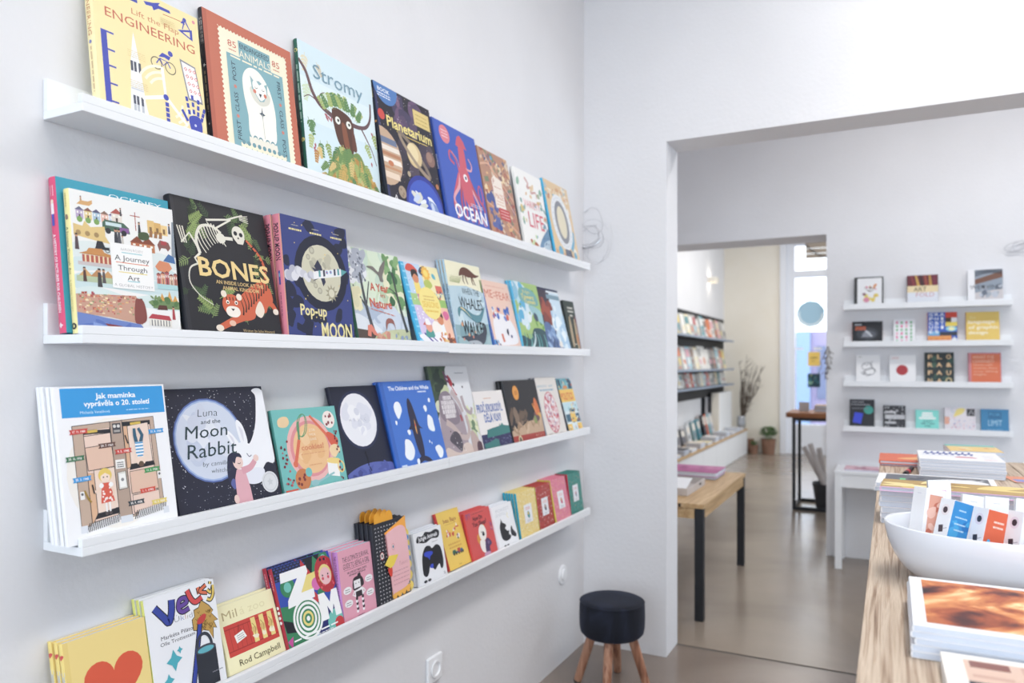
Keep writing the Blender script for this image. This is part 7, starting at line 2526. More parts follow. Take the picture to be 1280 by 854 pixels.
for k in range(4):
    bm = bmesh.new()
    tube(bm, spl([(0.05 * math.cos(i * 0.9 + k) * (1 + 0.3 * k), -0.004 - 0.004 * (i % 2), 0.035 * math.sin(i * 0.9 + k * 2)) for i in range(9)], False), 0.0014, 6)
    obj('wire', bm, 'wire', w2)
tw = thing('dried_twig', 'dried grass twig hanging at the edge of the middle room wall', 'twig', (-0.388, YW2 - 0.01, 1.45))
for k in range(5):
    bm = bmesh.new()
    pts = [(0.0, 0, 0)]
    for i in range(1, 7):
        pts.append((pts[-1][0] + r.uniform(-0.02, 0.02) + 0.002, -0.005 - 0.004 * k, pts[-1][2] - 0.035))
    tube(bm, pts, [0.0013] * 6 + [0.0008], 5)
    for q in pts[1:]:
        tube(bm, [q, (q[0] + r.uniform(-0.025, 0.025), q[1], q[2] - 0.02)], [0.0016, 0.0024], 5)
    obj('stem', bm, 'twig', tw)
# ------------------------------------------------------------------ sales counter
ct = thing('counter', 'long sales counter with brushed pale wood top', 'counter', (0, 0, 0))
CX, CZ = -0.038, 0.94
pw = [(CX, 0.178), (0.18, 0.408), (0.41, 0.62), (0.622, 0.82)]
for k, (a0, a1) in enumerate(pw):
    bm = box(a0, -0.45, CZ - 0.04, a1, 3.5, CZ - 0.0006 * (k % 2), 0.003)
    obj('plank', bm, 'counterwood', ct)
obj('body', box(0.03, -0.35, 0.05, 0.78, 3.42, CZ - 0.0402), 'shelf', ct)
obj('plinth', box(0.08, -0.3, 0.0, 0.74, 3.38, 0.0499), 'black_metal', ct)


def lying(name, label, cat, x, y, z, W, Dp, T, front, spine, art=None, rot=0, group=None, hard=False, key=None, edge=None):
    t = thing(name, label, cat, (x, y, z), lie_rot(rot), group)
    build_book(t, key or label, T, W, Dp, front, spine, edge, art, None, hard)
    return t


def fire_mat():
    m = noise_mat('fiery_surface_photo', ['2C2228', '562C2A', 'A5573A', 'D08A58', 'F2D6A4'], scale=(1, 6, 9), nscale=1.0, detail=7, rough=(0.45, 0.55), spec=0.25,
                  lo=0.33, hi=0.60, distort=1.1)
    return m


M['fire'] = fire_mat()
POS = ['topmost', 'second from top', 'third from top', 'fourth from top', 'lowest']
for k in range(5):
    z = CZ + 0.0008 + (4 - k) * 0.0086
    jx, jy = random.Random(k).uniform(-0.003, 0.003), random.Random(k + 9).uniform(-0.004, 0.004)
    if k == 0:
        jx = jy = 0
    t = lying('photo_book', '%s white photo book %s the pile before the bowl' % (POS[k], 'with a fiery orange photograph, on' if k == 0 else 'in'), 'book', 0.025 + jx, 1.115 + jy, z,
              0.40, 0.252, 0.0083, 'E4E5E9', 'DCDFE6', None, 0, 'photo books piled before the bowl', False, 'firebook')
    if k == 0:
        obj('cover_photo', box(0.0084, 0.018, 0.018, 0.0086, 0.386, 0.238), 'fire', t)


def art_pebbles(a):
    a.bg('E9E4DC')
    a.rect(0.08, 0.06, 0.98, 0.93, 'D9B8A4')
    for j, (y0, y1) in enumerate(((0.83, 0.92), (0.7, 0.74))):
        for i in range(5):
            a.rect(0.1 + 0.18 * i, y0, 0.24 + 0.18 * i, y1, ['8A5448', 'C9A08E', 'E3D0C4'][(i + j) % 3])
    a.rect(0.08, 0.06, 0.98, 0.64, '33353F')
    a.blobs(90, (0.02, 0.035), ['B9BCC6', '8A8E9A', '5A5E6A', 'D9DBE2', '454854'], 0.1, 0.08, 0.97, 0.62, 6, (0.6, 0.9))


for k in range(3):
    z = CZ + 0.0008 + (2 - k) * 0.006
    lying('photo_print', '%s in the cream print pile at the near edge%s' % (('topmost', 'middle', 'lowest')[k], ', showing dark pebbles and tiles' if k == 0 else ''), 'print',
          0.060 - 0.004 * k, 0.857 - 0.003 * k, z, 0.30, 0.245, 0.0056, 'E9E4DC', 'E3DED6', art_pebbles if k == 0 else None, 1 - k, 'cream prints at the near edge', False, 'pebble%d' % (k == 0))
t = thing('sticky_note', 'yellow paper slip at the near edge of the counter', 'note', (-0.008, 0.93, CZ + 0.0006))
obj('sheet', box(-0.025, -0.04, 0, 0.012, 0.018, 0.0006), base_mat('yellow_paper', 'F0CE5A', 0.7), t)

# ------------------------------------------------------------------ bowl of little boxes
bw = thing('bowl', 'large white oval ceramic bowl full of small white boxes', 'bowl', (0.19, 1.55, CZ + 0.0006))
pr = [(0, 0.0), (0.70, 0.0), (0.76, 0.004), (0.85, 0.02), (0.92, 0.042), (0.97, 0.068), (1.0, 0.098), (0.992, 0.1005), (0.975, 0.098), (0.945, 0.07), (0.89, 0.044),
      (0.82, 0.022), (0.74, 0.011), (0.6, 0.0085), (0, 0.008)]
obj('vessel', lathe(pr, 72, 0.202, 0.142), 'ceramic', bw, smooth=True)


def pk_icons(c, ic):
    def f(a):
        a.bg('EFEFF3')
        a.circ(0.5, 0.82, 0.3, c)
        a.circ(0.5, 0.82, 0.17, ic)
        for y in (0.5, 0.24):
            a.rect(0.3, y - 0.06, 0.62, y + 0.06, ic, 12)
            a.line([(0.6, y), (0.9, y + 0.03)], 0.03, '9A9AA6')
    return f


def pk_blue(a):
    a.bg('2E8FD0')
    a.blobs(8, (0.15, 0.3), ['2478BE', '3EA6DC', '3FB4D8'], 0, 0, 1, 0.8, 4)
    for y, w in ((0.86, 0.36), (0.74, 0.62), (0.63, 0.56), (0.53, 0.5)):
        a.dashes(0.5, y, w, 1, 0.05, 'BFE0F2', 0.07, int(w * 50))
    a.blobs(6, (0.06, 0.12), ['E0907A', 'D9C86A', '8A6AA0'], 0.1, 0.02, 0.6, 0.14, 5)


def pk_orange(a):
    a.bg('E2643C')
    a.dashes(0.6, 0.82, 0.5, 2, 0.08, 'F4D8C8', 0.09)
    a.blob(0.2, 0.3, 0.32, 'EDF0F2', 3)
    a.circ(0.22, 0.4, 0.15, '23252C', 0.3)
    a.circ(0.26, 0.5, 0.08, '4FA8D8', 0.1)


def pk_plain(a):
    a.bg('F0F0F3')
    for y in (0.7, 0.45, 0.2):
        a.ring(0.5, y, 0.16, 0.04, 'E9CBD2')
    a.circ(0.4, 0.25, 0.09, 'D2444A')
    a.dashes(0.6, 0.25, 0.4, 1, 0.05, 'D9A0A8', 0.03)


def pk_photo(a):
    a.bg('F0F0F3')
    a.rect(0.2, 0.15, 0.9, 0.9, 'E0A08A')
    a.blobs(6, (0.15, 0.3), ['C9705A', 'EDC0B0', 'D98A74'], 0.25, 0.2, 0.8, 0.85, 4)


def pk_pink(a):
    a.bg('F2F1F4')
    a.dashes(0.55, 0.86, 0.5, 1, 0.05, 'D9A0C4', 0.09)
    a.dashes(0.4, 0.7, 0.3, 2, 0.06, 'C9CAD2', 0.03)


def pk_white(a):
    a.bg('F2F2F4')
    a.dashes(0.5, 0.9, 0.3, 1, 0.05, 'D5D6DE', 0.04)


def art_box(name, label, x, y, z, w, dp, h, front, side, rot, group):
    t = thing(name, label, 'box', (x, y, z), rot, group)
    obj('carton', box(-w / 2, -dp / 2, 0, w / 2, dp / 2, h, 0.0006), 'plastic', t)
    for nm, art, ww, mat in (('front_print', front, w, Matrix(((0, 1, 0, -w / 2), (-1, 0, 0, -dp / 2 - 0.0002), (0, 0, 1, 0), (0, 0, 0, 1)))),
                             ('side_print', side, dp, Matrix(((-1, 0, 0, -w / 2 - 0.0002), (0, -1, 0, dp / 2), (0, 0, 1, 0), (0, 0, 0, 1))))):
        if art:
            a = Art(ww - 0.001, h - 0.001)
            art(a)
            m = a.mesh(nm)
            m.transform(mat @ Matrix.Translation((0, 0.0005, 0.0005)))
            obj(nm, m, None, t)
    return t


G = 'small boxes in the white bowl'
ic1, ic2 = pk_icons('EDE4E6', '4A3A42'), pk_icons('E6DDE8', '33333E')
FR = [
    (0.052, 1.568, 0.050, pk_photo, pk_white, 'small box with a peach photo, leaning at the left end of bowl', 10, 11),
    (0.084, 1.524, 0.038, pk_blue, ic1, 'small box with bright blue front and round icons in bowl', 8, 17),
    (0.136, 1.505, 0.030, pk_orange, ic2, 'small box with orange penguin front, third from left in the bowl', 6, 15),
    (0.188, 1.495, 0.030, pk_plain, ic2, 'small box with pink rings, fourth from left in bowl front row', 6, 13),
    (0.240, 1.500, 0.030, pk_white, ic2, 'small white box with dark icons, fifth from left in bowl front row', 6, 12),
    (0.292, 1.520, 0.036, pk_plain, ic2, 'small pink ring box at the right end of bowl', 6, 4),
]
for x, y, zb, f, s, lab, yaw, tilt in FR:
    art_box('card_box', lab, x, y, CZ + zb, 0.038, 0.035, 0.108, f, s, Euler((R(-4), R(tilt), R(yaw + 24)), 'XYZ'), G)
BK = ['left end', 'second from left', 'third from left', 'fourth from left', 'fifth from left', 'right end']
for k in range(6):
    x = 0.086 + 0.042 * k
    first = k == 0
    art_box('card_box', 'plain white box%s in the back row of the bowl, %s' % (' with pink lettering' if first else '', BK[k]), x, 1.618 + 0.003 * math.sin(k * 1.7), CZ + 0.03, 0.038, 0.016,
            0.112 if not first else 0.136, pk_pink if first else pk_white, None, Euler((R(-9), R(5 + 2 * math.sin(k * 2.3) - (6 if first else 0)), R(6)), 'XYZ'), G)

# ------------------------------------------------------------------ piles behind the bowl
def art_grey(a):
    a.bg('C9C9CE')
    a.rect(0.22, 0.05, 1, 0.95, '6E6E74')
    a.blobs(10, (0.06, 0.12), ['8A8A90', '55555C', 'A0A0A6'], 0.25, 0.1, 0.95, 0.9, 4)


def art_gold(a):
    a.bg('B99650')
    a.blobs(12, (0.08, 0.2), ['E6CE7A', 'D9B85A', 'A8823E', 'EEDC98'], 0.1, 0.1, 0.95, 0.95, 5, (0.2, 0.4))


def art_bwphoto(a):
    a.bg('EFEFF1')
    a.rect(0.07, 0.08, 0.95, 0.94, '5E626C')
    a.blobs(12, (0.06, 0.12), ['8A8E98', 'B9BCC4', '444852', '6E727C'], 0.1, 0.12, 0.9, 0.9, 4, (0.3, 0.6))
    a.poly([(0.45, 0.4), (0.6, 0.7), (0.85, 0.7), (0.92, 0.4)], 'E3E5EA', True)
    a.rect(0.2, 0.3, 0.25, 0.55, '5BD088')


zb = CZ + 0.0006
for k in range(6):
    nm = ['lowest', 'second from bottom', 'third from bottom', 'fourth from bottom', 'fifth from bottom', 'uppermost'][k]
    q = random.Random(40 + k)
    lying('magazine', 'white magazine under the gold book, %s of its pile' % nm if k < 5 else 'grey-covered magazine right under the lilac and gold book', 'magazine',
          -0.022 + q.uniform(-0.004, 0.004), 2.02 + q.uniform(-0.004, 0.004), zb, 0.36, 0.16, 0.0130, 'ECECF0', 'EAEAEE', art_grey if k == 5 else None, 0,
          'magazines piled behind the bowl', False, 'behind%d' % (k == 5))
    zb += 0.0134
lying('book', 'gold-covered book with lilac edges on the magazines behind the bowl', 'book', -0.024, 2.006, zb, 0.40, 0.135, 0.0115, 'B99650', 'E0BFDC', art_gold, -3, None, True, 'goldbook', 'E6C4E2')
zb = CZ + 0.0006
for k in range(2):
    lying('photo_magazine', ('white-bordered black and white photo magazine with green tag' if k else 'white magazine under the black and white photo magazine'), 'magazine',
          -0.046 + 0.004 * k, 2.53 - 0.003 * k, zb, 0.32, 0.235, 0.0125, 'EFEFF1', 'ECECEF', art_bwphoto if k else None, -2, 'photo magazines', False, 'bwphoto%d' % k)
    zb += 0.0129


def art_orangebk(a):
    a.bg('DE6438')
    a.poly([(0.3, 0.3), (0.6, 0.6), (1, 0.7), (1, 0.3)], 'EFB26A', True)
    a.dashes(0.1, 0.9, 0.08, 1, 0.05, 'F2D8C8', 0.02)


zb = CZ + 0.0006
lying('book', 'pink book under the orange book at the far counter end', 'book', -0.036, 3.166, zb, 0.20, 0.25, 0.008, 'C9889A', 'C07A90', None, 0, None, True, 'pinkbk')
lying('book', 'orange book lying at the far end of the counter', 'book', -0.040, 3.16, zb + 0.0084, 0.215, 0.26, 0.0125, 'DE6438', 'D0562E', art_orangebk, 0, None, True, 'orangebk')
pn = thing('marker_pen', 'black pen with red stripe behind the photo magazines', 'pen', (0.056, 3.0, CZ + 0.0085))
bm = bmesh.new()
tube(bm, [(-0.012, -0.1, 0), (0.012, 0.06, 0)], 0.0078, 10)
obj('barrel', bm, 'black_metal', pn)
bm = bmesh.new()
tube(bm, [(-0.006, -0.058, 0), (-0.0005, -0.022, 0)], 0.0084, 10)
obj('stripe', bm, base_mat('red_plastic', 'C8323A', 0.4), pn)


def art_waves(a):
    a.bg('EDEEF2')
    for k in range(8):
        x = 0.06 + 0.078 * k
        a.poly([(x, 0.55), (x + 0.05, 0.93), (x + 0.08, 0.93), (x + 0.055, 0.74), (x + 0.098, 0.76), (x + 0.075, 0.55), (x + 0.04, 0.56), (x + 0.055, 0.67), (x + 0.022, 0.66)], '2E4E9E')
    a.poly([(0.44, 0.3), (0.5, 0.42), (0.66, 0.4), (0.72, 0.3)], 'D0405A')
    a.line([(0.06, 0.48), (0.4, 0.44), (0.7, 0.28)], 0.014, '5A7AC0', True)
    a.dashes(0.86, 0.62, 0.14, 5, 0.09, 'A8AAB4', 0.012)
    a.dashes(0.86, 0.14, 0.16, 1, 0.05, 'D9606A', 0.02)


zb = CZ + 0.0006
for k in range(6):
    q = random.Random(60 + k)
    top = k == 5
    lying('booklet', 'white booklet with a row of blue wave marks, on its pile' if top else 'white booklet under the blue wave booklet, %s of the pile' % ['lowest', 'second from bottom', 'third from bottom', 'fourth from bottom', 'fifth from bottom'][k],
          'booklet', 0.088 + (0 if top else q.uniform(-0.002, 0.004)), 2.94 + (0 if top else q.uniform(-0.003, 0.003)), zb, 0.252, 0.285, 0.0096, 'EDEEF2', 'EAEBEF',
          art_waves if top else None, 0, 'white booklets at the far counter end', False, 'wave%d' % top)
    zb += 0.0099


def art_yt(a):
    a.bg('E9C87A')
    a.rect(0, 0.72, 1, 1, '6EBCB8')
    a.blobs(6, (0.06, 0.12), ['D98A5A', 'E6DAB0'], 0.1, 0.2, 0.9, 0.6, 4)


for k in range(4):
    top = k == 3
    lying('booklet', 'yellow and teal booklet behind the white booklet pile' if top else 'white booklet under the yellow and teal one, %s' % ['lowest', 'second', 'third'][k], 'booklet',
          0.20, 3.238, CZ + 0.0006 + 0.0155 * k, 0.17, 0.25, 0.0152, 'E9C87A' if top else 'EDEEF2', 'EAEBEF', art_yt if top else None, 2, 'booklets behind the wave pile', False, 'yt%d' % top)


def art_smallcard(a):
    a.bg('DE8A62')
    a.rect(0.1, 0.1, 0.9, 0.5, '7A8ACC')


lying('leaflet', 'small orange and blue leaflet right of the booklet pile', 'leaflet', 0.36, 2.90, CZ + 0.0006, 0.10, 0.14, 0.002, 'DE8A62', 'E9E2DC', art_smallcard, 8, None, False, 'leaflet')

# ------------------------------------------------------------------ console table in the middle room
co = thing('console_table', 'narrow white console table against the middle room wall', 'table', (0, 0, 0))
X0, X1, Yf, Yb, ZT = -0.325, 0.78, 5.245, 5.585, 0.635
obj('tabletop', box(X0, Yf, ZT - 0.02, X1, Yb, ZT, 0.002), 'shelf', co)
obj('drawer_front', box(X0 + 0.012, Yf + 0.006, ZT - 0.105, X1 - 0.012, Yf + 0.026, ZT - 0.0205), 'shelf', co)
obj('apron', box(X0 + 0.012, Yf + 0.03, ZT - 0.105, X1 - 0.012, Yb - 0.01, ZT - 0.0205), 'shelf', co)
for x in (X0 + 0.002, X1 - 0.042):
    for y in (Yf + 0.002, Yb - 0.042):
        obj('leg', box(x, y, 0.0005, x + 0.04, y + 0.04, ZT - 0.0205, 0.001), 'shelf', co)


def art_pinkmag(a):
    a.bg('E2B4C0')
    a.blobs(10, (0.08, 0.16), ['C98AA0', 'EAD0D4', 'B0708A', 'F0E4E4'], 0.1, 0.1, 0.9, 0.9, 4)


lying('magazine', 'pink patterned magazine on the white console table', 'magazine', -0.27, 5.28, ZT + 0.0006, 0.28, 0.21, 0.009, 'E2B4C0', 'E9D0D6', art_pinkmag, 0, None, False, 'pinkmag')

# ------------------------------------------------------------------ wooden table behind the opening
tb = thing('display_table', 'oak table with black metal legs behind the door opening', 'table', (0, 0, 0))
tx0, tx1, ty0, ty1, tz = -1.58, -0.855, 3.845, 5.085, 0.605
for k in range(4):
    w = (tx1 - tx0) / 4
    obj('plank', box(tx0 + w * k, ty0, tz - 0.024, tx0 + w * (k + 1) - 0.0012, ty1, tz - 0.0004 * (k % 2), 0.0015), 'oak', tb)
L_ = 0.044
obj('apron', boxes([(tx1 - 0.026, ty0 + 0.05, tz - 0.078, tx1 - 0.006, ty1 - 0.05, tz - 0.0245), (tx0 + 0.006, ty0 + 0.05, tz - 0.078, tx0 + 0.026, ty1 - 0.05, tz - 0.0245),
                    (tx0 + 0.05, ty0 + 0.006, tz - 0.078, tx1 - 0.05, ty0 + 0.026, tz - 0.0245), (tx0 + 0.05, ty1 - 0.026, tz - 0.078, tx1 - 0.05, ty1 - 0.006, tz - 0.0245)]), 'oak', tb)
for x in (tx0 + 0.004, tx1 - 0.004 - L_):
    for y in (ty0 + 0.004, ty1 - 0.004 - L_):
        obj('leg', box(x, y, 0.0005, x + L_, y + L_, tz - 0.0246, 0.001), 'black_metal', tb)
obj('dark_notch', box(tx1 - 0.13, ty0 - 0.002, tz - 0.02, tx1 - 0.118, ty0 - 0.0002, tz - 0.004), 'black_metal', tb)  # dark box put on the edge for the shade of a notch


def art_magenta(a):
    a.bg('B84A92')
    a.rect(0, 0.5, 1, 1, 'C86AA6')
    a.blobs(8, (0.05, 0.1), ['D98AB8', 'A03A80', '7A3A66'], 0.1, 0.1, 0.9, 0.9, 4)
    a.rect(0.6, 0.6, 0.7, 0.68, '5A2A4A')


lying('book', 'thin grey book under the magenta book on the oak table', 'book', -1.33, 4.69, tz + 0.0006, 0.36, 0.30, 0.014, '8A8A94', 'A0A0A8', None, 0, None, True, 'greybk')
lying('book', 'thick magenta book lying on the oak table', 'book', -1.335, 4.685, tz + 0.0152, 0.37, 0.31, 0.030, 'B84A92', '9A3A7A', art_magenta, 0, None, True, 'magenta')
tr = thing('card_tray', 'pale grey cardboard tray on the oak table before the magenta book', 'tray', (-1.36, 4.05, tz + 0.0006))
obj('tray_base', boxes([(0, 0, 0, 0.372, 0.43, 0.004), (0, 0, 0.0041, 0.372, 0.005, 0.04), (0, 0.425, 0.0041, 0.372, 0.43, 0.04), (0, 0.0051, 0.0041, 0.005, 0.4249, 0.04), (0.367, 0.0051, 0.0041, 0.372, 0.4249, 0.04)]), 'tube', tr)
fl = bmesh.new()
vs = [fl.verts.new(v) for v in ((0.03, 0.03, 0.0045), (0.34, 0.03, 0.0045), (0.34, 0.25, 0.06), (0.03, 0.25, 0.06), (0.03, 0.03, 0.0065), (0.34, 0.03, 0.0065), (0.34, 0.25, 0.062), (0.03, 0.25, 0.062))]
for f in ((0, 3, 2, 1), (4, 5, 6, 7), (0, 1, 5, 4), (1, 2, 6, 5), (2, 3, 7, 6), (3, 0, 4, 7)):
    fl.faces.new([vs[i] for i in f])
obj('folded_sheet', fl, 'plastic', tr)
obj('slot', box(0.3675, 0.28, 0.018, 0.3727, 0.33, 0.03), 'hole', tr)

# ------------------------------------------------------------------ high table, bucket of paper rolls
ht = thing('high_table', 'high narrow table with dark wooden top and black steel frame', 'table', (0, 0, 0))
hx0, hx1, hy0, hy1, hz = -0.85, 0.1, 7.16, 7.72, 0.885
for k in range(2):
    obj('plank', box(hx0, hy0 + 0.28 * k, hz - 0.045, hx1, hy0 + 0.28 * (k + 1) - 0.002, hz, 0.004), 'darkwood', ht)
for x in (-0.80, 0.02):
    for y in (7.19, 7.66):
        obj('leg', box(x, y, 0.0005, x + 0.028, y + 0.028, hz - 0.0455), 'black_metal', ht)
    obj('rail', box(x, 7.2182, 0.0005, x + 0.028, 7.6598, 0.03), 'black_metal', ht)
for y in (7.19, 7.66):
    obj('rail', box(-0.7718, y, 0.0005, 0.0198, y + 0.028, 0.03), 'black_metal', ht)
    obj('rail', box(-0.7718, y, hz - 0.075, 0.0198, y + 0.028, hz - 0.0455), 'black_metal', ht)
lying('book', 'brown book on the high table top', 'book', -0.63, 7.36, hz + 0.0006, 0.3, 0.2, 0.03, 'A8803E', '8A5A34', None, 0, None, True, 'htbrown')
lying('book', 'red-edged book on the brown one, high table', 'book', -0.625, 7.37, hz + 0.031, 0.28, 0.19, 0.03, 'B88A40', '9A6A34', None, 0, None, True, 'htgold')
cdh = thing('card_stand', 'small pale card standing on the high table', 'card', (-0.72, 7.42, hz + 0.0006), (0, 0, 0))
obj('card', box(-0.045, -0.002, 0.0, 0.045, 0.002, 0.085), 'tube', cdh)
obj('base', box(-0.045, 0.0025, 0.0, 0.045, 0.03, 0.006), 'tube', cdh)
bk = thing('bucket', 'dark bucket under the high table holding paper rolls', 'bucket', (-0.50, 7.42, 0.0006))
obj('bucket_body', lathe([(0, 0), (0.115, 0), (0.118, 0.004), (0.15, 0.225), (0.155, 0.23), (0.148, 0.23), (0.112, 0.008), (0, 0.008)], 32), 'bucket', bk, smooth=False)
for k, (dx, dy, tx, ty, L) in enumerate(((0.045, 0.026, -0.27, 0.0, 0.52), (0.03, -0.078, -0.19, -0.01, 0.56), (0.0, -0.026, -0.09, 0.0, 0.52), (0.06, -0.026, 0.06, 0.0, 0.53), (0.03, 0.078, 0.10, 0.01, 0.57))):
    rl = thing('paper_roll', 'grey paper roll in the bucket, %s from the left' % ['first', 'second', 'third', 'fourth', 'last'][k], 'roll', (-0.50 + dx, 7.42 + dy, 0.03), (0, 0, 0), 'paper rolls in the bucket')
    bm = bmesh.new()
    tube(bm, [(0, 0, 0), (tx, ty, L)], 0.024, 14, False)
    tube(bm, [(tx, ty, L), (0, 0, 0)], 0.020, 14, False)
    obj('roll', bm, 'tube', rl, smooth=True)

# ------------------------------------------------------------------ street room: bench, bookcase, plinth, plants
be = thing('low_bench', 'long low white cupboard bench along the far left wall', 'bench', (0, 0, 0))
obj('benchtop', box(-2.268, 7.0, 0.345, -1.885, 11.42, 0.365, 0.002), 'oak', be)
obj('body', box(-2.268, 7.01, 0.0005, -1.91, 11.41, 0.3445), 'shelf', be)
for k in range(6):
    obj('door', box(-1.9095, 7.012 + 0.733 * k, 0.006, -1.893, 7.012 + 0.733 * (k + 1) - 0.006, 0.342, 0.001), 'shelf', be)

bc = thing('bookcase', 'black wall bookcase with three tiers of face-out books', 'bookcase', (0, 0, 0))
obj('back_panel', box(-2.268, 7.9, 0.875, -2.24, 11.42, 1.985), base_mat('black_lacquer', '14161B', 0.6), bc)
SZ = [1.665, 1.255, 1.035]
for z in SZ:
    s_ = obj('shelf', box(-2.2395, 7.9, z - 0.012, -2.085, 11.36, z), 'black_metal', bc)
    obj('lip', box(-2.0848, 7.9, z - 0.02, -2.079, 11.36, z + 0.006), base_mat('grey_blue_edge', '8E9AAC', 0.5) if z == SZ[0] else bpy.data.materials['grey_blue_edge'], s_)
obj('leg', box(-2.268, 10.05, 0.3655, -2.22, 10.1, 0.8745), 'black_metal', bc)
PAL = [('white', 'E6E4E0'), ('grey', 'A8A6A4'), ('orange', 'D9743E'), ('cream', 'EADCB8'), ('red', 'B8404A'), ('dark', '4A4A56'), ('light blue', '9CC8D6'), ('brown', '8A6A5A'), ('teal', '3E8A98'), ('pink', 'E0A0AE'), ('yellow', 'E6CE6A')]
TN = ['top', 'middle', 'lowest']
NO = ['first', 'second', 'third', 'fourth', 'fifth', 'sixth', 'seventh', 'eighth', 'ninth', 'tenth', 'eleventh', 'twelfth', 'thirteenth', 'fourteenth', 'fifteenth', 'sixteenth', 'seventeenth', 'eighteenth', 'nineteenth', 'twentieth', 'twenty-first', 'twenty-second', 'twenty-third', 'twenty-fourth', 'twenty-fifth', 'twenty-sixth', 'twenty-seventh', 'twenty-eighth', 'twenty-ninth', 'thirtieth']
q = random.Random(21)


def art_simple(c2, c3, sd):
    def f(a):
        rr = random.Random(sd)
        a.rect(0.1, 0.55, 0.9, 0.9, c2)
        a.blob(0.5, 0.35, 0.26, c3, sd)
        a.rect(0.15, 0.05, 0.6, 0.12, c2)
    return f


for ti, hh in enumerate((0.285, 0.315, 0.185)):
    y = 8.25
    k = 0
    while y < 11.25:
        H = hh * q.uniform(0.85, 1.0)
        W = H * q.uniform(0.6, 0.76)
        n1, c1 = q.choice(PAL[:2] * 4 + PAL[3:4] * 2 + PAL)
        n2, c2 = q.choice(PAL[:2] * 3 + PAL)
        n3, c3 = q.choice(PAL)
        T = q.uniform(0.015, 0.03)
        t = thing('book', '%s book, %s from the near end, %s tier of black bookcase' % (n1, NO[k], TN[ti]), 'book', (-2.2385 + H * math.sin(R(11)), y, SZ[ti] + 0.0006), (0, -R(11), 0),
                  'books on the %s tier of the black bookcase' % TN[ti])
        build_book(t, 'bc%d_%d' % (ti, k), T, W, H, c1, c2, None, art_simple(c2, c3, k + 20 * ti), None, True)
        y += W + q.uniform(0.004, 0.03)
        k += 1

pl = thing('display_plinth', 'tall white display block standing on the far bench', 'plinth', (0, 0, 0))
obj('block', box(-2.2, 10.4, 0.3656, -2.1, 11.3, 0.925, 0.003), 'shelf', pl)
obj('end_panel', box(-2.2, 10.385, 0.3656, -2.1, 10.3995, 0.925), 'cream', pl)
SB = [(8.05, .17, .21, 'A8724E', 'tan'), (8.32, .16, .22, '8A8A92', 'grey'), (8.6, .17, .19, '5E6068', 'charcoal'), (8.86, .15, .22, 'C9CDD2', 'pale grey'), (9.12, .16, .25, '7A98A0', 'grey blue'),
      (9.38, .14, .26, '3E8494', 'teal'), (9.68, .12, .30, '2A2A32', 'black'), (9.82, .1, .30, 'C8603E', 'orange'), (9.94, .12, .29, '4A9AA4', 'turquoise'), (10.1, .13, .30, 'B9BEC6', 'silver')]
for k, (y, W, H, c, n) in enumerate(SB):
    t = thing('book', '%s book leaning on the wall at the back of the bench' % n, 'book', (-2.268 + H * math.sin(R(12)) + 0.055, y, 0.3657), (0, -R(12), 0), 'books standing on the bench')
    build_book(t, 'sb%d' % k, 0.03, W, H, c, c, None, art_simple('E3DDD2', '6A6A72', k), None, True)
FB = [(7.35, 'E9E4DA', 'cream'), (7.7, '4A4A50', 'dark'), (8.05, 'ECEAE6', 'white'), (8.45, 'E6DDD2', 'ivory'), (8.85, 'EADFB6', 'pale yellow'), (9.25, 'E2E2E4', 'light grey'), (9.6, '8A8C94', 'grey'),
      (9.95, 'C9D2DC', 'pale blue'), (10.35, 'E4E4E6', 'whitish'), (10.7, 'C4C8CE', 'silver grey'), (11.0, 'E2DED8', 'bone coloured')]
for k, (y, c, n) in enumerate(FB):
    z = 0.3657
    for j in range(1 + k % 2):
        lying('book', '%s book lying on the bench front%s' % (n, ', upper of two' if j else (', lower of two' if k % 2 else '')), 'book', -2.085 + 0.006 * j, y, z, 0.17, 0.24, 0.03, c, c, None, 0, 'books lying on the bench', True, 'fb%d' % k)
        z += 0.0305

va = thing('vase', 'pale vase with dry branches at the end of the bench', 'vase', (-1.97, 11.35, 0.3657))
obj('vase_body', lathe([(0, 0), (0.05, 0), (0.055, 0.01), (0.06, 0.1), (0.055, 0.17), (0.062, 0.19), (0.056, 0.19), (0.048, 0.16), (0.05, 0.02), (0, 0.015)], 24), 'metal', va, smooth=True)
q = random.Random(5)
for k in range(15):
    bm = bmesh.new()
    dx, dy = q.uniform(-0.02, 0.36), q.uniform(-0.1, 0.1)
    h = q.uniform(0.5, 0.95)
    pts = [(q.uniform(-0.02, 0.02), q.uniform(-0.02, 0.02), 0.03)]
    for i in range(1, 7):
        t = i / 6
        pts.append((dx * t ** 1.4 + q.uniform(-0.012, 0.012), dy * t ** 1.4 + q.uniform(-0.012, 0.012), 0.03 + h * t))
    tube(bm, pts, [0.008, 0.007, 0.0065, 0.006, 0.005, 0.004, 0.003], 6)
    for p in pts[2:]:
        for j in range(2):
            e = (p[0] + q.uniform(-0.02, 0.09), p[1] + q.uniform(-0.05, 0.03), p[2] + q.uniform(0.03, 0.12))
            tube(bm, [p, e], [0.0045, 0.002], 5)
    obj('branch', bm, 'twig', va)


def pot(name, label, x, y, r0, h, mat='terracotta'):
    t = thing(name, label, 'plant', (x, y, 0.0005))
    obj('pot', lathe([(0, 0), (r0 * 0.78, 0), (r0 * 0.8, 0.005), (r0, h - 0.012), (r0 * 1.03, h - 0.008), (r0 * 1.03, h), (r0 * 0.93, h), (r0 * 0.9, h - 0.03), (0, h - 0.03)], 28), mat, t)
    obj('soil', lathe([(0, h - 0.029), (r0 * 0.88, h - 0.029), (r0 * 0.5, h - 0.022), (0, h - 0.018)][::-1], 20), 'soil', t)
    return t


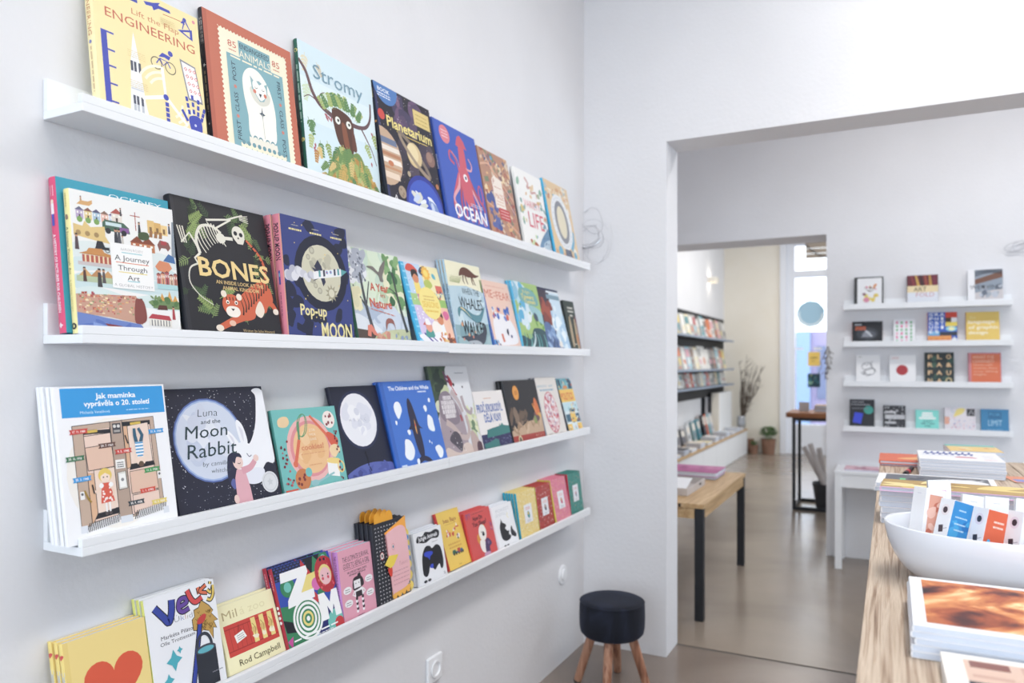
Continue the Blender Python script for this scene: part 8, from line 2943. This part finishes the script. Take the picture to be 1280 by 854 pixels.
def foliage(t, z, rx, rz, n, seed, size):
    bm = bmesh.new()
    q = random.Random(seed)
    for i in range(n):
        th, u = q.uniform(0, 6.283), q.uniform(-0.4, 1)
        rr = math.sqrt(max(0, 1 - u * u)) * q.uniform(0.5, 1)
        c = Vector((rx * rr * math.cos(th), rx * rr * math.sin(th), z + rz * (0.4 + 0.6 * u)))
        d = Vector((math.cos(th), math.sin(th), q.uniform(-0.1, 0.9))).normalized()
        s = d.cross(Vector((0, 0, 1))).normalized()
        l = size * q.uniform(0.7, 1.2)
        up = s.cross(d) * 0.12 * l
        p = [c, c + d * l * 0.5 + s * l * 0.28 + up, c + d * l, c + d * l * 0.5 - s * l * 0.28 + up]
        vs = [bm.verts.new(v) for v in p]
        bm.faces.new(vs)
    o = obj('foliage', bm, 'leaf', t)
    o['kind'] = 'stuff'
    bm = bmesh.new()
    for i in range(7):
        th = i * 0.9
        tube(bm, [(0.01 * math.cos(th), 0.01 * math.sin(th), z - rz * 0.5), (rx * 0.6 * math.cos(th), rx * 0.6 * math.sin(th), z + rz * 0.6)], [0.004, 0.002], 5)
    obj('stem', bm, 'leaf', t)


p1 = pot('potted_plant', 'bushy green plant in a large brown pot by the far wall', -1.60, 11.44, 0.105, 0.225)
foliage(p1, 0.24, 0.105, 0.15, 260, 3, 0.05)
p2 = pot('potted_plant', 'small dark leafed plant in a little brown pot beside the bench', -1.80, 11.40, 0.066, 0.13)
foliage(p2, 0.13, 0.045, 0.05, 70, 8, 0.03)
wb_ = thing('wooden_board', 'dark brown board leaning on the wall behind the small pot', 'board', (-1.865, 11.52, 0.0006), (R(-8), 0, R(10)))
obj('board', box(-0.05, -0.01, 0, 0.05, 0.01, 0.21, 0.002), 'terracotta', wb_)

sc_ = thing('wall_lamp', 'small box-shaped wall lamp glowing on the far left wall', 'lamp', (XL2, 10.55, 2.5))
obj('lamp_body', boxes([(0.0005, -0.10, -0.035, 0.012, 0.10, 0.035), (0.10, -0.10, -0.035, 0.112, 0.10, 0.035), (0.0121, -0.10, -0.035, 0.0999, -0.09, 0.035), (0.0121, 0.09, -0.035, 0.0999, 0.10, 0.035)]), 'cream', sc_)
obj('glow', box(0.0125, -0.0895, -0.02, 0.0995, 0.0895, 0.02), 'lamp', sc_)
for s_ in (-1, 1):
    l = bpy.data.lights.new('lamp_light', 'AREA')
    l.shape = 'RECTANGLE'
    l.size, l.size_y = 0.07, 0.16
    l.energy = 0.3
    l.color = (1, 0.93, 0.8)
    o = bpy.data.objects.new('lamp_light', l)
    COL.objects.link(o)
    o.location = (XL2 + 0.056, 10.55, 2.5 + 0.03 * s_)
    o.rotation_euler = (0 if s_ < 0 else R(180), 0, 0)
